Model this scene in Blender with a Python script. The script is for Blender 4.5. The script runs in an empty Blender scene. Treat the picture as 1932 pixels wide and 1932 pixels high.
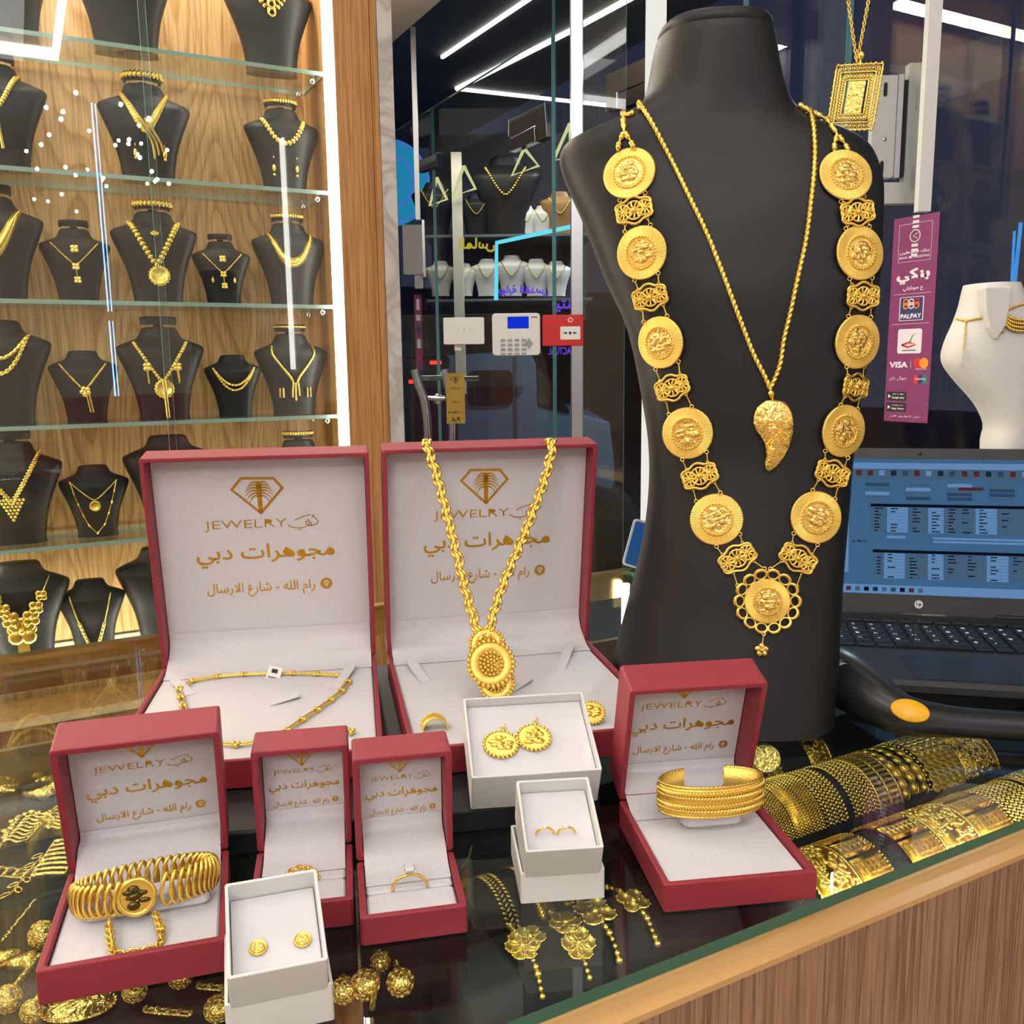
import bpy, bmesh, math, random
from mathutils import Vector, Matrix
from mathutils.bvhtree import BVHTree
from math import sin, cos, pi, radians as R, sqrt, atan2, hypot

SC = bpy.context.scene
COL = SC.collection
# ---------------------------------------------------------------- camera
YAW, PITCH, ROLL, FPX = R(61.8), R(9.17), R(0.72), 1720.0
CAM = Vector((0, 0, 1.34))
_f = Vector((cos(YAW)*cos(PITCH), sin(YAW)*cos(PITCH), -sin(PITCH)))
_r = Vector((sin(YAW), -cos(YAW), 0))
_d = _f.cross(_r)
_rt = _r*cos(ROLL) + _d*sin(ROLL)
_dn = -_r*sin(ROLL) + _d*cos(ROLL)
cd = bpy.data.cameras.new('camera')
cam = bpy.data.objects.new('camera', cd)
COL.objects.link(cam)
up = -_dn
cam.matrix_world = Matrix(((_rt.x, up.x, -_f.x, CAM.x), (_rt.y, up.y, -_f.y, CAM.y), (_rt.z, up.z, -_f.z, CAM.z), (0, 0, 0, 1)))
cd.sensor_fit = 'HORIZONTAL'; cd.sensor_width = 36.0
cd.lens = 36.0*FPX/1932.0
cd.clip_start = 0.02; cd.clip_end = 200
SC.camera = cam
# ---------------------------------------------------------------- view, world
SC.view_settings.view_transform = 'Standard'
SC.view_settings.look = 'None'
SC.view_settings.gamma = 1.0
SC.view_settings.use_curve_mapping = False
SC.view_settings.exposure = -0.24
SC.cycles.use_denoising = True
SC.cycles.max_bounces = 10
SC.cycles.diffuse_bounces = 3
SC.cycles.glossy_bounces = 4
SC.cycles.transmission_bounces = 4
SC.cycles.transparent_max_bounces = 24
SC.cycles.caustics_reflective = False
SC.cycles.caustics_refractive = False
SC.cycles.sample_clamp_indirect = 6.0
w = bpy.data.worlds.new('dusk'); SC.world = w; w.use_nodes = True
nt = w.node_tree; nt.nodes.clear()
wo = nt.nodes.new('ShaderNodeOutputWorld'); bg = nt.nodes.new('ShaderNodeBackground')
tc = nt.nodes.new('ShaderNodeTexCoord'); sx = nt.nodes.new('ShaderNodeSeparateXYZ'); cr = nt.nodes.new('ShaderNodeValToRGB')
cr.color_ramp.elements[0].position = 0.0; cr.color_ramp.elements[0].color = (.030, .033, .060, 1)
cr.color_ramp.elements[1].position = 0.55; cr.color_ramp.elements[1].color = (.012, .017, .055, 1)
nt.links.new(tc.outputs['Generated'], sx.inputs[0]); nt.links.new(sx.outputs['Z'], cr.inputs[0])
nt.links.new(cr.outputs[0], bg.inputs[0]); nt.links.new(bg.outputs[0], wo.inputs[0])
bg.inputs[1].default_value = 1.0

def area_light(name, loc, sx_, sy_, watts, col, rot=(0, 0, 0)):
    l = bpy.data.lights.new(name, 'AREA'); l.shape = 'RECTANGLE'; l.size = sx_; l.size_y = sy_
    l.energy = watts; l.color = col
    o = bpy.data.objects.new(name, l); o.location = loc; o.rotation_euler = rot
    COL.objects.link(o); return o
ZC = 2.75; EY0 = .3806
# unseen ceiling lamps added to fill the shop, with further fill lamps below
area_light('ceiling_panel_light', (-.35, -.55, ZC-.05), 1.0, .9, 9, (1.0, .975, .95))
area_light('ceiling_panel_light', (.55, .95, ZC-.05), .9, .5, 3.5, (1.0, .975, .95))
area_light('ceiling_panel_light', (-1.2, .9, ZC-.05), .6, .8, 7, (1.0, .975, .95))
area_light('shop_window_light', tuple(CAM+Vector((cos(YAW), sin(YAW), 0))*4.2+Vector((0, 0, 1.05))), .9, .25, 8, (1.0, .95, .85), (R(-12), 0, YAW-pi/2))  # unseen lamp added to brighten the busts beyond the glass
area_light('rear_track_light', (-1.35, -1.7, 2.6), .9, .5, 25, (1.0, .985, .97), (R(48), 0, R(-28)))  # unseen lamp added behind the viewer to brighten box fronts and gold
area_light('entrance_downlight', (.82, 2.22, 2.27), .1, .1, 7, (1.0, .95, .88))  # unseen lamp added to brighten the door fittings and chrome
area_light('street_light', (3.5, 2.9, 3.3), .4, .4, 110, (.75, .85, 1.0))  # unseen lamp added to brighten the van outside
area_light('counter_edge_light', (.30, EY0+.012, .986), 1.7, .008, 1.3, (1.0, .95, .86), (R(24), 0, 0))  # lamp added under the glass edge to brighten the bracelets
area_light('cabinet_base_light', (-.1, 1.96, .672), 1.3, .05, 11, (1.0, .93, .80), (pi, 0, 0))  # unseen lamp added to lift the dim lower shelves
area_light('cabinet_top_light', (-.15, 2.01, 2.38), 1.3, .07, 22, (1.0, .93, .80))  # unseen lamp added in the cabinet top to brighten the wood

# ---------------------------------------------------------------- unprojection of the photo's pixels on to real planes
def ray(x, y):
    return (_rt*((x-966)/FPX) + _dn*((y-966)/FPX) + _f)
def PZ(x, y, z=1.0):
    d = ray(x, y); return CAM + d*((z-CAM.z)/d.z)
def PY(x, y, Y):
    d = ray(x, y); return CAM + d*(Y/d.y)
def PX(x, y, X):
    d = ray(x, y); return CAM + d*(X/d.x)
def PD(x, y, t):
    return CAM + ray(x, y)*t
VH = Vector((cos(YAW), sin(YAW), 0)); RH = Vector((sin(YAW), -cos(YAW), 0)); UZ = Vector((0, 0, 1))

# ---------------------------------------------------------------- materials
MATS = {}
def N(nt, t, **kw):
    n = nt.nodes.new(t)
    for k, v in kw.items():
        if k in n.inputs: n.inputs[k].default_value = v
        else: setattr(n, k, v)
    return n
def lin(c):
    return tuple(((x/255)/12.92 if x/255 <= .04045 else ((x/255+.055)/1.055)**2.4) for x in c)
def mat(name, rgb=None, rough=.5, metal=0.0, spec=.5, emit=None, es=1.0, bump=None, rgb2=None, scale=40, detail=3, coat=0, sheen=0, stretch=None):
    if name in MATS: return MATS[name]
    m = bpy.data.materials.new(name); m.use_nodes = True; MATS[name] = m
    nt = m.node_tree; b = nt.nodes['Principled BSDF']
    c = lin(rgb)+(1,) if rgb else (.5, .5, .5, 1)
    b.inputs['Base Color'].default_value = c
    b.inputs['Roughness'].default_value = rough; b.inputs['Metallic'].default_value = metal
    b.inputs['Specular IOR Level'].default_value = spec
    if coat: b.inputs['Coat Weight'].default_value = coat; b.inputs['Coat Roughness'].default_value = .1
    if emit:
        b.inputs['Emission Color'].default_value = lin(emit)+(1,); b.inputs['Emission Strength'].default_value = es
    tcn = N(nt, 'ShaderNodeTexCoord')
    src = tcn.outputs['Object']
    if stretch:
        mp = N(nt, 'ShaderNodeMapping'); mp.inputs['Scale'].default_value = stretch
        nt.links.new(src, mp.inputs[0]); src = mp.outputs[0]
    if rgb2 or bump:
        no = N(nt, 'ShaderNodeTexNoise', Scale=scale, Detail=detail)
        nt.links.new(src, no.inputs['Vector'])
    if rgb2:
        rp = N(nt, 'ShaderNodeValToRGB')
        rp.color_ramp.elements[0].position = .35; rp.color_ramp.elements[1].position = .65
        rp.color_ramp.elements[0].color = lin(rgb2)+(1,); rp.color_ramp.elements[1].color = c
        nt.links.new(no.outputs['Fac'], rp.inputs[0]); nt.links.new(rp.outputs[0], b.inputs['Base Color'])
    if bump:
        bp = N(nt, 'ShaderNodeBump', Strength=bump[0], Distance=bump[1])
        nt.links.new(no.outputs['Fac'], bp.inputs['Height']); nt.links.new(bp.outputs[0], b.inputs['Normal'])
    return m
def glass_mat(name, tint, gloss=1.0, add=0.0):
    """thin pane: clear body with a Fresnel mirror surface"""
    if name in MATS: return MATS[name]
    m = bpy.data.materials.new(name); m.use_nodes = True; MATS[name] = m
    nt = m.node_tree; nt.nodes.clear()
    o = N(nt, 'ShaderNodeOutputMaterial'); mx = N(nt, 'ShaderNodeMixShader'); t = N(nt, 'ShaderNodeBsdfTransparent')
    g = N(nt, 'ShaderNodeBsdfGlossy', Roughness=0.0); fr = N(nt, 'ShaderNodeFresnel'); ge = N(nt, 'ShaderNodeNewGeometry')
    mr = N(nt, 'ShaderNodeMapRange'); mr.inputs['To Min'].default_value = 1.5; mr.inputs['To Max'].default_value = 1/1.5
    ml = N(nt, 'ShaderNodeMath', operation='MULTIPLY_ADD'); ml.inputs[1].default_value = gloss; ml.inputs[2].default_value = add
    t.inputs[0].default_value = lin(tint)+(1,)
    nt.links.new(ge.outputs['Backfacing'], mr.inputs[0]); nt.links.new(mr.outputs[0], fr.inputs[0])
    nt.links.new(fr.outputs[0], ml.inputs[0]); nt.links.new(ml.outputs[0], mx.inputs[0])
    nt.links.new(t.outputs[0], mx.inputs[1]); nt.links.new(g.outputs[0], mx.inputs[2]); nt.links.new(mx.outputs[0], o.inputs[0])
    return m
def emis(name, rgb, s):
    if name in MATS: return MATS[name]
    m = bpy.data.materials.new(name); m.use_nodes = True; MATS[name] = m
    nt = m.node_tree; nt.nodes.clear()
    o = N(nt, 'ShaderNodeOutputMaterial'); e = N(nt, 'ShaderNodeEmission'); e.inputs[0].default_value = lin(rgb)+(1,); e.inputs[1].default_value = s
    nt.links.new(e.outputs[0], o.inputs[0]); return m
def oak_mat(name, light, dark, axis_scale, freq, dist, fine=120):
    """vertical grain with cathedral figure: stretched noise drives rings"""
    if name in MATS: return MATS[name]
    m = bpy.data.materials.new(name); m.use_nodes = True; MATS[name] = m
    nt = m.node_tree; b = nt.nodes['Principled BSDF']; b.inputs['Roughness'].default_value = .45
    tcn = N(nt, 'ShaderNodeTexCoord'); mp = N(nt, 'ShaderNodeMapping'); mp.inputs['Scale'].default_value = axis_scale
    nt.links.new(tcn.outputs['Object'], mp.inputs[0])
    n1 = N(nt, 'ShaderNodeTexNoise', Scale=1.0, Detail=1.5, Distortion=dist); nt.links.new(mp.outputs[0], n1.inputs['Vector'])
    m1 = N(nt, 'ShaderNodeMath', operation='MULTIPLY'); m1.inputs[1].default_value = freq; nt.links.new(n1.outputs['Fac'], m1.inputs[0])
    fr = N(nt, 'ShaderNodeMath', operation='FRACT'); nt.links.new(m1.outputs[0], fr.inputs[0])
    rp = N(nt, 'ShaderNodeValToRGB'); e = rp.color_ramp.elements
    e[0].position = 0; e[0].color = lin(dark)+(1,); e[1].position = .45; e[1].color = lin(light)+(1,)
    x = e.new(.9); x.color = lin(light)+(1,); x = e.new(1.0); x.color = lin(dark)+(1,)
    nt.links.new(fr.outputs[0], rp.inputs[0])
    mp2 = N(nt, 'ShaderNodeMapping'); mp2.inputs['Scale'].default_value = (fine, fine, fine*.03); nt.links.new(tcn.outputs['Object'], mp2.inputs[0])
    n2 = N(nt, 'ShaderNodeTexNoise', Scale=2.0, Detail=4.0); nt.links.new(mp2.outputs[0], n2.inputs['Vector'])
    mx = N(nt, 'ShaderNodeMix', data_type='RGBA', blend_type='MULTIPLY'); mx.inputs[0].default_value = .55
    r2 = N(nt, 'ShaderNodeValToRGB'); r2.color_ramp.elements[0].color = (.45, .38, .3, 1); r2.color_ramp.elements[0].position = .35; r2.color_ramp.elements[1].position = .6
    nt.links.new(n2.outputs['Fac'], r2.inputs[0]); nt.links.new(rp.outputs[0], mx.inputs[6]); nt.links.new(r2.outputs[0], mx.inputs[7])
    nt.links.new(mx.outputs[2], b.inputs['Base Color'])
    return m

GOLD = mat('gold', (250, 212, 106), .24, .84)
GOLD_SATIN = mat('satin_gold', (250, 212, 110), .38, .72, bump=(.35, .001), scale=900)
GOLD_HAMMER = mat('hammered_gold', (252, 216, 126), .2, .86, bump=(.6, .003), scale=210, detail=2)
GOLD_DARK = mat('antique_gold', (205, 150, 50), .25, 1.0)  # darker gold under raised links paints the shade of their gaps
FOIL = mat('gold_foil', (214, 162, 50), .3, .85, bump=(.5, .001), scale=500)
RED = mat('red_leatherette', (148, 46, 60), .55, 0, .5, bump=(.12, .0005), scale=1600)
SATIN = mat('white_suede', (220, 217, 219), .8, 0, .2, bump=(.1, .0006), scale=700, rgb2=(213, 209, 211))
CARD = mat('white_card', (224, 224, 220), .55, 0, .3, bump=(.05, .0004), scale=900)
FOAM = mat('white_foam', (220, 217, 220), .8, 0, .2)
BLACK = mat('black_leatherette', (25, 25, 28), .48, 0, .36, bump=(.06, .0004), scale=1100)
VELVET = mat('black_velvet', (20, 20, 23), .75, 0, .3)
TRAYM = mat('black_tray_board', (22, 23, 30), .5, 0, .4)
GLASS = glass_mat('clear_glass', (250, 253, 251), .6)
GLASS_CASE = glass_mat('cabinet_glass', (249, 252, 250), 1.15)
GLASS_CNT = glass_mat('counter_glass', (246, 252, 248), 1.05)
GEDGE = mat('green_glass_edge', (168, 200, 186), .15, 0, .6)
GEDGE_D = mat('dark_green_glass_edge', (44, 104, 90), .12, 0, .6)
GEDGE_C = mat('cyan_glass_edge', (120, 170, 175), .15, 0, .6)
CHROME = mat('chrome', (225, 225, 228), .06, 1.0)
ALU = mat('brushed_aluminium', (190, 192, 196), .32, 1.0)
WHITEP = mat('white_plastic', (225, 225, 222), .4, 0, .5)
GREYP = mat('grey_enamel', (196, 196, 194), .4, 0, .5)
OAK = oak_mat('oak_back_panel', (226, 178, 118), (196, 144, 84), (6.5, 6.5, 1.1), 26, .25, 150)
OAK2 = oak_mat('oak_jamb', (206, 152, 92), (184, 128, 70), (22, 22, .4), 7, .2, 160)
WALNUT = oak_mat('walnut_front', (168, 128, 100), (132, 96, 72), (90, 90, 3.0), 5, .3, 220)
BEIGE = mat('beige_edge_board', (206, 162, 106), .4, 0, .5, rgb2=(202, 157, 100), scale=9, stretch=(1, 8, 8))
BRASS = mat('brass_trim', (206, 172, 110), .22, 1.0)
DIAMOND = mat('clear_stone', (244, 247, 255), .05, .25, .9, coat=1)
LED = emis('white_led', (255, 250, 246), 18)
LED_CAB = emis('cabinet_led', (255, 248, 236), 36)

# ---------------------------------------------------------------- mesh building
class MB:
    def __init__(s): s.v = []; s.f = []; s.mi = []; s.sm = []
    def add(s, vs, fs, M=None, mi=0, smooth=False):
        b = len(s.v)
        s.v += [M @ Vector(p) for p in vs] if M is not None else [Vector(p) for p in vs]
        s.f += [tuple(i+b for i in f) for f in fs]; s.mi += [mi]*len(fs); s.sm += [smooth]*len(fs)
        return s
    def box(s, x0, x1, y0, y1, z0, z1, M=None, mi=0):
        vs = [(x0, y0, z0), (x1, y0, z0), (x1, y1, z0), (x0, y1, z0), (x0, y0, z1), (x1, y0, z1), (x1, y1, z1), (x0, y1, z1)]
        return s.add(vs, [(0, 3, 2, 1), (4, 5, 6, 7), (0, 1, 5, 4), (1, 2, 6, 5), (2, 3, 7, 6), (3, 0, 4, 7)], M, mi)
    def rbox(s, x0, x1, y0, y1, z0, z1, r, M=None, mi=0, n=3):
        """box with rounded vertical edges and a small top and bottom chamfer"""
        pts = rrect(x0, x1, y0, y1, r, n); c = min(r*.5, (z1-z0)*.3); cx, cy = (x0+x1)/2, (y0+y1)/2
        hw, hh = (x1-x0)/2, (y1-y0)/2
        ins = [((px-cx)*(hw-c)/hw+cx, (py-cy)*(hh-c)/hh+cy) for px, py in pts]
        rings = [[(a, b, z0) for a, b in ins], [(a, b, z0+c) for a, b in pts], [(a, b, z1-c) for a, b in pts], [(a, b, z1) for a, b in ins]]
        return s.loft(rings, M, mi, smooth=False)
    def loft(s, rings, M=None, mi=0, smooth=True, closed=True, caps=True):
        n = len(rings[0]); vs = [p for r in rings for p in r]; fs = []
        for i in range(len(rings)-1):
            for j in range(n if closed else n-1):
                k = (j+1) % n
                fs.append((i*n+j, i*n+k, (i+1)*n+k, (i+1)*n+j))
        s.add(vs, fs, M, mi, smooth)
        if caps and closed:
            s.add(rings[0], [tuple(reversed(range(n)))], M, mi); s.add(rings[-1], [tuple(range(n))], M, mi)
        return s
    def prism(s, poly, z0, z1, M=None, mi=0, bevel=0):
        n = len(poly)
        if bevel:
            cx = sum(p[0] for p in poly)/n; cy = sum(p[1] for p in poly)/n
            def ins(p):
                dx, dy = p[0]-cx, p[1]-cy; l = hypot(dx, dy) or 1; k = max(0, (l-bevel)/l); return (cx+dx*k, cy+dy*k)
            q = [ins(p) for p in poly]
            return s.loft([[(a, b, z0) for a, b in poly], [(a, b, z1-bevel) for a, b in poly], [(a, b, z1) for a, b in q]], M, mi, smooth=False)
        return s.loft([[(a, b, z0) for a, b in poly], [(a, b, z1) for a, b in poly]], M, mi, smooth=False)
    def lathe(s, prof, n=20, M=None, mi=0, smooth=True, sx=1, sy=1):
        rings = [[(r*cos(2*pi*k/n)*sx, r*sin(2*pi*k/n)*sy, z) for k in range(n)] for r, z in prof]
        return s.loft(rings, M, mi, smooth)
    def ball(s, c, r, M=None, mi=0, n=8, m=5, sc=(1, 1, 1)):
        vs = [(c[0], c[1], c[2]-r*sc[2])]
        for i in range(1, m):
            a = -pi/2+pi*i/m
            for k in range(n):
                t = 2*pi*k/n; vs.append((c[0]+r*sc[0]*cos(a)*cos(t), c[1]+r*sc[1]*cos(a)*sin(t), c[2]+r*sc[2]*sin(a)))
        vs.append((c[0], c[1], c[2]+r*sc[2])); L = len(vs)-1; fs = []
        for k in range(n):
            fs.append((0, 1+(k+1) % n, 1+k))
            for i in range(m-2):
                a, b = 1+i*n, 1+(i+1)*n; fs.append((a+k, a+(k+1) % n, b+(k+1) % n, b+k))
            a = 1+(m-2)*n; fs.append((a+k, a+(k+1) % n, L))
        return s.add(vs, fs, M, mi, True)
    def tube(s, pts, r, n=8, closed=False, M=None, mi=0, smooth=True, sec=None, twist=None, upv=None):
        """sweep; r number or list; sec(i,a)->radius factor; twist(i)->angle"""
        P = [Vector(p) for p in pts]; L = len(P)
        rr = r if isinstance(r, (list, tuple)) else [r]*L
        T = []
        for i in range(L):
            a = P[(i-1) % L] if closed or i > 0 else P[i]; b = P[(i+1) % L] if closed or i < L-1 else P[i]
            t = (b-a); T.append(t.normalized() if t.length > 1e-12 else Vector((0, 0, 1)))
        u = Vector(upv) if upv else Vector((0, 0, 1))
        if abs(u.dot(T[0])) > .95: u = Vector((1, 0, 0)) if abs(T[0].x) < .9 else Vector((0, 1, 0))
        nx = (u - T[0]*u.dot(T[0])).normalized(); rings = []
        for i in range(L):
            nx = nx - T[i]*nx.dot(T[i])
            nx = nx.normalized() if nx.length > 1e-9 else T[i].orthogonal().normalized()
            ny = T[i].cross(nx); tw = twist(i) if twist else 0
            ring = []
            for k in range(n):
                a = 2*pi*k/n; q = rr[i]*(sec(i, a) if sec else 1)
                ring.append(P[i]+(nx*cos(a+tw)+ny*sin(a+tw))*q)
            rings.append(ring)
        if closed:
            rings.append(rings[0]); s.loft(rings, M, mi, smooth, True, False)
        else: s.loft(rings, M, mi, smooth, True, True)
        return s
    def rope(s, pts, r, pitch, n=8, mi=0, lobes=2, depth=.38):
        Q = resample(pts, pitch/6)
        return s.tube(Q, r, n, mi=mi, sec=lambda i, a: 1-depth+depth*abs(cos(a*lobes/2)), twist=lambda i: i*2*pi/6/lobes*1.0)
    def torus(s, R_, r, M=None, n=16, m=6, mi=0, sx=1, sy=1):
        return s.tube([(R_*sx*cos(2*pi*k/n), R_*sy*sin(2*pi*k/n), 0) for k in range(n)], r, m, True, M, mi)
    def grid(s, fn, nu, nv, M=None, mi=0, smooth=True, thick=None):
        vs = [fn(i/nu, j/nv) for j in range(nv+1) for i in range(nu+1)]
        fs = [(j*(nu+1)+i, j*(nu+1)+i+1, (j+1)*(nu+1)+i+1, (j+1)*(nu+1)+i) for j in range(nv) for i in range(nu)]
        return s.add(vs, fs, M, mi, smooth)
    def mesh(s, name, mats):
        me = bpy.data.meshes.new(name)
        me.from_pydata([tuple(v) for v in s.v], [], s.f)
        for m in mats: me.materials.append(m)
        me.polygons.foreach_set('material_index', s.mi); me.polygons.foreach_set('use_smooth', s.sm)
        me.update(); return me

def rrect(x0, x1, y0, y1, r, n=4):
    out = []
    for cx, cy, a0 in ((x1-r, y1-r, 0), (x0+r, y1-r, pi/2), (x0+r, y0+r, pi), (x1-r, y0+r, 1.5*pi)):
        for k in range(n+1):
            a = a0+pi/2*k/n; out.append((cx+r*cos(a), cy+r*sin(a)))
    return out
def circ(r, n, cx=0, cy=0, a0=0):
    return [(cx+r*cos(a0+2*pi*k/n), cy+r*sin(a0+2*pi*k/n)) for k in range(n)]
def resample(pts, step):
    P = [Vector(p) for p in pts]; out = [P[0].copy()]; acc = 0.0
    tot = sum((P[i+1]-P[i]).length for i in range(len(P)-1)); n = max(2, int(tot/step)); st = tot/n; need = st; run = 0
    for i in range(len(P)-1):
        seg = (P[i+1]-P[i]).length
        while run+seg >= need-1e-9 and len(out) <= n:
            out.append(P[i].lerp(P[i+1], (need-run)/seg if seg else 0)); need += st
        run += seg
    return out
def smooth_path(pts, k=8):
    """Catmull-Rom through points"""
    P = [Vector(p) for p in pts]; P = [P[0]*2-P[1]]+P+[P[-1]*2-P[-2]]; out = []
    for i in range(1, len(P)-2):
        for j in range(k):
            t = j/k; a, b, c, d = P[i-1:i+3]
            out.append(.5*((2*b)+(c-a)*t+(2*a-5*b+4*c-d)*t*t+(3*b-a-3*c+d)*t**3))
    out.append(P[-2]); return out
def frame(o, z, xhint=None):
    z = Vector(z).normalized(); x = Vector(xhint) if xhint is not None else Vector((1, 0, 0))
    x = x-z*x.dot(z)
    if x.length < 1e-6: x = z.orthogonal()
    x.normalize(); y = z.cross(x)
    return Matrix(((x.x, y.x, z.x, o[0]), (x.y, y.y, z.y, o[1]), (x.z, y.z, z.z, o[2]), (0, 0, 0, 1)))
def TR(x=0, y=0, z=0): return Matrix.Translation((x, y, z))
def RZ(a): return Matrix.Rotation(a, 4, 'Z')
def RX(a): return Matrix.Rotation(a, 4, 'X')
def RY(a): return Matrix.Rotation(a, 4, 'Y')
def SCL(s): return Matrix.Diagonal((s, s, s, 1)) if not isinstance(s, tuple) else Matrix.Diagonal(s+(1,))

# ---------------------------------------------------------------- objects
def tag(o, label, cat, group=None, kind=None):
    if label: o['label'] = label
    if cat: o['category'] = cat
    if group: o['group'] = group
    if kind: o['kind'] = kind
    return o
def thing(name, label, cat, M=None, group=None):
    o = bpy.data.objects.new(name, None); COL.objects.link(o); o.empty_display_size = .01
    if M is not None: o.matrix_world = M if isinstance(M, Matrix) else Matrix.Translation(M)
    return tag(o, label, cat, group)
def part(name, mb, m, parent, label=None, world=False, bevel=None, kind=None):
    mats = m if isinstance(m, (list, tuple)) else [m]
    if world:
        inv = root_matrix(parent).inverted(); mb.v = [inv @ v for v in mb.v]
    o = bpy.data.objects.new(name, mb.mesh(name, mats)); COL.objects.link(o); o.parent = parent
    if label: o['label'] = label
    if kind: o['kind'] = kind
    if bevel: add_bevel(o, bevel)
    return o
def root_matrix(p):
    M = p.matrix_basis if p.parent is None else root_matrix(p.parent) @ p.matrix_basis
    return M.copy()
def add_bevel(o, w):
    b = o.modifiers.new('bevel', 'BEVEL'); b.width = w; b.segments = 2; b.limit_method = 'ANGLE'; b.angle_limit = R(40)
def single(name, mb, m, label, cat, group=None, kind=None, bevel=None):
    """a thing that is one mesh; the origin goes to the middle of its foot"""
    mats = m if isinstance(m, (list, tuple)) else [m]
    xs = [v.x for v in mb.v]; ys = [v.y for v in mb.v]; zs = [v.z for v in mb.v]
    o0 = Vector(((min(xs)+max(xs))/2, (min(ys)+max(ys))/2, min(zs)))
    mb.v = [v-o0 for v in mb.v]
    o = bpy.data.objects.new(name, mb.mesh(name, mats)); COL.objects.link(o); o.location = o0
    if bevel: add_bevel(o, bevel)
    return tag(o, label, cat, group, kind)
def struct(name, mb, m): 
    return single(name, mb, m, None, None, kind='structure')
def copy_tree(o, parent=None):
    c = o.copy(); COL.objects.link(c); c.parent = parent
    for ch in KIDS.get(o.name, []): copy_tree(ch, c)
    return c
KIDS = {}

# ---------------------------------------------------------------- lettering (Arabic letters joined by presentation forms)
AF = {}
for ch, iso, n in (('ا', 0xFE8D, 2), ('ب', 0xFE8F, 4), ('ة', 0xFE93, 2), ('ت', 0xFE95, 4), ('ج', 0xFE9D, 4), ('ح', 0xFEA1, 4), ('د', 0xFEA9, 2), ('ر', 0xFEAD, 2), ('ز', 0xFEAF, 2), ('س', 0xFEB1, 4), ('ش', 0xFEB5, 4), ('ص', 0xFEB9, 4), ('ط', 0xFEC1, 4), ('ع', 0xFEC9, 4), ('غ', 0xFECD, 4), ('ف', 0xFED1, 4), ('ق', 0xFED5, 4), ('ك', 0xFED9, 4), ('ل', 0xFEDD, 4), ('م', 0xFEE1, 4), ('ن', 0xFEE5, 4), ('ه', 0xFEE9, 4), ('و', 0xFEED, 2), ('ي', 0xFEF1, 4), ('ى', 0xFEEF, 2)):
    AF[ch] = [chr(iso+i) if i < n else None for i in range(4)]
def shape_ar(s):
    s = s.replace('لا', '\ue000'); out = []
    for i, c in enumerate(s):
        pj = i > 0 and s[i-1] in AF and AF[s[i-1]][2]
        if c == '\ue000': out.append('\ufefc' if pj else '\ufefb'); continue
        if c not in AF: out.append(c); continue
        nj = AF[c][2] and i+1 < len(s) and (s[i+1] in AF or s[i+1] == '\ue000')
        out.append(AF[c][3 if pj and nj else 1 if pj else 2 if nj else 0] or AF[c][0])
    return ''.join(reversed(out))
TXT = {}
from mathutils.geometry import delaunay_2d_cdt
def contour(sp, bold):
    """one outline of a letter as a polygon, thickened by bold"""
    B = sp.bezier_points; n = len(B); P = []
    for i in range(n):
        a, b = B[i], B[(i+1) % n]; p0, p1, p2, p3 = a.co, a.handle_right, b.handle_left, b.co
        flat = abs((p1-p0).cross(p3-p0).length)+abs((p2-p0).cross(p3-p0).length) < 1e-5
        for t in ((0,) if flat else (0, .33, .67)): u = 1-t; q = p0*u**3+p1*3*u*u*t+p2*3*u*t*t+p3*t**3; P.append(Vector((q.x, q.y)))
    Q = [p for i, p in enumerate(P) if (p-P[i-1]).length > 1e-5]; n = len(Q)
    ar = sum(Q[i].x*Q[(i+1) % n].y-Q[(i+1) % n].x*Q[i].y for i in range(n))/2
    return Q, ar
def inside(p, Q):
    c = False; j = len(Q)-1
    for i in range(len(Q)):
        if (Q[i].y > p.y) != (Q[j].y > p.y) and p.x < (Q[j].x-Q[i].x)*(p.y-Q[i].y)/(Q[j].y-Q[i].y)+Q[i].x: c = not c
        j = i
    return c
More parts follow.
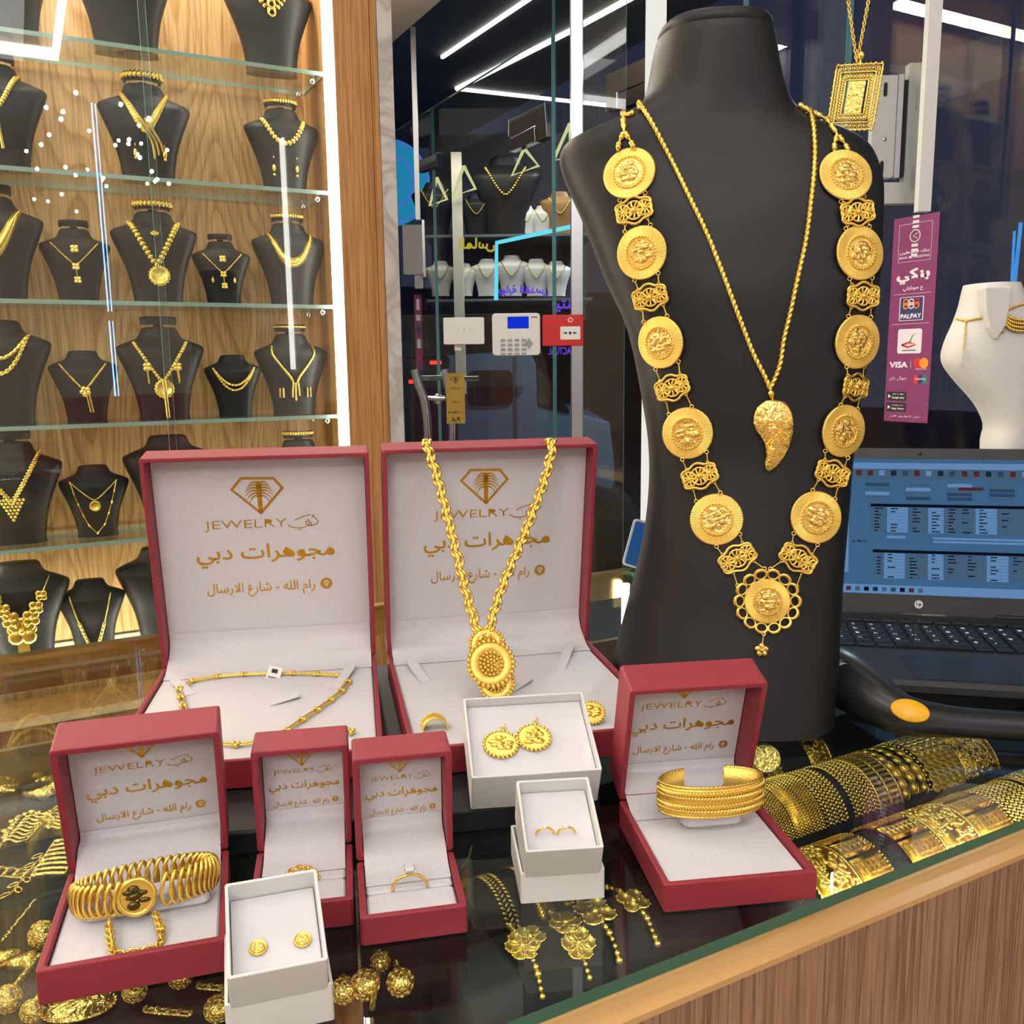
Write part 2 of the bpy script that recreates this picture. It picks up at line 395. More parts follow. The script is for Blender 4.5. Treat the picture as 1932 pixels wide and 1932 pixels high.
def text_geo(s, bold=0.0):
    k = (s, bold)
    if k in TXT: return TXT[k]
    c = bpy.data.curves.new('t', 'FONT'); c.body = shape_ar(s) if any(ch in AF for ch in s) else s; c.size = 1
    o = bpy.data.objects.new('t', c); COL.objects.link(o)
    dg = bpy.context.evaluated_depsgraph_get(); cu = o.evaluated_get(dg).to_curve(dg)
    cs = [contour(sp, bold) for sp in cu.splines if len(sp.bezier_points) > 2]
    o.to_curve_clear() if False else None
    bpy.data.objects.remove(o); bpy.data.curves.remove(c)
    cs = [x for x in cs if len(x[0]) > 2 and abs(x[1]) > 1e-7]; vs = []; fs = []
    if cs:
        def grow(Q, so):
            n = len(Q); out = []
            for i in range(n):
                d = (Q[(i+1) % n]-Q[i-1]); d = d.normalized() if d.length > 1e-9 else Vector((1, 0)); out.append(Q[i]+Vector((d.y, -d.x))*bold*so)
            return out
        sg_ = [1 if x[1] > 0 else -1 for x in cs]; hole = []
        for i, (Q, ar) in enumerate(cs): hole.append(any(j != i and abs(cs[j][1]) > abs(ar) and sg_[j] != sg_[i] and inside(Q[0], cs[j][0]) for j in range(len(cs))))
        outer = [(cs[i][0], sg_[i]) for i in range(len(cs)) if not hole[i]]; holes = [cs[i][0] for i in range(len(cs)) if hole[i]]
        for O, so in outer:
            loops = [grow(O, so)]+[grow(h, so) for h in holes if inside(h[0], O)]
            V = []; E = []
            for L in loops:
                b0 = len(V); V += L; E += [(b0+i, b0+(i+1) % len(L)) for i in range(len(L))]
            r = delaunay_2d_cdt(V, E, [], 4, 1e-6); b0 = len(vs)
            vs += [Vector((v.x, v.y, 0)) for v in r[0]]; fs += [tuple(b0+i for i in f) for f in r[2]]
        x0 = min(v.x for v in vs); x1 = max(v.x for v in vs); y0 = min(v.y for v in vs); y1 = max(v.y for v in vs)
        vs = [Vector(((v.x-(x0+x1)/2)/(x1-x0), (v.y-(y0+y1)/2)/(x1-x0), 0)) for v in vs]
        asp = (y1-y0)/(x1-x0)
    else: asp = 1
    TXT[k] = (vs, fs, asp); return TXT[k]
def put_text(mb, s, M, cx, cy, w, h=None, mi=0, bold=0.0, mirror=False):
    """text centred at (cx,cy) of frame M (x right, y up, z out), width w, height h"""
    vs, fs, asp = text_geo(s, bold); hy = (h/asp) if h else w
    k = -1 if mirror else 1
    fs2 = [tuple(reversed(f)) for f in fs] if mirror else fs
    mb.add([(cx+v.x*w*k, cy+v.y*hy, 0) for v in vs], fs2, M, mi)
def stroke(mb, pts, w, M, mi=0, z=0.0, taper=False):
    """flat ribbon line in frame M"""
    n = len(pts); vs = []; fs = []
    for i in range(n):
        a = pts[max(0, i-1)]; b = pts[min(n-1, i+1)]; dx, dy = b[0]-a[0], b[1]-a[1]; l = hypot(dx, dy) or 1
        ww = w*(1-i/(n-1)*.8 if taper else 1)/2
        vs += [(pts[i][0]-dy/l*ww, pts[i][1]+dx/l*ww, z), (pts[i][0]+dy/l*ww, pts[i][1]-dx/l*ww, z)]
    for i in range(n-1): fs.append((2*i, 2*i+1, 2*i+3, 2*i+2))
    mb.add(vs, fs, M, mi)

# ================================================================ STRUCTURE
XS = 1.44     # storefront glass plane
marble = mat('white_marble', (214, 208, 202), .25, 0, .5)
_nt = marble.node_tree; _b = _nt.nodes['Principled BSDF']; _t = N(_nt, 'ShaderNodeTexCoord')
_n = N(_nt, 'ShaderNodeTexNoise', Scale=5.0, Detail=7.0, Distortion=1.6); _nt.links.new(_t.outputs['Object'], _n.inputs['Vector'])
_rp = N(_nt, 'ShaderNodeValToRGB'); _e = _rp.color_ramp.elements
_e[0].position = .42; _e[0].color = lin((216, 210, 204))+(1,); _e[1].position = .56; _e[1].color = lin((216, 211, 206))+(1,)
_x = _e.new(.49); _x.color = lin((184, 176, 168))+(1,)
_nt.links.new(_n.outputs['Fac'], _rp.inputs[0]); _nt.links.new(_rp.outputs[0], _b.inputs['Base Color'])
paint = mat('white_paint', (222, 218, 210), .8)
struct('floor', MB().box(-2.3, XS, -3.1, 4.3, -.05, 0), mat('floor_tile', (190, 180, 165), .3))
struct('ceiling', MB().box(-2.3, XS, -3.1, 1.93, ZC, ZC+.06), paint)
struct('wall_left', MB().box(-2.36, -2.3, -3.1, 2.3, 0, ZC), mat('warm_wall', (226, 208, 182), .6))
struct('wall_back', MB().box(-2.3, XS, -3.16, -3.1, 0, ZC), mat('warm_wall'))
struct('wall_front', MB().box(-2.3, .62, 2.14, 2.3, 0, ZC), OAK2)
zs = 2.28
p1, p2 = PZ(751, 58, zs), PZ(840, 0, zs)
struct('ceiling_soffit', MB().box(.74, p1.x+.02, 1.95, 4.3, zs, zs+.5), mat('soffit_paint', (205, 200, 190), .8))
mb = MB(); mb.box(.624, .700, 1.90, 2.14, 0, ZC); mb.box(.7015, .716, 1.90, 2.14, 0, ZC)
struct('trim_1', mb, OAK2)
struct('trim_2', MB().box(.7175, .75, 1.90, 2.30, 0, ZC), marble)
struct('wall_entrance', MB().box(.70, .747, 2.305, 4.2, 0, zs), mat('copper_wall', (196, 150, 116), .35, .2))
struct('wall_right', MB().box(XS, XS+.1, -3.1, -.2, 0, ZC), mat('warm_wall'))

def pane(mb, a, b, z0, z1, t=.008, mi=0, me=1):
    """upright glass pane from a to b (xy), faces slot mi, cut edges slot me"""
    d = Vector((b[0]-a[0], b[1]-a[1])); n = Vector((-d.y, d.x)).normalized()*t/2
    q = [(a[0]+n.x, a[1]+n.y), (b[0]+n.x, b[1]+n.y), (b[0]-n.x, b[1]-n.y), (a[0]-n.x, a[1]-n.y)]
    vs = [(x, y, z0) for x, y in q]+[(x, y, z1) for x, y in q]
    mb.add(vs, [(0, 1, 5, 4), (2, 3, 7, 6)], None, mi); mb.add(vs, [(1, 2, 6, 5), (3, 0, 4, 7), (0, 3, 2, 1), (4, 5, 6, 7)], None, me)
    return mb
# storefront of tall frameless panes along the shop's right side, with the door among them
ya = [4.2, 3.27, 2.40, 1.60, 1.315, .62, -.2]
for i in range(6):
    mb = MB(); pane(mb, (XS, ya[i]-.003), (XS, ya[i+1]+.003), .02, zs if i < 2 else ZC, .010)
    struct('window_%d' % (i+1), mb, [GLASS, GEDGE_C])
# the partition beside the counter
pa, pb = PD(741, 630, 2.06), PD(1079, 630, 2.06)
A, B = (pa.x, pa.y), (pb.x, pb.y)
mb = MB(); pane(mb, A, B, .02, PD(900, 593, 2.06).z, .006)
zb, zt = PD(900, 673, 2.06).z, PD(900, 593, 2.06).z
mb = MB(); pane(mb, A, B, .02, zb-.002, .006); struct('window_7', mb, [GLASS, GEDGE])
mb = MB(); pane(mb, A, B, zb+.001, zt, .006); struct('window_8', mb, [GLASS, GEDGE])
pp = PD(1088, 630, 2.05)
mb = MB(); mb.box(-.0125, .0125, -.02, .02, 0, ZC, Matrix.Translation((pp.x, pp.y, 0)) @ RZ(YAW-pi/2))
struct('trim_3', mb, ALU)
pq = PD(1120, 630, 2.02); 
mb = MB(); pane(mb, (PD(1100, 630, 2.03).x, PD(1100, 630, 2.03).y), (PD(1178, 630, 2.0).x, PD(1178, 630, 2.0).y), .02, ZC, .006); struct('window_9', mb, [GLASS, GEDGE_C])
# white lit pillar behind the big bust
pw = PD(1232, 500, 1.9)
mb = MB(); mb.rbox(-.017, .017, -.03, .03, .02, ZC, .004, Matrix.Translation((pw.x, pw.y, 0)) @ RZ(YAW-pi/2))
struct('trim_4', mb, emis('lit_pillar', (255, 252, 242), 1.0))
# outside: street, canopy
struct('ground_street', MB().box(XS+.1, 22, -8, 22, -.2, -.02), mat('asphalt', (70, 70, 74), .6))
struct('ceiling_canopy', MB().box(XS+.02, 2.85, 2.2, 6.4, 2.9, 3.0), mat('canopy_grey', (96, 98, 106), .6))
struct('wall_street', MB().box(4.5, 16, 14, 14.3, -.02, 2.6), mat('street_wall', (54, 56, 66), .8))

# ================================================================ CEILING LED FRAMES
def led_frame(label, x1, y0, x0, y1, z=ZC-.035, g='square LED frames on the shop ceiling'):
    o = thing('led_ceiling_light', label, 'light', Matrix.Translation(((x0+x1)/2, (y0+y1)/2, ZC)))
    b = .023
    for k, (a, c, e, f_) in enumerate(((x0, x1, y0, y0+b), (x0, x1, y1-b, y1), (x0, x0+b, y0+b, y1-b), (x1-b, x1, y0+b, y1-b))):
        part('light_bar', MB().box(a, c, e, f_, z-.012, ZC-.002), LED, o, world=True)
led_frame('white LED frame light on the ceiling of the shop', .29, -.94, -1.6, .60)
rnd = random.Random(5)
for k in range(36):
    a = rnd.random()*6.28; q = sqrt(rnd.random())*.75
    x, y, z = .42+q*cos(a)*.55, -1.75+q*sin(a)*1.2, 2.30+.35*rnd.random()
    o = thing('pendant_spot', 'small white drop lamp in the cluster hung from the ceiling', 'lamp', (x, y, z), 'cluster of small drop lamps')
    part('bulb', MB().ball((0, 0, 0), .0105, n=6, m=4), emis('spot_white', (255, 250, 242), 60), o)
    part('cord', MB().tube([(0, 0, .015), (0, 0, ZC-z)], .001, 4), CHROME, o)
for lab, pts in (('long thin LED line on the canopy outside the glass, upper left', ((834, 111), (1003, -2))),
                 ('bent white LED line on the canopy outside the glass with a sharp corner', ((1245, -30), (1075, 62), (862, 170), (1165, 203)))):
    q = [PZ(x, y, 2.885) for x, y in pts]; mb = MB()
    for i in range(len(q)-1):
        d = (q[i+1]-q[i]); n = Vector((-d.y, d.x, 0)).normalized()*(.013 if len(q) > 2 else .008)
        mb.add([q[i]+n, q[i+1]+n, q[i+1]-n, q[i]-n]+[v+Vector((0, 0, .014)) for v in (q[i]+n, q[i+1]+n, q[i+1]-n, q[i]-n)], [(0, 1, 2, 3), (7, 6, 5, 4), (0, 4, 5, 1), (1, 5, 6, 2), (2, 6, 7, 3), (3, 7, 4, 0)])
    single('led_line_light', mb, emis('canopy_led', (255, 252, 240), 3.0), lab, 'light')  # LED reflections in the glass, built as glowing bars under the canopy

o = thing('neon_stand', 'slim blue light tube on a stand behind the viewer, seen mirrored in the cabinet glass', 'lamp', (.468, -1.5, 0))
part('base', MB().lathe([(0, 0), (.12, 0), (.12, .012), (.02, .02), (0, .02)], 24), CHROME, o)
part('pole', MB().tube([(0, .012, .02), (0, .012, 2.68)], .006, 8), CHROME, o)
for z0, z1 in ((1.10, 1.595), (1.645, 2.68)): part('light_tube', MB().tube([(0, 0, z0), (0, 0, z1)], .0115, 10), emis('tube_blue', (120, 170, 255), 45), o)
o = thing('wall_strip_light', 'upright white light strip on the side wall, seen mirrored in the cabinet glass', 'lamp', (1.43, -1.5, 1.33))
part('diffuser', MB().box(-.006, .008, -.03, .03, 0, 1.28), emis('strip_white', (255, 252, 245), 14), o)
# ================================================================ WALL CABINET
CY = 1.94
SZ = [1.94, 1.705, 1.471, 1.238, 1.006, .772]
cab = thing('display_cabinet', 'tall oak-backed wall cabinet with glass shelves of black busts', 'cabinet', (0, 2.0, 0))
part('back_panel', MB().box(-1.0, .622, 2.098, 2.135, .5, 2.45), OAK, cab, world=True)
part('side_panel', MB().box(.6135, .6235, 1.945, 2.098, .5, 2.45), OAK2, cab, world=True)
part('top_panel', MB().box(-1.0, .622, 1.945, 2.098, 2.41, 2.45), OAK2, cab, world=True)
part('base_panel', MB().box(-1.0, .622, 1.92, 2.098, .0, .66), OAK2, cab, world=True)
part('light_strip', MB().box(-1.0, -.985, 1.93, 2.09, .66, 2.40), LED_CAB, cab, label='bright white vertical light strip at the far end', world=True)  # unseen strip added to brighten the cabinet back
part('light_strip', MB().box(.6135, .6225, 1.925, 1.944, .66, 2.45), LED_CAB, cab, label='bright white vertical light strip', world=True)
for i, z in enumerate(SZ):
    mb = MB(); mb.add([(-1, CY, z-.008), (.611, CY, z-.008), (.611, 2.093, z-.008), (-1, 2.093, z-.008), (-1, CY, z), (.611, CY, z), (.611, 2.093, z), (-1, 2.093, z)],
                      [(0, 3, 2, 1), (4, 5, 6, 7)])
    mb.add(mb.v[:], [(0, 1, 5, 4), (1, 2, 6, 5), (2, 3, 7, 6), (3, 0, 4, 7)], None, 1)
    part('shelf', mb, [GLASS_CASE, GEDGE], cab, world=True)
    for x in (.596,):
        for y in (1.965, 2.07):
            part('shelf_support', MB().lathe([(.0, -.012), (.006, -.012), (.008, -.006), (.006, -.0005), (0, -.0005)], 10, TR(x, y, z-.008)), CHROME, cab, world=True)
xs1 = PY(292, 360, 1.92).x
for a, b, y in ((-1.0, xs1+.006, 1.915), (xs1-.006, .6125, 1.926)):
    mb = MB(); pane(mb, (a, y), (b, y), .664, 2.40, .006); part('glass_pane', mb, [GLASS_CASE, GEDGE_C], cab, world=True)

# ================================================================ COUNTER
EY = .3806
cn = thing('display_counter', 'glass-topped jewellery counter with walnut front in the foreground', 'counter', (0, .8, 0))
poly = [(-1.3, EY), (1.26, EY), (1.26, .95), (.868, .95), (.868, 1.235), (-1.3, 1.205)]
mb = MB(); n = len(poly)
vs = [(x, y, .992) for x, y in poly]+[(x, y, 1.0) for x, y in poly]
mb.add(vs, [tuple(range(n)), tuple(range(2*n-1, n-1, -1))]); mb.add(vs, [(i, (i+1) % n, n+(i+1) % n, n+i) for i in range(n)], None, 1)
part('glass_top', mb, [GLASS_CNT, GEDGE_D], cn, world=True)
part('edge_board', MB().box(-1.3, 1.26, EY-.020, EY+.004, .9865, .9905), BEIGE, cn, world=True)
part('front_panel', MB().box(-1.3, 1.26, EY-.0195, EY+.003, 0, .9863), WALNUT, cn, world=True)
part('inner_floor', MB().box(-1.3, 1.24, EY+.006, .945, .86, .89), VELVET, cn, world=True)
part('inner_back', MB().box(-1.3, .862, .948, .955, .86, .985), mat('inner_oak', (150, 112, 70), .5), cn, world=True)
mb = MB(); mb.box(-1.3, .872, 1.203, 1.222, .96, 1.003, None); 
part('back_trim', mb, BRASS, cn, world=True)
part('lower_shelf', MB().box(-1.3, .862, .957, 1.2, .82, .83), mat('inner_oak'), cn, world=True)
part('corner_post', MB().box(.855, .872, .955, .972, .0, .99), BRASS, cn, world=True)
for x, y in ((.848, 1.192), (.848, 1.02), (.70, 1.196)): part('light_strip', MB().box(x-.005, x+.005, y-.004, y+.004, .835, .985), LED_CAB, cn, label='upright white light strip inside the counter corner', world=True)

# ================================================================ RED BOXES
def emblem(mb, M, cx, cy, w):
    """five-sided diamond with a palm in it"""
    k = w/315.0
    def q(x, y): return (cx+(x-812)*k, cy-(y-450)*k)
    d = [(655, 405), (720, 330), (915, 335), (970, 405), (825, 568)]; n = 5
    ix = [(675, 406), (727, 345), (908, 349), (950, 405), (824, 548)]
    for i in range(n):
        j = (i+1) % n; mb.add([q(*d[i])+(0,), q(*d[j])+(0,), q(*ix[j])+(0,), q(*ix[i])+(0,)], [(0, 1, 2, 3)], M)
    mb.add([q(*p)+(0,) for p in ((812, 380), (832, 380), (836, 460), (838, 560), (812, 552), (810, 460))], [(0, 5, 4, 3, 2, 1)], M)
    mb.add([q(*p)+(0,) for p in ((806, 372), (820, 352), (838, 372), (834, 420), (808, 420))], [(0, 4, 3, 2, 1)], M)
    for i in range(6):
        y0 = 368+i*17; L = 56+22*sin(i/5*pi)
        for s in (-1, 1):
            pts = [q(822+s*(6+L*t), y0-10*sin(pi*min(1, t*1.1))+ (16+i*5)*t*t) for t in (0, .25, .5, .75, 1)]
            stroke(mb, pts, 13*k, M, taper=True)
def calligraphy(mb, M, cx, cy, w):
    """the looping hand-drawn word after JEWELRY"""
    k = w/180.0
    def q(x, y): return (cx+(x-1070)*k, cy-(y-628)*k)
    for pts in ([(980, 640), (1000, 655), (1040, 662), (1085, 655), (1105, 640), (1100, 620), (1085, 628), (1092, 645), (1120, 650), (1150, 640), (1158, 622), (1140, 600), (1130, 588)],
                [(1020, 612), (1060, 595), (1118, 577)], [(1128, 578), (1132, 590), (1122, 594)], [(1040, 672), (1056, 675)], [(1098, 606), (1120, 640), (1112, 655)]):
        P = [(v.x, v.y) for v in smooth_path([q(*p)+(0,) for p in pts], 4)] if len(pts) > 2 else [q(*p) for p in pts]
        stroke(mb, P, 5.5*k, M)
def jewelry_box(M, w, d, hb, hl, label, lean=8, ts=.64, ty=0.0, slot=False, t=.0042, emb=True, flap=.30, dl=None):
    """M: front-left-bottom corner, x along the front, y to the hinge"""
    o = thing('jewelry_box', label, 'box', M); dl = dl or d
    mb = MB()   # base tray: four walls with a rounded outer shell and floor
    out = rrect(0, w, 0, d, .002, 2); inn = rrect(t, w-t, t, d-t, .0015, 2)
    mb.loft([[(x, y, .001) for x, y in out], [(x, y, hb) for x, y in out], [(x, y, hb) for x, y in inn], [(x, y, .004) for x, y in inn]], None, 0, False)
    part('box_base', mb, RED, o, bevel=.0009)
    zp = hb-.0035
    mb = MB()
    if slot:
        y1 = d*.48
        for a, b in ((t+.0006, y1-.0007), (y1+.0007, d-t-.0006)):
            mb.rbox(t+.0006, w-t-.0006, a, b, .004, zp, .0025)
    else: mb.rbox(t+.0006, w-t-.0006, t+.0006, d-t-.0006, .004, zp, .0025)
    part('cushion', mb, SATIN, o)
    H = TR(0, d, hb) @ RX(-R(lean))     # hinge frame: local x right, y to the back, z up the lid
    lid = MB(); out = rrect(0, w, 0, dl, .002, 2); inn = rrect(t, w-t, t, dl-t, .0015, 2)
    K = H @ Matrix(((1, 0, 0, 0), (0, 0, 1, 0), (0, 1, 0, 0), (0, 0, 0, 1)))  # polygon x,y -> x,z ; extrude -> y
    lid.loft([[(x, y, hl) for x, y in out], [(x, y, 0) for x, y in out], [(x, y, 0) for x, y in inn], [(x, y, hl-.003) for x, y in inn]], K, 0, False)
    lo = part('lid', lid, RED, o, bevel=.0009)
    yp = hl-.006
    z0 = dl*.045
    part('lid_lining', MB().box(t+.0005, w-t-.0005, yp, hl-.004, z0, dl-t-.0005, H), SATIN, o)
    # soft hinge cover between the lid lining and the cushion
    fl = MB(); top = dl*flap*.42
    prof = [H @ Vector((0, yp-.0006, top)), H @ Vector((0, yp-.003, top*.6)), H @ Vector((0, yp*.5, t+.004)), H @ Vector((0, .0035, t+.0012)), Vector((0, d-.0015, hb+t*.8)), Vector((0, d-t-.0015, hb+.0010)), Vector((0, d-t-.010, zp+.0016)), Vector((0, d-t-.022, zp+.0006))]
    P = smooth_path(prof, 5); nn = 8
    vs = []; fs = []
    for p in P:
        for i in range(nn+1): vs.append((t+.0008+(w-2*t-.0016)*i/nn, p.y, p.z))
    for j in range(len(P)-1):
        for i in range(nn): fs.append((j*(nn+1)+i, j*(nn+1)+i+1, (j+1)*(nn+1)+i+1, (j+1)*(nn+1)+i))
    fl.add(vs, fs, None, 0, True)
    part('hinge_cover', fl, SATIN, o)
    # foil print on the lining; frame: x right, y up the lid, z towards the viewer
    F = H @ Matrix(((1, 0, 0, w/2), (0, 0, -1, yp-.0004), (0, 1, 0, 0), (0, 0, 0, 1)))
    s = ts*w/825.0; yc = dl*(.52+ty)
    def px(x, y): return ((x-835)*s, yc-(y-800)*s)
    pr = MB()
    a = px(732, 632); put_text(pr, 'JEWELRY', F, a[0], a[1], 485*s, 70*s, bold=-.012)
    a = px(1070, 628); calligraphy(pr, F, a[0], a[1], 180*s)
    a = px(838, 828); put_text(pr, 'مجوهرات دبي', F, a[0], a[1], 825*s, 148*s, bold=.012)
    a = px(795, 1052); put_text(pr, 'رام الله - شارع الارسال', F, a[0], a[1], 650*s, 96*s, bold=.008)
    a = px(1190, 1036); 
    c = circ(37*s, 20, a[0], a[1]); h = [(a[0]+17*s*cos(u)*(1 if sin(u) > -.2 else .55), a[1]+4*s+ (17 if sin(u) > -.2 else 26)*s*sin(u)) for u in [2*pi*i/20 for i in range(20)]]
    pr.add([p+(0,) for p in c]+[p+(0,) for p in h], [(i, (i+1) % 20, 20+(i+1) % 20, 20+i) for i in range(20)], F)
    pr.add([p+(0,) for p in circ(6*s, 8, a[0], a[1]+4*s)], [tuple(range(8))], F)
    part('gold_lettering', pr, FOIL, lo)
    if emb:
        e = MB(); a = px(812, 450); emblem(e, F, a[0], a[1], 315*s); part('palm_emblem', e, FOIL, lo)
    HF[o.name] = (M, H, w, d, dl, hb, hl, zp)
    return o
HF = {}
def corner_frame(p, ang): return Matrix.Translation(p) @ RZ(R(ang))

tray = MB(); tray.rbox(0, .33, 0, .345, 0, .0195, .004, corner_frame(Vector((.046, .637, 1.0003)), -18.2))
single('display_tray', tray, TRAYM, 'low black board under the two large red boxes', 'tray', bevel=.001)
FBL = corner_frame(Vector((.029, .7125, 1.0205)), -18.5)
BL = jewelry_box(FBL, .211, .236, .0235, .030, 'large open red box at left holding a bar-link gold necklace', lean=-9, ts=.64, dl=.217)
FBR = corner_frame(Vector((.247, .632, 1.0205)), -16.2)
BR = jewelry_box(FBR, .217, .242, .0235, .030, 'large open red box at right with a round gold pendant draped over its lid', lean=-9, ts=.62, dl=.219)
FB1 = corner_frame(Vector((-.0187, .514, 1.0003)), -12)
B1 = jewelry_box(FB1, .0985, .101, .021, .030, 'medium open red box at far left with a coin bracelet', lean=-13, ts=.76, ty=-.06, dl=.094)
FB2 = corner_frame(Vector((.0945, .519, 1.0003)), -18)
B2 = jewelry_box(FB2, .063, .067, .0185, .029, 'small open red ring box with a plain twisted gold ring, behind a white box', lean=-4, ts=.76, ty=-.04, slot=True, flap=.56, dl=.0735)
FB3 = corner_frame(Vector((.151, .4775, 1.0003)), -17)
B3 = jewelry_box(FB3, .064, .064, .0185, .029, 'small open red ring box with a stone-set solitaire ring', lean=-4, ts=.76, ty=-.04, slot=True, flap=.56, dl=.0735)
FB4 = corner_frame(Vector((.3275, .4165, 1.0003)), -20.5)
B4 = jewelry_box(FB4, .101, .113, .0195, .030, 'medium open red box at the counter edge with a wide gold cuff', lean=-17, ts=.80, ty=-.03, dl=.100)

# ================================================================ WHITE CARD BOXES
def card_box(M, w, d, h, label, pad, lid=None, lift=0.0, tilt=0):
    o = thing('gift_box', label, 'box', M); t = .0018
    B = TR(*(lid[3:] if lid else (0, 0)), lift) @ RX(R(tilt))
    mb = MB(); out = rrect(0, w, 0, d, .001, 1); inn = rrect(t, w-t, t, d-t, .0007, 1)
    mb.loft([[(x, y, 0) for x, y in out], [(x, y, h) for x, y in out], [(x, y, h) for x, y in inn], [(x, y, .002) for x, y in inn]], B, 0, False)
    part('box_base', mb, CARD, o, bevel=.0006)
    part('foam_pad', MB().rbox(t+.0004, w-t-.0004, t+.0004, d-t-.0004, .002, pad, .001, B), FOAM, o)
    if lid:
        lw, ld, lh, ox, oy = lid
        mb = MB(); out = rrect(0, lw, 0, ld, .001, 1); inn = rrect(t, lw-t, t, ld-t, .0007, 1)
        mb.loft([[(x, y, 0) for x, y in out], [(x, y, lh) for x, y in out], [(x, y, lh) for x, y in inn], [(x, y, .002) for x, y in inn]], None, 0, False)
        part('box_lid', mb, CARD, o, bevel=.0006)
    return o
FW1 = corner_frame(Vector((.0655, .437, 1.0003)), -11)
W1 = card_box(FW1, .0495, .058, .034, 'small white card box of round gold studs in the front, set in its lid', .022, (.0545, .063, .021, .0025, .0035), .009, 20)
FW2 = corner_frame(Vector((.265, .5635, 1.0203)), -21)
W2 = card_box(FW2, .0945, .078, .034, 'white card box of two round coin earrings before the large red box', .026, None, 0, 25)
FW3 = corner_frame(Vector((.2548, .470, 1.0003)), -22.5)
W3 = card_box(FW3, .0495, .058, .034, 'small white card box of tiny gold hoops, set in its lid', .024, (.0545, .063, .0205, .0025, .0035), .009, 22)
TW1 = FW1 @ TR(.0025, .0035, .009) @ RX(R(20)); TW2 = FW2 @ RX(R(25)); TW3 = FW3 @ TR(.0025, .0035, .009) @ RX(R(22))

# ================================================================ LARGE BUST WITH THE COIN NECKLACE
BC = Vector((.602, .668, 1.0)); BC = CAM + VH*((BC-CAM).dot(VH)) + RH*((BC-CAM).dot(RH)); BC.z = 1.0
def bplane(px, py):
    """photo pixel -> (sideways offset, height) in the bust's own upright plane"""
    d = ray(px, py); t = (BC-CAM).dot(VH)/d.dot(VH); p = CAM+d*t
    return (p-BC).dot(RH), p.z
OUT = [(1392, 1150, 1548), (1300, 1163, 1560), (1200, 1188, 1570), (1100, 1213, 1580), (1000, 1229, 1592), (900, 1232, 1602), (800, 1221, 1617), (650, 1193, 1640), (550, 1152, 1655), (430, 1111, 1665), (350, 1079, 1668), (300, 1064, 1657), (272, 1064, 1640), (250, 1076, 1610), (232, 1108, 1568), (205, 1172, 1528), (175, 1221, 1508), (130, 1239, 1494), (80, 1248, 1485), (52, 1254, 1480)]
prof = []
for y, a, b in OUT:
    s0, z0 = bplane(a, y); s1, z1 = bplane(b, y); prof.append((z0*.5+z1*.5, s0, s1))
zb0 = prof[0][0]; prof = [(1.0+(z-zb0)*(prof[-1][0]-1.0)/(prof[-1][0]-zb0), a, b) for z, a, b in prof]
ztop = prof[-1][0]
def lerp_tab(tab, x):
    for i in range(len(tab)-1):
        if x <= tab[i+1][0]: 
            t = (x-tab[i][0])/(tab[i+1][0]-tab[i][0]); t = max(0, t); return tab[i][1]*(1-t)+tab[i+1][1]*t
    return tab[-1][1]
DEPF = [(1.0, .088), (1.1, .068), (1.25, .054), (1.40, .058), (1.48, .058), (1.52, .052), (1.56, .055), (1.64, .058)]
OFFY = [(1.0, 0), (1.2, .012), (1.4, .018), (1.5, .03), (1.56, .045), (1.64, .045)]
rings = []
Pp = smooth_path([(a, b, z) for z, a, b in prof], 3)
NR = 40
for v in Pp:
    a, b, z = v.x, v.y, v.z; c = (a+b)/2; hw = (b-a)/2; df = lerp_tab(DEPF, z); oy = lerp_tab(OFFY, z); ring = []
    neck = max(0, min(1, (z-1.53)/.05))
    for k in range(NR):
        th = 2*pi*k/NR; x = cos(th); y = sin(th)
        ex = .72
        X = hw*(abs(x)**ex)*(1 if x > 0 else -1)
        Y = -df*(abs(y)**.9) if y > 0 else (.028+.025*neck)*(abs(y)**.8)
        s = c+X; dep = oy+Y+X*-.15*(1-neck*.5)
        ring.append(BC+RH*s+VH*dep+UZ*(z-1.0))
    rings.append(ring)
def inset(ring, k, dz):
    c = sum(ring, Vector())/len(ring); return [c+(p-c)*k+UZ*dz for p in ring]
bb = MB(); body = rings+[inset(rings[-1], .985, .004)]
bb.loft(body, None, 0, True)
bust = thing('necklace_bust', 'tall black leatherette bust wearing the long gold coin necklace', 'bust', Matrix.Translation(BC))
bvh = BVHTree.FromPolygons([v.copy() for v in bb.v], bb.f)
part('torso', bb, BLACK, bust, world=True)
cap = MB(); r1 = rings[-1]
cap.loft([inset(r1, .93, .0045), inset(r1, .95, .007), inset(r1, .95, .012), inset(r1, .90, .0155)], None, 0, True)
part('neck_cap', cap, BLACK, bust, world=True)
def on_bust(px, py, off=0.0):
    d = ray(px, py).normalized(); h = bvh.ray_cast(CAM, d)
    if h[0] is None:
        q = bvh.find_nearest(PD(px, py, (BC-CAM).dot(VH)/ray(px, py).dot(VH))); h = q
    n = h[1]
    if n.dot(d) > 0: n = -n
    return h[0]+n*off, n

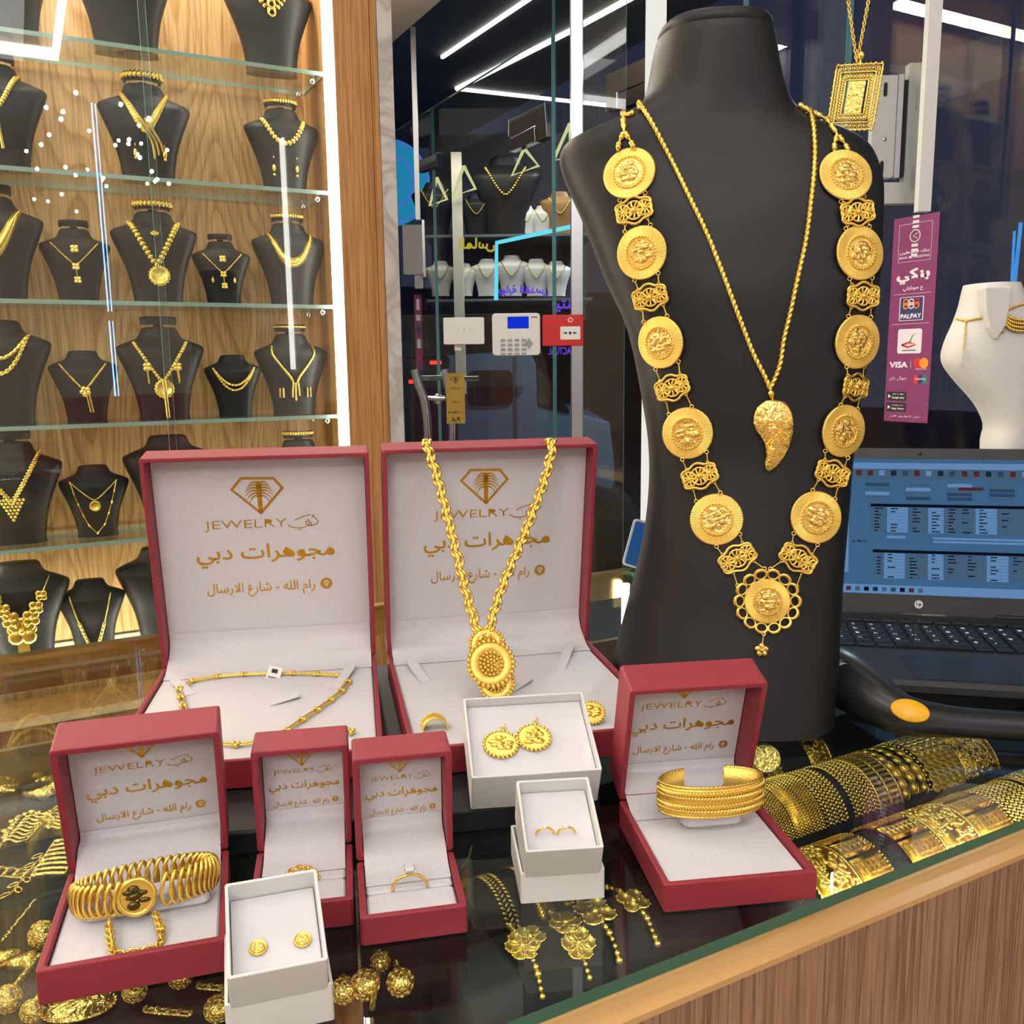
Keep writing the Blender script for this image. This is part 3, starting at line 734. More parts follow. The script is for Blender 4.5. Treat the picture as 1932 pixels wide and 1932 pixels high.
def coin_face(mb, M, r, seed, mi=0):
    """raised relief: a small lumpy figure inside a ring of dots"""
    rn = random.Random(seed)
    mb.lathe([(0, .0006), (r*.98, .0006), (r, .0)], 22, M, mi, False)
    for k in range(16):
        a = rn.random()*6.28; q = r*.62*sqrt(rn.random())
        mb.ball((q*cos(a), q*sin(a), .0006), r*(.16+.14*rn.random()), M, mi, 9, 5, (1+.8*rn.random(), .6+.6*rn.random(), .55))
def medallion(parent, p, n, r, xh, seed, upd=None):
    M = frame(p, n, xh)
    disc = MB(); NS = 168; prof = [(1.0, 0), (1.0, .0012), (.97, .0018), (.80, .0020), (.66, .0022), (.60, .0030), (.57, .0030), (.545, .0022)]
    rg = []
    for q, z in prof:
        amp = .00022 if .62 < q < .99 else (.00006 if q > .99 else 0)
        rg.append([(r*q*cos(2*pi*k/NS)*(1+(.012 if (q > .99 and k % 2) else 0)), r*q*sin(2*pi*k/NS), z+(amp if k % 2 else 0)) for k in range(NS)])
    disc.loft(rg, M, 0, False)
    o = part('coin_mount', disc, GOLD_SATIN, parent, world=True)
    b = MB()
    for k in range(30):
        a = 2*pi*k/30; b.ball((r*.605*cos(a), r*.605*sin(a), .0030), r*.052, M, 0, 6, 4)
    c = MB(); coin_face(c, M @ TR(0, 0, .0022), r*.53, seed)
    part('bead_ring', b, GOLD, o, world=True)
    part('coin', c, GOLD_HAMMER, o, world=True)
    return M
def filigree(parent, p, n, xh, w, h):
    """lobed openwork connector plate"""
    M = frame(p, n, xh); mb = MB(); z = .0012
    lob = []
    for k in range(72):
        a = 2*pi*k/72; e = 1+.10*cos(6*a+pi)*1.0
        lob.append((w/2*cos(a)*e*(1 if abs(cos(a)) > .3 else .97), h/2*sin(a)*e*(1.0+.12*abs(cos(a))), z))
    mb.tube(lob, h*.062, 6, True, M)
    for cx, R_ in ((0, h*.30), (-w*.30, h*.25), (w*.30, h*.25)):
        for k in range(9):
            a = 2*pi*k/9; u = (cos(a), sin(a))
            mb.tube([(cx+u[0]*R_*.28, u[1]*R_*.28, z), (cx+u[0]*R_*.7-u[1]*R_*.12, u[1]*R_*.7+u[0]*R_*.12, z+.0003), (cx+u[0]*R_*1.2, u[1]*R_*1.2, z)], h*.052, 5, False, M)
        mb.tube([(cx+R_*1.22*cos(t), R_*1.22*sin(t), z) for t in [2*pi*i/16 for i in range(16)]], h*.052, 5, True, M)
    mb.ball((0, 0, z+.0006), h*.13, M, 0, 8, 5)
    for cx in (-w*.3, w*.3): mb.ball((cx, 0, z+.0003), h*.09, M, 0, 6, 4)
    return part('filigree_link', mb, GOLD, parent, world=True), M
def ring_link(mb, a, b, r=.0011, wr=.00055):
    """two small rings joined by a short bar between points a and b"""
    d = b-a; L = d.length; u = d.normalized(); n = (CAM-a).normalized(); M = frame(a, n, u)
    mb.torus(r*1.5, wr*1.2, M @ TR(.0, 0, 0), 10, 5); mb.torus(r*1.15, wr, M @ TR(L, 0, 0), 10, 5)
    mb.tube([(r*1.5, 0, 0), (max(L-r*1.1, r*1.6), 0, 0)], wr*1.15, 6, False, M)
cn_ = thing('coin_necklace', 'long gold necklace of coin medallions and filigree links on the tall black bust', 'necklace', Matrix.Translation(BC+UZ*.3))
LM = [(1188, 328, 47), (1212, 477, 49), (1248, 646, 49.5), (1298, 817, 49.5), (1352, 980, 50)]
RM = [(1594, 332, 44), (1620, 478, 46), (1615, 645, 47), (1589, 813, 47), (1538, 976, 46)]
LC = [(1198, 398), (1229, 560), (1271, 731), (1322, 898), (1391, 1053)]
RC = [(1614, 402), (1624, 559), (1609, 730), (1567, 893), (1504, 1053)]
CENT = (1447, 1134)
sc = (BC-CAM).dot(VH)/FPX
for side, ms, cs in ((-1, LM, LC), (1, RM, RC)):
    mats_ = []
    for i, (x, y, rp) in enumerate(ms):
        p, n = on_bust(x, y, .0012)
        nx = ms[i+1][:2] if i < 4 else CENT
        q, _ = on_bust(nx[0], nx[1], .002); down = (q-p).normalized(); xh = down.cross(n)
        r = .0240
        mats_.append((medallion(cn_, p, n, r, xh, i*7+side), r))
    for i, (x, y) in enumerate(cs):
        lk = MB()
        p, n = on_bust(x, y, .0022)
        a = Vector(mats_[i][0].translation); b = Vector(mats_[i+1][0].translation) if i < 4 else on_bust(CENT[0], CENT[1], .002)[0]
        dn = (b-a).normalized(); xh = -dn.cross(n) if False else dn.cross(n)
        _, M = filigree(cn_, p, n, xh, .0335, .0220)
        X = Vector((M[0][0], M[1][0], M[2][0])); Y = Vector((M[0][1], M[1][1], M[2][1]))
        for sgn in (-1, 1):
            for (cc, rr) in ((a, mats_[i][1]), (b, mats_[i+1][1] if i < 4 else .0285)):
                to = (p-cc).normalized(); side_v = X*sgn
                e1 = cc+(to*cos(.50)+side_v*sin(.50)).normalized()*rr*1.05
                e2 = p+side_v*.0105+(cc-p).normalized()*.0098
                ring_link(lk, e1, e2)
        part('joining_rings', lk, GOLD, cn_, world=True)
# centre medallion with its petal border and drop
p, n = on_bust(CENT[0], CENT[1], .0015); xh = Vector(RH)
M = medallion(cn_, p, n, .0205, xh, 99)
pt = MB()
for k in range(14):
    a = 2*pi*k/14; T = M @ TR(.0250*cos(a), .0250*sin(a), .001) @ RZ(a)
    pt.tube([(.0042*cos(t)*1.0, .0052*sin(t), .0004*cos(t)) for t in [2*pi*i/16 for i in range(16)]], [.0008+.0011*(.5+.5*cos(2*pi*i/16)) for i in range(16)], 6, True, T)
part('petal_border', pt, GOLD, cn_, world=True)
pd, nd = on_bust(1436, 1226, .003); pe, _ = on_bust(1440, 1196, .003)
dr = MB(); ring_link(dr, pe, pd.lerp(pe, .35), .0010)
T = frame(pd, nd, RH)
for k in range(5):
    a = 2*pi*k/5+.3; dr.ball((.0038*cos(a), .0038*sin(a), .001), .0030, T, 0, 8, 5, (1, 1, .7))
dr.ball((0, 0, .003), .0022, T, 0, 8, 5)
part('flower_drop', dr, GOLD_HAMMER, cn_, world=True)
# shoulder chains
def chain_on(px, off=.0022, k=6): return [on_bust(x, y, off)[0] for x, y in [(v.x, v.y) for v in smooth_path([(a, b, 0) for a, b in px], k)]]
def barrel_chain(mb, pts, r):
    Q = resample(pts, r*5.2)
    for i in range(len(Q)-1):
        d = Q[i+1]-Q[i]; M = frame(Q[i], d, (0, 0, 1)); L = d.length
        mb.lathe([(r*.45, L*.02), (r*1.0, L*.14), (r*1.1, L*.3), (r*.85, L*.42), (r*1.1, L*.52), (r*.95, L*.72), (r*.5, L*.8), (r*.55, L*.9), (r*.45, L)], 8, M)
for path in ([(1190, 190), (1180, 205), (1177, 225), (1179, 250)], [(1179, 250), (1170, 268), (1166, 286)], [(1179, 250), (1190, 266), (1199, 284)],
             [(1510, 190), (1530, 205), (1552, 222), (1572, 250), (1578, 258)], [(1578, 258), (1572, 272), (1572, 290)], [(1578, 258), (1590, 272), (1600, 292)]):
    ch = MB(); barrel_chain(ch, chain_on(path), .0026); part('shoulder_chain', ch, GOLD, cn_, world=True)

rp = thing('rope_necklace', 'gold rope chain with a leaf-shaped pendant inside the coin necklace', 'necklace', Matrix.Translation(BC+UZ*.45))
PL = [(1199, 186), (1226, 225), (1258, 285), (1295, 360), (1330, 432), (1362, 512), (1392, 592), (1420, 665), (1440, 705), (1452, 734)]
PR = [(1452, 734), (1470, 690), (1478, 640), (1490, 590), (1505, 520), (1520, 450), (1530, 370), (1536, 300), (1533, 240), (1524, 206), (1513, 188)]
mb = MB()
for P in (PL, PR): mb.rope(chain_on(P, .0026), .0027, .0052, 8, lobes=2, depth=.45)
part('rope_chain', mb, GOLD, rp, world=True)
p, n = on_bust(1456, 822, .0035); M = frame(p, n, RH)
def leafpt(px, py): return ((px-1456)*sc, -(py-822)*sc)
outl = [(1457, 757), (1478, 764), (1490, 785), (1492, 812), (1486, 842), (1473, 868), (1456, 885), (1447, 884), (1444, 872), (1446, 850), (1440, 830), (1427, 812), (1422, 793), (1427, 772), (1441, 760)]
P = smooth_path([leafpt(*q)+(0,) for q in outl+outl[:1]], 4)[:-1]
lf = MB(); rg = []
cx, cy = leafpt(1462, 812)
for k, z in ((1, 0), (1, .001), (.93, .0022), (.7, .0042), (.4, .0056), (.05, .006)):
    rg.append([(cx+(v.x-cx)*k, cy+(v.y-cy)*k, z) for v in P])
lf.loft(rg, M, 0, True)
lfo = part('leaf_pendant', lf, GOLD_HAMMER, rp, world=True)
fac = MB(); rn = random.Random(3)
for k in range(95):
    a = rn.random()*6.28; q = sqrt(rn.random())*.8; v = P[int(a/6.28*len(P)) % len(P)]; x, y = cx+(v.x-cx)*q, cy+(v.y-cy)*q
    T = M @ TR(x, y, .0060*(1-q*q*.75)) @ RZ(rn.random()*3)
    fac.add([(-.0036, 0, -.0006), (0, -.0014, -.0006), (.0036, 0, -.0006), (0, .0014, -.0006), (0, 0, .0013)], [(0, 1, 4), (1, 2, 4), (2, 3, 4), (3, 0, 4)], T)
part('cut_facets', fac, GOLD, lfo, world=True)
bl = MB(); a, _ = on_bust(1452, 735, .004); b, _ = on_bust(1457, 757, .004)
bl.lathe([(.0004, 0), (.0028, .002), (.0030, .004), (.0016, .008), (.0005, .009)], 8, frame(a, b-a, RH)); bl.torus(.0016, .0005, frame(b, n, RH), 10, 5)
part('bail', bl, GOLD, rp, world=True)

# ================================================================ WHAT LIES IN THE BOXES
def plane_pt(px, py, M, z=0.0):
    """photo pixel -> world point on the plane z of frame M"""
    n = Vector((M[0][2], M[1][2], M[2][2])); o = M @ Vector((0, 0, z)); d = ray(px, py)
    return CAM+d*((o-CAM).dot(n)/d.dot(n))
def local_frame(p, M):
    R_ = M.to_3x3().to_4x4(); return Matrix.Translation(p) @ R_
def bar_chain(mb, pts, r, up=(0, 0, 1), twin=True):
    """pairs of thin bars between twin balls"""
    Q = resample(pts, r*13)
    for i in range(len(Q)-1):
        d = (Q[i+1]-Q[i]); L = d.length; u = d.normalized(); s = u.cross(Vector(up)).normalized()
        for k in ((-1, 1) if twin else (0,)):
            a = Q[i]+s*r*1.1*k
            mb.ball(a, r*1.25, None, 0, 7, 5)
            mb.tube([a+u*r, a+u*(L-r)], r*.5, 6)
        mb.torus(r*1.3, r*.4, frame(Q[i]+u*r*1.6, u, s), 8, 5)
ZP = 1.0205+.0200
def zpath(px, z): return [PZ(x, y, z) for x, y in [(v.x, v.y) for v in smooth_path([(a, b, 0) for a, b in px], 5)]]
nk = thing('bar_link_necklace', 'gold bar-link necklace laid out in the large left red box', 'necklace', PZ(520, 1330, ZP))
for nm, P in (('back_chain', [(338, 1300), (365, 1283), (430, 1274), (515, 1270), (600, 1271), (645, 1275), (657, 1286)]),
              ('side_chain', [(657, 1286), (640, 1308), (600, 1338), (560, 1364), (520, 1392), (465, 1403), (425, 1405), (385, 1395), (356, 1366), (345, 1330), (338, 1300)])):
    mb = MB(); bar_chain(mb, zpath(P, ZP+.0022), .0018); part(nm, mb, GOLD, nk, world=True)
mb = MB(); q = PZ(660, 1382, ZP+.002)
for k in range(4): mb.ball(q+Vector((.003*cos(k*1.6), .003*sin(k*1.6), .001)), .0022, None, 0, 7, 5)
part('clasp', mb, GOLD, nk, world=True)
mb = MB(); q = PZ(517, 1272, ZP+.003); T = frame(q, -VH*.8+UZ*.5, RH) @ RZ(-.2)
mb.box(-.007, .007, -.0075, .0075, 0, .0006, T, 0); mb.box(-.003, .003, .001, .005, .0006, .0008, T, 1); mb.box(-.005, .004, -.004, -.003, .0006, .0008, T, 1)
part('paper_tag', mb, [mat('paper', (232, 232, 228), .6), mat('black_ink', (25, 25, 28), .6)], nk, label='small white paper tag', world=True)
def strap(box, px0, px1, z, lift, wd=.010):
    """little suede strap standing out of the cushion"""
    a, b = PZ(*px0, z), PZ(*px1, z); d = b-a; s = Vector((-d.y, d.x, 0)).normalized()*wd/2; mb = MB(); vs = []; n = 7
    for i in range(n+1):
        t = i/n; p = a+d*t+UZ*lift*t; k = 1 if t < .8 else sqrt(max(.05, 1-((t-.8)/.2)**2))
        vs += [p-s*k, p+s*k, p+s*k+UZ*.0012, p-s*k+UZ*.0012]
    mb.loft([vs[4*i:4*i+4] for i in range(n+1)], None, 0, False)
    part('holder_strap', mb, SATIN, box, world=True)
strap(BL, (360, 1312), (326, 1288), ZP, .004); strap(BL, (632, 1300), (668, 1262), ZP, .006); strap(BL, (505, 1330), (568, 1316), ZP, .003)
strap(BR, (803, 1288), (770, 1254), ZP, .008); strap(BR, (1058, 1262), (1077, 1226), ZP, .008); strap(BR, (960, 1305), (1003, 1284), ZP, .004)

# draped pendant necklace on the large right box
Mb, Hb, wb, db, dlb, hbb, hlb, zpb = HF[BR.name]
WH = Mb @ Hb
toprim = WH @ Vector((wb/2, -.0030, dlb)); yb = Vector((Mb[0][1], Mb[1][1], 0)).normalized()
_lo = PZ(930, 1318, ZP+.003); _x = Vector((Mb[0][0], Mb[1][0], 0)); _n = _x.cross(toprim-_lo).normalized(); _n = -_n if _n.dot(yb) > 0 else _n
VP = frame(toprim, _n, _x)
pn = thing('pendant_necklace', 'thick woven gold necklace with round beaded pendant hung over the large red box lid', 'necklace', toprim)
def woven(mb, pts, r):
    Q = resample(pts, r*.9)
    mb.tube(Q, r*.62, 8)
    for s in range(3):
        for i in range(0, len(Q)-2):
            if (i+s) % 2: continue
            d = (Q[i+2]-Q[i]); u = d.normalized(); a = VP.to_3x3() @ Vector((0, 0, 1)); sd = u.cross(a)
            o = (s-1)*r*.62; c = Q[i]+sd*o+a*r*.45
            mb.ball((0, 0, 0), r*.58, frame(c, (u*1.0+sd*(.55 if i % 4 < 2 else -.55)), a), 6, 4) if False else mb.ball((0, 0, 0), r*.60, frame(c, (u+sd*(.5 if (i//2+s) % 2 else -.5)), a), 0, 6, 4, (.62, .62, 1.5))
mb = MB()
for P in ([(806, 848), (818, 880), (832, 930), (846, 985), (860, 1040), (873, 1095), (886, 1145), (898, 1183), (908, 1206)], [(1042, 846), (1036, 872), (1024, 915), (1004, 968), (984, 1020), (962, 1070), (944, 1115), (930, 1160), (918, 1204)]):
    pts = [plane_pt(v.x, v.y, VP, .003) for v in smooth_path([(a, b, 0) for a, b in P], 4)]
    up_ = WH @ Vector((0, .002, dlb+.0035)); 
    t0 = pts[0]; back = [t0+yb*.030+UZ*.002, t0+yb*.018+UZ*.0065, t0+yb*.006+UZ*.0068, t0+yb*.001+UZ*.004]
    woven(mb, back+pts[1:], .0050)
part('woven_chain', mb, GOLD, pn, world=True)
def bead_disc(parent, p, M, r, name, beads, zoff=0.0):
    T = local_frame(p, M) @ TR(0, 0, zoff); mb = MB()
    mb.lathe([(0, 0), (r, 0), (r, .0012), (r*.94, .0022), (r*.62, .0018), (r*.58, .0008), (0, .0008)], 32, T, 0, True)
    o = part(name, mb, GOLD_SATIN, parent, world=True)
    b = MB()
    for k in range(28): a = 2*pi*k/28; b.ball((r*1.05*cos(a), r*1.05*sin(a), .0010), r*.125, T, 0, 7, 5)
    part('beaded_rim', b, GOLD, o, world=True)
    b = MB()
    for q, n in beads:
        for k in range(n): a = 2*pi*k/n+q*3; b.ball((r*q*cos(a), r*q*sin(a), .0016+.0012*(1-q)), r*.088, T, 0, 7, 5)
    part('bead_cluster', b, GOLD, o, world=True)
    return o
full = [(0, 1), (.17, 6), (.34, 12), (.51, 17)]
bead_disc(pn, plane_pt(919, 1218, VP, .004), VP, .0150, 'upper_disc', [(.4, 10), (.2, 6), (.55, 16)], .000)
bead_disc(pn, plane_pt(936, 1288, VP, .004), VP, .0150, 'lower_disc', [(.4, 10), (.2, 6), (.55, 16)], .001)
bead_disc(pn, plane_pt(925, 1254, VP, .004), VP, .0195, 'main_disc', full, .004)

CZ = Matrix.Translation((0, 0, ZP))
def ring_geo(mb, p, r, wd, M, fn=None):
    pass
# wide band ring standing in the cushion, beaded edges
rg = thing('band_ring', 'wide gold band ring standing in the large right red box', 'ring', PZ(820, 1375, ZP))
T = Matrix.Translation(PZ(820, 1374, ZP)) @ RZ(R(-16)) @ TR(0, 0, .0002)
mb = MB(); nA = 26
vs = []; fs = []
rows = []
for (rr, yy) in ((.0098, -.006), (.0104, -.006), (.0106, 0), (.0104, .006), (.0098, .006), (.0097, 0)):
    rows.append([(rr*cos(pi*i/nA), yy, rr*sin(pi*i/nA)) for i in range(nA+1)])
rows.append(rows[0]); mb.loft(rows, T, 0, True, False, False); part('ring_band', mb, GOLD_SATIN, rg, world=True)
mb = MB()
for i in range(24):
    a = pi*(i+.5)/24
    for yy in (-.0062, .0062): mb.ball((.0104*cos(a), yy, .0104*sin(a)), .0009, T, 0, 6, 4)
part('beaded_edge', mb, GOLD, rg, world=True)
def coin_earring(px, py, M, z, r, label, group, lift=.001, hook=True):
    p = plane_pt(px, py, M, z); o = thing('coin_earring', label, 'earring', p, group); T = local_frame(p, M) @ TR(0, 0, lift)
    mb = MB(); mb.lathe([(0, 0), (r*.86, 0), (r*.86, .0012), (0, .0012)], 28, T, 0, False); coin_face(mb, T @ TR(0, 0, .0008), r*.8, int(px))
    part('coin', mb, GOLD, o, world=True)
    b = MB()
    for k in range(24): a = 2*pi*k/24; b.ball((r*.93*cos(a), r*.93*sin(a), .0008), r*.115, T, 0, 7, 5)
    part('beaded_rim', b, GOLD, o, world=True)
    if hook:
        h = MB(); h.torus(r*.14, r*.045, T @ TR(r*.25, r*1.12, .001), 10, 5); h.tube([(r*.3, r*1.2, .001), (r*.4, r*1.35, .002), (r*.35, r*1.45, .001)], r*.04, 6, False, T)
        part('hook', h, GOLD, o, world=True)
    return o
coin_earring(1116, 1349, Matrix.Translation((0, 0, ZP)) @ RX(R(35)) if False else frame(PZ(1116, 1360, ZP), UZ*.8-VH*.6, RH), .004, .0115, 'round beaded gold earring on the cushion of the large right red box', None, .003, False)
coin_earring(945, 1407, TW2, .026, .0135, 'left coin earring with beaded rim in the white box', 'coin earrings in the white box')
coin_earring(1007, 1394, TW2, .026, .0133, 'right coin earring with beaded rim in the white box', 'coin earrings in the white box')
for px, py, l in ((487, 1790, 'left round gold stud in the small front white box'), (571, 1775, 'right round gold stud in the small front white box')):
    p = plane_pt(px, py, TW1, .022); T = local_frame(p, TW1) @ TR(0, 0, .0003); o = thing('stud_earring', l, 'earring', p, 'gold studs in the front white box')
    mb = MB(); mb.lathe([(0, 0), (.0044, 0), (.0048, .0008), (.0044, .0016), (.0040, .0012), (0, .0012)], 22, T, 0, True); part('disc', mb, GOLD, o, world=True)
    mb = MB(); coin_face(mb, T @ TR(0, 0, .001), .0034, int(px)); part('relief', mb, GOLD_HAMMER, o, world=True)
for px, py, l in ((1028, 1568, 'left tiny gold hoop with a stone in the small white box'), (1068, 1567, 'right tiny gold hoop with a stone in the small white box')):
    p = plane_pt(px, py+6, TW3, .024); T = local_frame(p, TW3) @ TR(0, 0, .0002); o = thing('hoop_earring', l, 'earring', p, 'tiny hoops in the white box')
    mb = MB(); mb.tube([(.0058*cos(a), 0, .0058*sin(a)) for a in [pi*i/16 for i in range(17)]], .0008, 7, False, T); part('hoop', mb, GOLD, o, world=True)
    mb = MB(); mb.lathe([(0, -.001), (.0013, .0005), (.0009, .0011), (0, .0012)], 8, T @ TR(0, 0, .0062)); part('stone', mb, DIAMOND, o, world=True)

# coin bracelet in the medium left box
M1, H1, w1, d1, dl1, hb1, hl1, zp1 = HF[B1.name]
cb = thing('coin_bracelet', 'gold curb bracelet with a dark coin in the far left red box', 'bracelet', M1 @ Vector((w1/2, d1*.55, zp1)))
ax, ay, cxl, cyl, zc = .0385, .0105, w1*.53, d1*.48, zp1+.0165
mb = MB(); NB = 46
for k in range(NB):
    a = 2*pi*k/NB
    if abs(((a+pi/2+pi) % (2*pi))-pi) < .24: continue
    p = Vector((cxl+ax*cos(a), cyl+ay*sin(a), zc+.0025*cos(a))); t = Vector((-ax*sin(a), ay*cos(a), 0)).normalized(); nrm = Vector((t.y, -t.x, 0))
    T = M1 @ frame(p, nrm*.75+t*.66, UZ)
    mb.tube([(.0098*cos(q), .0042*sin(q), .0008*sin(2*q)) for q in [2*pi*i/14 for i in range(14)]], .0012, 6, True, T)
part('curb_links', mb, GOLD, cb, world=True)
pf = M1 @ Vector((cxl-.004, cyl-ay-.001, zc)); yv = Vector((M1[0][1], M1[1][1], 0)); T = frame(pf, -yv+UZ*.25, Vector((M1[0][0], M1[1][0], 0)))
mb = MB(); mb.lathe([(.0085, -.001), (.0112, -.001), (.0114, .0006), (.0108, .0016), (.0092, .0018), (.0086, .0008)], 32, T); mb.torus(.0020, .0008, T @ TR(0, .0128, 0) @ RY(pi/2), 12, 6)
part('coin_frame', mb, GOLD, cb, world=True)
mb = MB(); coin_face(mb, T, .0086, 4); part('coin', mb, mat('dark_coin', (90, 76, 40), .25, .9), cb, label='dark bronze coin', world=True)
sp = [(205, 1738), (206, 1760), (212, 1790), (222, 1801), (250, 1797), (285, 1791), (303, 1778), (304, 1755), (297, 1733), (292, 1722)]
mb = MB(); zcu = M1.translation.z+zp1
pts = [PZ(v.x, v.y, zcu+ (.0018 if 2 <= i/4 <= 7 else .006)) for i, v in enumerate(smooth_path([(a, b, 0) for a, b in sp], 4))]
Q = resample(pts, .0036)
for i in range(len(Q)-1):
    d = Q[i+1]-Q[i]; T = frame((Q[i]+Q[i+1])/2, (UZ if i % 2 else UZ*.4+d.cross(UZ).normalized()), d)
    mb.tube([(.0031*cos(q), .0020*sin(q), 0) for q in [2*pi*j/12 for j in range(12)]], .00075, 5, True, T)
part('safety_chain', mb, GOLD, cb, world=True)
mb = MB(); mb.rbox(w1*.16, w1*.90, d1*.42, d1*.54, zp1+.0002, zp1+.015, .005, M1); part('bracelet_holder', mb, SATIN, B1, world=True)

# rings of the two small boxes
def half_ring(M, w, d, zp, fn, x=.5):
    return M @ TR(w*x, d*.48, zp)
M2, H2, w2, d2, dl2, hb2, hl2, zp2 = HF[B2.name]
r2 = thing('twisted_ring', 'plain twisted gold ring in the left small red ring box', 'ring', M2 @ Vector((w2*.5, d2*.48, zp2)))
T = half_ring(M2, w2, d2, zp2, None, .48); mb = MB()
for ph in (0, pi):
    mb.tube([((.0102+.0010*cos(6*a+ph))*cos(a), .0012*sin(6*a+ph), (.0094+.0010*cos(6*a+ph))*sin(a)) for a in [pi*i/40 for i in range(41)]], .00085, 7, False, T)
part('ring_band', mb, GOLD, r2, world=True)
for i in (5, 9, 14, 20, 26, 31, 35): a = pi*i/40; part('bead', MB().ball((.0110*cos(a), -.0012, .0103*sin(a)), .0013, T, 0, 8, 5), GOLD, r2, world=True)
M3, H3, w3, d3, dl3, hb3, hl3, zp3 = HF[B3.name]
r3 = thing('solitaire_ring', 'gold solitaire ring with a clear square stone in the small red ring box', 'ring', M3 @ Vector((w3*.5, d3*.48, zp3)))
T = half_ring(M3, w3, d3, zp3, None, .50); mb = MB()
mb.tube([(.0110*cos(a), 0, .0098*sin(a)) for a in [pi*i/32 for i in range(33)]], .0010, 8, False, T); 
for sx_ in (-1, 1):
    for sy_ in (-1, 1): mb.tube([(sx_*.0012, sy_*.001, .0095), (sx_*.0030, sy_*.0030, .0152)], .0005, 6, False, T)
part('ring_band', mb, GOLD, r3, world=True)
mb = MB(); mb.loft([[(x*.0012, y*.0012, .0108) for x, y in ((-1, -1), (1, -1), (1, 1), (-1, 1))], [(x*.0034, y*.0034, .0142) for x, y in ((-1, -1), (1, -1), (1, 1), (-1, 1))], [(x*.0024, y*.0024, .0156) for x, y in ((-1, -1), (1, -1), (1, 1), (-1, 1))]], T, 0, False)
part('stone', mb, DIAMOND, r3, world=True)

# wide cuff in the medium right box
M4, H4, w4, d4, dl4, hb4, hl4, zp4 = HF[B4.name]
cf = thing('cuff_bracelet', 'wide woven gold cuff in the red box at the counter edge', 'bracelet', M4 @ Vector((w4*.5, d4*.6, zp4)))
cxl, cyl, ax, ay, z0, hh = w4*.56, d4*.66, .0370, .0165, zp4+.014, .0215
def cuff(u, off=0.0):
    a = -pi*1.5+.42+(2*pi-.84)*u; return Vector((cxl+(ax+off)*cos(a), cyl+(ay+off)*sin(a), 0)), a
mb = MB(); n = 70; rows = []
for zz, off in ((0, 0), (.25, .0006), (.48, 0), (.52, 0), (.75, .0006), (1, 0), (1, -.001), (0, -.001)):
    rows.append([cuff(i/n, off)[0]+UZ*(z0+hh*zz) for i in range(n+1)])
rows.append(rows[0]); mb.loft(rows, M4, 0, True, False, False); part('band', mb, GOLD_SATIN, cf, world=True)
br = MB()
for i in range(86):
    for row, sgn in ((.2, 1), (.36, -1), (.64, 1), (.80, -1)):
        p, a = cuff((i+.5)/86, .0009); T = M4 @ frame(p+UZ*(z0+hh*row), Vector((cos(a), sin(a), 0)), Vector((-sin(a)*.8, cos(a)*.8, .75*sgn)))
        br.ball((0, 0, 0), .0024, T, 0, 6, 4, (1.2, .5, .6))
part('woven_pattern', br, GOLD, cf, world=True)
for zz in (0, 1):
    e = MB(); pts = [cuff(i/n, 0)[0]+UZ*(z0+hh*zz) for i in range(n+1)]
    e.rope([M4 @ p for p in pts], .0013, .003, 6); part('rope_edge', e, GOLD, cf, world=True)
mb = MB(); mb.rbox(w4*.34, w4*.78, d4*.59, d4*.73, zp4+.0002, zp4+.018, .007, M4); part('bracelet_holder', mb, SATIN, B4, world=True)

# ================================================================ LAPTOP AND SCANNER
hc0, hc1 = PZ(1575, 1154, 1.018), PZ(1932, 1169, 1.018)
lx = (hc1-hc0).normalized(); lx.z = 0; hcent = PZ(1733, 1160, 1.018); ly = Vector((-lx.y, lx.x, 0))
LW, LD, LH = .350, .262, .213
ML = Matrix(((lx.x, ly.x, 0, hcent.x), (lx.y, ly.y, 0, hcent.y), (0, 0, 1, 1.0002), (0, 0, 0, 1)))
lap = thing('laptop', 'black open laptop with a stock list on its screen', 'laptop', ML)
PLA = mat('laptop_black', (44, 44, 46), .42, 0, .5, bump=(.05, .0003), scale=1500); PLD = mat('laptop_dark', (16, 16, 18), .35)
mb = MB(); mb.rbox(-LW/2, LW/2, -LD, .004, .002, .017, .008); part('base', mb, PLA, lap)
mb = MB(); mb.rbox(-.055, .055, -LD+.010, -LD+.088, .0171, .0176, .004); part('touchpad', mb, mat('touchpad', (36, 36, 38), .3), lap)
mb = MB(); mb.box(-LW/2+.014, LW/2-.014, -.150, -.031, .0168, .0172); part('key_well', mb, PLD, lap)
g = MB()
for k in range(100): x = -LW/2+.02+k*(LW-.04)/99; g.box(x-.0006, x+.0006, -.026, -.012, .0170, .0174)
part('speaker_grille', g, PLD, lap)
rows_ = ['`1234567890-=', 'QWERTYUIOP[]', 'ASDFGHJKL;\'', 'ZXCVBNM,./']
KM = [mat('key_black', (20, 20, 22), .4), mat('key_print', (225, 225, 225), .6)]
for r_ in range(6):
    nkey = 15; y1 = -.034-r_*.0190; hk = .0158 if r_ else .0100
    if r_ == 0: y1 = -.030
    for k in range(nkey):
        x0 = -LW/2+.018+k*(LW-.036)/nkey; mb = MB()
        if r_ == 5 and 4 < k < 9: continue
        mb.prism(rrect(x0, x0+(LW-.036)/nkey-.0032, y1-hk, y1, .001, 1), .0172, .0192, None, 0, .0006)
        if 1 <= r_ <= 4:
            s = rows_[r_-1]; j = k-1
            if 0 <= j < len(s): put_text(mb, s[j], TR(0, 0, .01925), x0+.006, y1-hk*.42, .0046, .0062, 1)
        part('key', mb, KM, lap)
mb = MB(); mb.box(-LW/2+.018+5*(LW-.036)/15, -LW/2+.018+9*(LW-.036)/15-.003, -.1448, -.129, .0172, .0192); part('space_bar', mb, KM[0], lap)
HL = TR(0, 0, .017) @ RX(R(-13))   # lid frame: x right, y back, z up
mb = MB()
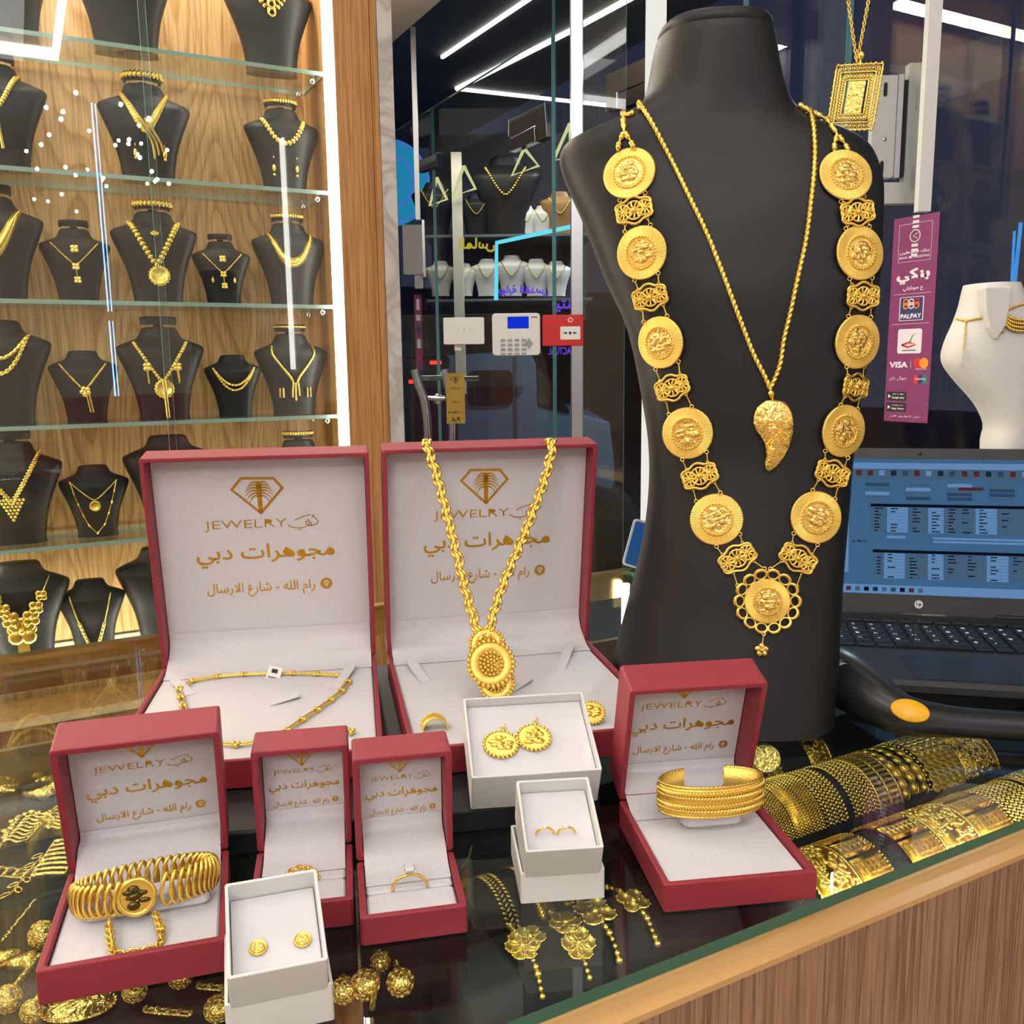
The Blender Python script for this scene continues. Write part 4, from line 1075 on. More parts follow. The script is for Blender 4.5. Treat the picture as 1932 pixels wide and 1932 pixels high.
K = HL @ Matrix(((1, 0, 0, 0), (0, 0, 1, 0), (0, 1, 0, 0), (0, 0, 0, 1)))
mb.prism(rrect(-LW/2, LW/2, .002, LH+.002, .008, 4), 0, .006, K); lid = part('screen_lid', mb, PLA, lap, bevel=.001)
SX, SY0, SY1 = LW/2-.010, .026, LH-.012
FS = HL @ Matrix(((1, 0, 0, 0), (0, 0, -1, -.0004), (0, 1, 0, 0), (0, 0, 0, 1)))
def scr(mb, x0, x1, y0, y1, z, mi):   # fractions of the screen, y down
    xa, xb = -SX+2*SX*x0, -SX+2*SX*x1; ya, yb = SY1-(SY1-SY0)*y1, SY1-(SY1-SY0)*y0
    mb.add([(xa, ya, z), (xb, ya, z), (xb, yb, z), (xa, yb, z)], [(0, 1, 2, 3)], FS, mi)
SM = [emis('screen_blue', (70, 112, 154), .85), emis('screen_pale', (110, 155, 205), .85), emis('screen_grey', (84, 112, 142), .75), emis('screen_dark', (22, 28, 46), .5), emis('screen_mid', (70, 100, 140), .5), emis('screen_red', (120, 60, 60), .5), emis('screen_line', (40, 60, 88), .5)]
mb = MB(); scr(mb, 0, 1, 0, 1, 0, 0); so = part('display', mb, SM, lid)
def sparts(nm, fn):
    m = MB(); fn(m); part(nm, m, SM, lid)
rn = random.Random(8)
def ui(m):
    scr(m, 0, 1, .03, .075, .0002, 1); scr(m, 0, 1, .075, .155, .0002, 2)
    for k in range(22): scr(m, .05+k*.043, .05+k*.043+.02, .085, .125, .0003, (6, 4, 5, 1)[k % 4 if k % 5 else 2])
    scr(m, 0, .24, .30, .85, .0002, 1)
    for r_ in range(4):
        for c in range(5): scr(m, .30+c*.15, .30+c*.15+.09, .18+r_*.033, .205+r_*.033, .0003, (4, 2, 1, 2, 4)[(c+r_) % 5])
    scr(m, .64, .73, .205, .228, .0004, 5)
def tbl(m):
    for (x0, x1, y0, nr, cols) in ((.32, 1.0, .335, 8, (.32, .38, .46, .53, .59, .64, .70, .78, 1.0)), (.33, 1.0, .675, 8, (.33, .37, .45, .53, .59, .66, .74, .82, .90, 1.0))):
        scr(m, x0, x1, y0, y0+.022, .0004, 3)
        for r_ in range(nr):
            for c in range(len(cols)-1): scr(m, cols[c]+.002, cols[c+1]-.002, y0+.024+r_*.0235, y0+.045+r_*.0235, .0004, 1 if (c*7 % 5) in (1, 2) else 2)
            for c in range(len(cols)-1):
                if rn.random() < .75: x = cols[c]+.015; scr(m, x, min(cols[c+1]-.01, x+.012+.02*rn.random()), y0+.031+r_*.0235, y0+.039+r_*.0235, .0006, 3)
    scr(m, .55, 1.0, .575, .59, .0004, 1); scr(m, .55, 1.0, .60, .615, .0004, 1); scr(m, .38, .45, .57, .59, .0004, 1)
    put_text(m, '16,784.77', FS @ TR(0, 0, .0006), -SX+2*SX*.28, SY1-(SY1-SY0)*.617, .018, .004, 3)
    put_text(m, 'عرض الصنف', FS @ TR(0, 0, .0006), -SX+2*SX*.20, SY1-(SY1-SY0)*.83, .016, .004, 3)
def bar(m):
    scr(m, 0, 1, .935, 1.0, .0002, 1)
    for k in range(10): scr(m, .20+k*.033, .20+k*.033+.018, .952, .982, .0004, (0, 5, 2, 3, 6, 0, 4, 3, 5, 2)[k])
sparts('menu_bar', ui); sparts('stock_table', tbl); sparts('task_bar', bar)
mb = MB(); zz = .0003
mb.add([(x, y+.0140, zz) for x, y in circ(.0052, 28)], [tuple(range(28))], FS, 0)
put_text(mb, 'hp', FS @ TR(0, 0, .0006), 0, .0138, .0058, .0058, 1)
part('maker_badge', mb, [mat('badge_white', (225, 225, 225), .4), PLD], lid, label='round white badge under the screen')
mb = MB(); mb.lathe([(0, .0002), (.0022, .0002), (.0024, .0004), (0, .0005)], 14, FS @ TR(0, LH-.0045, 0)); part('webcam', mb, mat('lens_violet', (50, 45, 80), .1), lid)
for s in (-1, 1): part('hinge', MB().tube([(s*.11-.02, .003, .0175), (s*.11+.02, .003, .0175)], .0045, 10), PLD, lap)

PB = mat('scanner_black', (34, 36, 40), .3, 0, .55)
path = [(1566, 1268, 58), (1600, 1285, 60), (1640, 1312, 54), (1680, 1338, 46), (1722, 1353, 40), (1790, 1361, 33), (1870, 1367, 30), (1990, 1375, 29), (2060, 1379, 27)]
pts = []; rr = []
for v in smooth_path(path, 5):
    r = v.z*.86/FPX
    for _ in range(3):
        p = PZ(v.x, v.y, 1.0+r*.92); r = v.z*(p-CAM).dot(_f)/FPX
    pts.append(p); rr.append(r*.92)
sg = thing('handheld_scanner', 'black curved handheld scanner with a yellow button before the laptop', 'scanner', Matrix.Translation((pts[20].x, pts[20].y, 1.0)))
mb = MB(); P0 = [pts[0]+(pts[0]-pts[1]).normalized()*.006]+pts; mb.tube(P0, [rr[0]*.8]+rr, 22); part('body', mb, PB, sg, world=True)
i = min(range(len(pts)), key=lambda k: (pts[k]-PZ(1709, 1358, 1.02)).length)
d_ = ray(1709, 1361).normalized(); nrm = ((CAM-pts[i]).normalized()+UZ*.35).normalized(); tn = (pts[i+1]-pts[i]).normalized(); nrm = (nrm-tn*nrm.dot(tn)).normalized()
T = frame(pts[i]+nrm*rr[i]*.985, nrm, tn)
mb = MB(); mb.lathe([(0, -.002), (.0165, -.002), (.0165, .0004), (.015, .0013), (0, .0016)], 30, T, 0, True, 1, .62); part('button', mb, mat('yellow_button', (240, 178, 20), .35), sg, label='oval yellow button', world=True)
a = pts[3]; nrm2 = ((CAM-a).normalized()*1.0-UZ*.25).normalized(); T = frame(a+nrm2*rr[3]*.9, nrm2, tn)
mb = MB(); mb.lathe([(0, -.004), (.026, -.004), (.026, .001), (.024, .0028), (0, .0035)], 30, T, 0, True, 1.0, .9); part('scan_window', mb, mat('scan_window', (10, 11, 14), .12), sg, world=True)

# ================================================================ BUSTS AND JEWELLERY IN THE WALL CABINET
BW = [(0, .27), (.06, .262), (.3, .30), (.5, .365), (.7, .445), (.775, .462), (.81, .44), (.85, .35), (.89, .25), (.94, .212), (.975, .20), (1.0, .185)]
BD = [(0, .135), (.3, .15), (.6, .20), (.75, .20), (.82, .17), (.89, .14), (1.0, .135)]
BO = [(0, 0), (.5, .01), (.75, .03), (.88, .07), (1.0, .08)]
def b_y(x, z):
    w_ = lerp_tab(BW, z); c = min(1, abs(x)/w_)**(1/.8); return lerp_tab(BO, z)-lerp_tab(BD, z)*(max(0, 1-c*c)**.45)
def bust_mesh():
    mb = MB(); rings = []
    P = smooth_path([(w_, 0, z) for z, w_ in BW], 3)
    for v in P:
        ring = []
        for k in range(28):
            th = 2*pi*k/28; x = cos(th); y = sin(th); X = v.x*abs(x)**.8*(1 if x > 0 else -1)
            Y = lerp_tab(BO, v.z)+(-lerp_tab(BD, v.z)*abs(y)**.9 if y > 0 else .07*abs(y)**.8)
            ring.append(Vector((X, Y, v.z)))
        rings.append(ring)
    top = rings[-1]; c = sum(top, Vector())/28
    rings.append([c+(p-c)*.9+Vector((0, 0, .012)) for p in top]); rings.append([c+(p-c)*.5+Vector((0, 0, .018)) for p in top])
    mb.loft(rings, None, 0, True); return mb
BUSTMESH = bust_mesh().mesh('torso', [BLACK])
WHITEB = mat('white_leatherette', (226, 224, 220), .5)
BUSTWHITE = bust_mesh().mesh('torso', [WHITEB])
def holder_mesh():
    mb = MB(); mb.rbox(-.05, .05, .04, .12, 1.0, 1.05, .02)
    pts = [(.19*cos(a), .08-.13*sin(a), 1.085) for a in [-.35+pi*1.22*i/16 for i in range(17)]]
    rows = [[p[0]*k, (p[1]-.08)*k+.08, z] for p in pts for k, z in ((1, 0),)]
    r = []
    for k, z in ((1.0, 1.04), (1.04, 1.085), (1.0, 1.13), (.90, 1.13), (.87, 1.085), (.90, 1.04)): r.append([(p[0]*k, (p[1]-.08)*k+.08, z) for p in pts])
    r.append(r[0]); mb.loft(r, None, 0, True, False, False); return mb
HOLDMESH = holder_mesh().mesh('bracelet_holder', [BLACK])
BI = [0]
def shop_bust(M, label, holder=True, white=False, group=None, name='necklace_bust'):
    o = thing(name, label, 'bust', M, group)
    a = bpy.data.objects.new('torso', BUSTWHITE if white else BUSTMESH); COL.objects.link(a); a.parent = o
    o['group'] = group or ('busts in the shop window beyond' if 'beyond' in label else 'black busts in the wall cabinet')
    if holder:
        b = bpy.data.objects.new('bracelet_holder', HOLDMESH); COL.objects.link(b); b.parent = o
    return o
def curve_on(zt, zl, a, k, off=.012, n=40, dx=0.0):
    out = []
    for i in range(n+1):
        t = -1+2*i/n; x = a*(abs(t)**.9)*(1 if t > 0 else -1)*(1-.15*(1-abs(t))); z = zl+(zt-zl)*abs(t)**k
        out.append(Vector((x+dx*(1-abs(t)), b_y(x, z)-off, z)))
    return out
def beaded(mb, pts, r, M, pitch=2.2, flat=False):
    Q = resample(pts, r*pitch)
    for i, p in enumerate(Q):
        d = (Q[min(i+1, len(Q)-1)]-Q[max(i-1, 0)]); T = M @ frame(p, (0, -1, .15), d)
        mb.ball((0, 0, 0), r, T, 0, 6, 4, (1.0, 1.35 if flat else 1.0, .7))
def disc(mb, p, r, M):
    T = M @ frame(p, (0, -1, .1), (1, 0, 0)); mb.lathe([(0, 0), (r, 0), (r*1.0, r*.12), (r*.85, r*.2), (r*.7, r*.12), (0, r*.16)], 22, T, 0, True)
    for k in range(18): mb.ball((r*cos(2*pi*k/18), r*sin(2*pi*k/18), r*.1), r*.12, T, 0, 5, 3)
def flower(mb, p, r, M, n=4):
    T = M @ frame(p, (0, -1, .1), (1, 0, 0))
    for k in range(n): a = 2*pi*k/n+pi/4; mb.ball((r*.55*cos(a), r*.55*sin(a), r*.05), r*.52, T, 0, 9, 4, (1, 1, .16))
    mb.ball((0, 0, r*.2), r*.25, T, 0, 6, 4)
def F(x, z, off=.02): return Vector((x, b_y(x, z)-off, z))
def neck_set(M, s, kind, where):
    """the jewellery of one bust; s = bust height, M = bust frame"""
    S = M @ SCL(1.0)
    def new(name, lab, cat='necklace'): return thing(name, lab, cat, Matrix.Translation(M @ Vector((0, -.2, .6))))
    def put(o, nm, mb): part(nm, mb, GOLD, o, world=True)
    def V(zt, zl, a, k, r, flat=False, pitch=2.0, dx=0):
        mb = MB(); r *= 1.35; beaded(mb, curve_on(zt, zl, a, k, .014, 40, dx), r, M, pitch, flat); return mb
    if kind == 'tassel':
        o = new('tassel_necklace', 'gold necklace with hanging bar tassels '+where); mb = V(.93, .72, .2, 1.6, .016); put(o, 'chain', mb)
        for x, l in ((-.16, .22), (-.10, .20), (-.02, .24), (.03, .30), (.09, .26), (.14, .2)):
            mb = MB(); mb.tube([M @ F(x, .74), M @ F(x*.9, .74-l)], .0022, 6); mb.ball(M @ F(x*.9, .73-l), .0042, None, 0, 6, 4); put(o, 'tassel', mb)
    elif kind == 'rings':
        for j, (zl, w_) in enumerate(((.60, 'longest'), (.68, 'middle'), (.76, 'shortest'))):
            o = new('ring_necklace', w_+' of three ringed flat gold necklaces '+where); put(o, 'chain', V(.93, zl, .22, 1.9, .018, True))
            mb = MB(); mb.torus(.035, .013, M @ frame(F(0, zl-.03, .03), (0, -1, 0), (1, 0, 0)), 14, 6); put(o, 'ring_centre', mb)
    elif kind == 'lariat':
        o = new('lariat_necklace', 'flat gold chain with a hanging strip '+where); put(o, 'chain', V(.93, .55, .22, 1.5, .016, True, 1.5))
        mb = MB(); mb.tube([M @ F(.02, .55), M @ F(.05, .2)], .003, 6); put(o, 'strip', mb)
    elif kind == 'leafcollar':
        o = new('leaf_necklace', 'broad gold necklace of crossing leaves '+where)
        pts = curve_on(.92, .52, .24, 1.25, .016, 40); mb = MB()
        Q = resample(pts, .03)
        for i, p in enumerate(Q):
            t = abs(i/(len(Q)-1)*2-1); d = Q[min(i+1, len(Q)-1)]-Q[max(i-1, 0)]; mb.ball((0, 0, 0), .040, M @ frame(p, (0, -1, .1), d), 0, 7, 4, (1.1, .45+.9*(1-t), .3))
        put(o, 'leaf_band', mb)
        mb = MB()
        for dx in (-.01, .03, .07): mb.tube([M @ v for v in smooth_path([F(-.08+dx, .62, .03), F(0+dx, .50, .03), F(.06+dx, .40, .02), F(.08+dx, .24+dx, .02)], 4)], .0026, 6)
        put(o, 'crossed_stems', mb)
    elif kind == 'ubead':
        o = new('beaded_necklace', 'short curved gold necklace of square beads '+where); put(o, 'chain', V(.86, .57, .25, 2.2, .021, True, 1.7))
    elif kind in ('flatu', 'flatv'):
        o = new('flat_necklace', ('broad flat gold collar ' if kind == 'flatu' else 'broad flat gold necklace ')+where)
        pts = curve_on(.88, .52 if kind == 'flatu' else .45, .26, 2.3 if kind == 'flatu' else 1.4, .010, 44); mb = MB(); vs = []
        rows = []
        for i, p in enumerate(pts):
            d = (pts[min(i+1, 44)]-pts[max(i-1, 0)]).normalized(); s_ = Vector((0, -1, 0)).cross(d).normalized()*(.032+.030*(1-abs(i/22-1)))
            rows.append([M @ (p-s_), M @ (p+Vector((0, -.012, 0))), M @ (p+s_), M @ (p+Vector((0, .004, 0)))])
        mb.loft(rows, None, 0, True); put(o, 'band', mb)
        mb = MB(); beaded(mb, [p+Vector((0, -.012, 0)) for p in pts], .012, M, 2.2); put(o, 'bead_row', mb)
    elif kind == 'clover':
        o = new('clover_necklace', 'thin gold chain with small clover drops '+where); put(o, 'chain', V(.80, .50, .30, 1.15, .009, False, 1.8))
        mb = MB(); flower(mb, F(0, .48, .03), .055, M); mb.tube([M @ F(0, .46), M @ F(.01, .34)], .001, 5); flower(mb, F(.01, .30, .03), .055, M); put(o, 'clover_drop', mb)
        o = thing('clover_ring', 'small clover ring in the neck slot '+where, 'ring', Matrix.Translation(M @ F(0, .74))); mb = MB(); flower(mb, F(0, .72, .03), .06, M); part('clover', mb, GOLD, o, world=True)
    elif kind == 'medalv':
        o = new('medal_necklace', 'gold link necklace with a round medal '+where); put(o, 'chain', V(.90, .42, .26, 1.15, .022, True, 1.7)); mb = MB(); disc(mb, F(.02, .30, .03), .11, M); put(o, 'medal', mb)
        o = thing('signet_ring', 'gold ring in the neck slot '+where, 'ring', Matrix.Translation(M @ F(0, .78))); mb = MB(); mb.torus(.035, .016, M @ frame(F(0, .76, .03), (0, -.5, 1), (1, 0, 0)), 14, 6); part('band', mb, GOLD, o, world=True)
    elif kind == 'twist':
        for zl, w_ in ((.50, 'lower'), (.64, 'upper')):
            o = new('twisted_necklace', w_+' of two twisted gold ropes '+where); mb = MB(); mb.rope([M @ v for v in curve_on(.86, zl, .27, 2.1, .016)], .0045, .010, 8); put(o, 'rope', mb)
    elif kind == 'knot':
        o = new('knot_necklace', 'gold chain with knot and two strands '+where); put(o, 'chain', V(.82, .46, .30, 1.1, .013, False, 1.5)); mb = MB()
        flower(mb, F(.01, .44, .03), .075, M, 5); put(o, 'knot', mb); mb = MB()
        for dx in (0, .035): mb.tube([M @ F(.02+dx, .42), M @ F(.06+dx, .14)], .0018, 6)
        put(o, 'strand', mb)
    elif kind == 'medalbars':
        o = new('medal_necklace', 'gold chain with medal and long bar '+where); put(o, 'chain', V(.84, .42, .27, 1.15, .017, False, 1.6)); mb = MB(); disc(mb, F(.01, .34, .03), .10, M); put(o, 'medal', mb)
        mb = MB(); mb.tube([M @ F(.01, .44, .05), M @ F(.03, .02, .04)], .0042, 8); put(o, 'bar', mb)
        for x in (-.15, .16):
            mb = MB(); flower(mb, F(x, .58, .03), .05, M); mb.tube([M @ F(x, .55), M @ F(x+.01, .40)], .0024, 6); put(o, 'ribbon_drop', mb)
    elif kind == 'doubleu':
        for zl, w_ in ((.44, 'lower'), (.52, 'upper')):
            o = new('rope_collar', w_+' of two gold rope collars '+where); mb = MB(); mb.rope([M @ v for v in curve_on(.80, zl, .33, 2.0, .02)], .0028, .007, 8); put(o, 'rope', mb)
    elif kind == 'ytube':
        o = new('tube_necklace', 'smooth gold snake chain meeting in hanging tubes '+where)
        mb = MB()
        for s_ in (-1, 1): mb.tube([M @ v for v in smooth_path([F(s_*.25, .86, .016), F(s_*.26, .76, .016), F(s_*.17, .62, .016), F(s_*.06, .48, .016), F(s_*.015, .38, .016)], 5)], .0026, 7)
        put(o, 'snake_chain', mb); mb = MB()
        for x, l in ((-.03, .28), (0, .24), (.035, .30)): mb.tube([M @ F(x, .40, .03), M @ F(x*1.4, l-.06, .03)], .0022, 7)
        put(o, 'tubes', mb)
        for s_, w_ in ((-1, 'left'), (1, 'right')):
            o = thing('tube_earring', w_+' pair of tube earrings pinned '+where, 'earring', Matrix.Translation(M @ F(s_*.16, .26)), 'tube earrings on one bust'); mb = MB()
            for dx in (-.02, .02): mb.tube([M @ F(s_*.17+dx, .34), M @ F(s_*.17+dx, .22)], .0022, 6)
            part('tubes', mb, GOLD, o, world=True)
    elif kind == 'meshpoint':
        o = new('mesh_necklace', 'honeycomb gold necklace ending in a point '+where)
        mb = MB()
        for dx in (-.022, 0, .022): beaded(mb, [p+Vector((0, 0, dx)) for p in curve_on(.9, .44, .27, 1.15, .016)], .015, M, 2.2)
        put(o, 'chain', mb); mb = MB()
        for r_ in range(7):
            for c in range(7-r_): beaded(mb, [F((c-(6-r_)/2)*.034, .46-r_*.034, .02), F((c-(6-r_)/2)*.034+.001, .46-r_*.034, .02)], .018, M)
        put(o, 'point', mb)
    elif kind == 'twostrand':
        o = new('station_necklace', 'short gold chain with an oval disc '+where); mb = V(.80, .54, .30, 1.2, .007, False, 1.6); put(o, 'chain', mb); mb = MB(); disc(mb, F(0, .46, .03), .07, M); put(o, 'disc', mb)
        o = new('bar_necklace', 'longer gold chain of slim bars '+where); pts = curve_on(.80, .06, .30, 1.7, .016, 30); mb = MB(); bar_chain(mb, [M @ p for p in pts], .0018, twin=False); put(o, 'chain', mb)
    elif kind == 'flowers':
        o = new('flower_necklace', 'gold necklace of growing flower plaques '+where)
        pts = curve_on(.86, .34, .28, 1.3, .02, 60); mb = MB(); mb.tube([M @ p for p in pts], .0012, 5); put(o, 'cord', mb)
        for i in (8, 14, 20, 25, 35, 40, 46, 52): 
            mb = MB(); flower(mb, pts[i], .045+.055*(1-abs(i/30-1))**1.2*1.3, M); put(o, 'flower_plaque', mb)
        mb = MB(); flower(mb, F(0, .33, .035), .15, M, 4); put(o, 'centre_flower', mb)
        mb = MB(); mb.box(-.055, .055, -.012, 0, .02, .22, M @ TR(0, b_y(0, .12)-.02, 0)); put(o, 'fringe', mb)
    elif kind == 'longbead':
        o = new('bead_necklace', 'long gold chain with oval beads '+where); pts = curve_on(.82, -.0, .27, 1.35, .02, 60); mb = MB(); mb.tube([M @ p for p in pts], .0015, 5); put(o, 'cord', mb)
        mb = MB()
        for i in list(range(12, 28, 2))+list(range(33, 49, 2)): mb.ball((0, 0, 0), .048, M @ frame(pts[i], pts[i+1]-pts[i], (0, 1, 0)), 0, 7, 5, (.6, .6, 1.1))
        put(o, 'beads', mb)
def top_bracelet(M, where, kind=0):
    o = thing('bracelet', ('gold link bracelet', 'gold beaded bracelet', 'slim gold bracelet')[kind]+' on top '+where, 'bracelet', Matrix.Translation(M @ Vector((0, -.05, 1.08))))
    mb = MB(); nb = (16, 22, 30)[kind]
    for i in range(nb):
        a = -.15+pi*1.1*i/(nb-1); p = Vector((.205*cos(a), .08-.145*sin(a), 1.10)); T = M @ frame(p, Vector((cos(a), -sin(a), 0)), UZ)
        mb.ball((0, 0, 0), (.038, .026, .016)[kind], T, 0, 7, 4, (1.15, .75, .5))
    part('links', mb, GOLD, o, world=True)
def ear_pair(M, where, xs, z0, l):
    for x, w_ in zip(xs, ('left', 'right')):
        o = thing('drop_earring', w_+' gold drop earring pinned '+where, 'earring', Matrix.Translation(M @ F(x, z0)), 'pairs of earrings on the black busts')
        mb = MB(); mb.torus(.018, .005, M @ frame(F(x, z0, .03), (1, 0, 0), (0, 0, 1)), 10, 5); mb.ball((0, 0, 0), .035, M @ frame(F(x, z0-l*.6, .03), (0, -1, 0), (1, 0, 0)), 0, 7, 5, (.7, 1.4, .6)); mb.ball((0, 0, 0), .02, M @ frame(F(x, z0-l, .03), (0, -1, 0), (1, 0, 0)), 0, 6, 4)
        part('drop', mb, GOLD, o, world=True)
SH = ['top', 'second', 'third', 'fourth', 'fifth', 'lowest']
SPEC = [ # row, px, base py, height, kind, holder, bracelet kind or None, size word, place words
 (0, 14, 60, .195, None, 1, None, 'large', 'left on the top shelf'), (0, 240, 100, .215, 'tassel', 1, None, 'large', 'mid top shelf'), (0, 513, 140, .195, 'rings', 1, 1, 'large', 'right on the top shelf'),
 (1, 2, 310, .188, 'lariat', 1, None, 'large', 'left on the second shelf'), (1, 281, 330, .185, 'leafcollar', 1, 0, 'large', 'mid second shelf'), (1, 538, 352, .170, 'ubead', 1, 1, 'large', 'right on the second shelf'),
 (2, -2, 562, .188, 'flatv', 1, None, 'large', 'left on the third shelf'), (2, 150, 568, .138, 'clover', 1, None, 'small', 'inner left of the third shelf'), (2, 300, 570, .178, 'medalv', 1, 0, 'large', 'mid third shelf'), (2, 423, 573, .128, 'clover', 1, None, 'small', 'right of the medal, third shelf'), (2, 552, 577, .172, 'flatu', 1, 1, 'large', 'right on the third shelf'),
 (3, 12, 800, .195, 'twist', 0, None, 'large', 'left on the fourth shelf'), (3, 166, 797, .138, 'knot', 0, None, 'small', 'inner left of the fourth shelf'), (3, 312, 792, .184, 'medalbars', 1, None, 'large', 'mid fourth shelf'), (3, 445, 788, .128, 'doubleu', 0, None, 'small', 'right of the long bar, fourth shelf'), (3, 556, 783, .172, 'ytube', 1, 2, 'large', 'right on the fourth shelf'),
 (4, 36, 1037, .195, 'meshpoint', 1, None, 'large', 'left on the fifth shelf'), (4, 187, 1027, .142, 'twostrand', 0, None, 'small', 'beside the red lid, fifth shelf'), (4, 330, 1018, .195, None, 0, None, 'large', 'behind the left red lid, fifth shelf'), (4, 573, 1004, .172, None, 1, 1, 'large', 'peeking over the red lid, fifth shelf'),
 (5, 55, 1275, .192, 'flowers', 0, None, 'large', 'left on the lowest shelf'), (5, 183, 1262, .142, 'longbead', 0, None, 'small', 'beside the red lid, lowest shelf'), (5, 318, 1250, .195, None, 0, None, 'large', 'half behind the red lid, lowest shelf')]
for row, px, py, h, kind, hold, brc, size, where in SPEC:
    x = PY(px, py, 2.015).x
    M = Matrix.Translation((x, 2.015, SZ[row]+.0003)) @ RZ(R(-6)) @ SCL(h)
    shop_bust(M, '%s black leatherette bust %s' % (size, where), hold)
    if kind: neck_set(M, h, kind, 'on the bust '+where)
    if brc is not None: top_bracelet(M, where, brc)
    if kind == 'leafcollar': ear_pair(M, 'low on the bust '+where, (-.12, .17), .36, .13)
    if kind == 'ubead': ear_pair(M, 'low on the bust '+where, (-.15, .13), .40, .2)
    if kind == 'clover' and px > 400: ear_pair(M, 'low on the bust '+where, (-.17, .17), .42, .06)

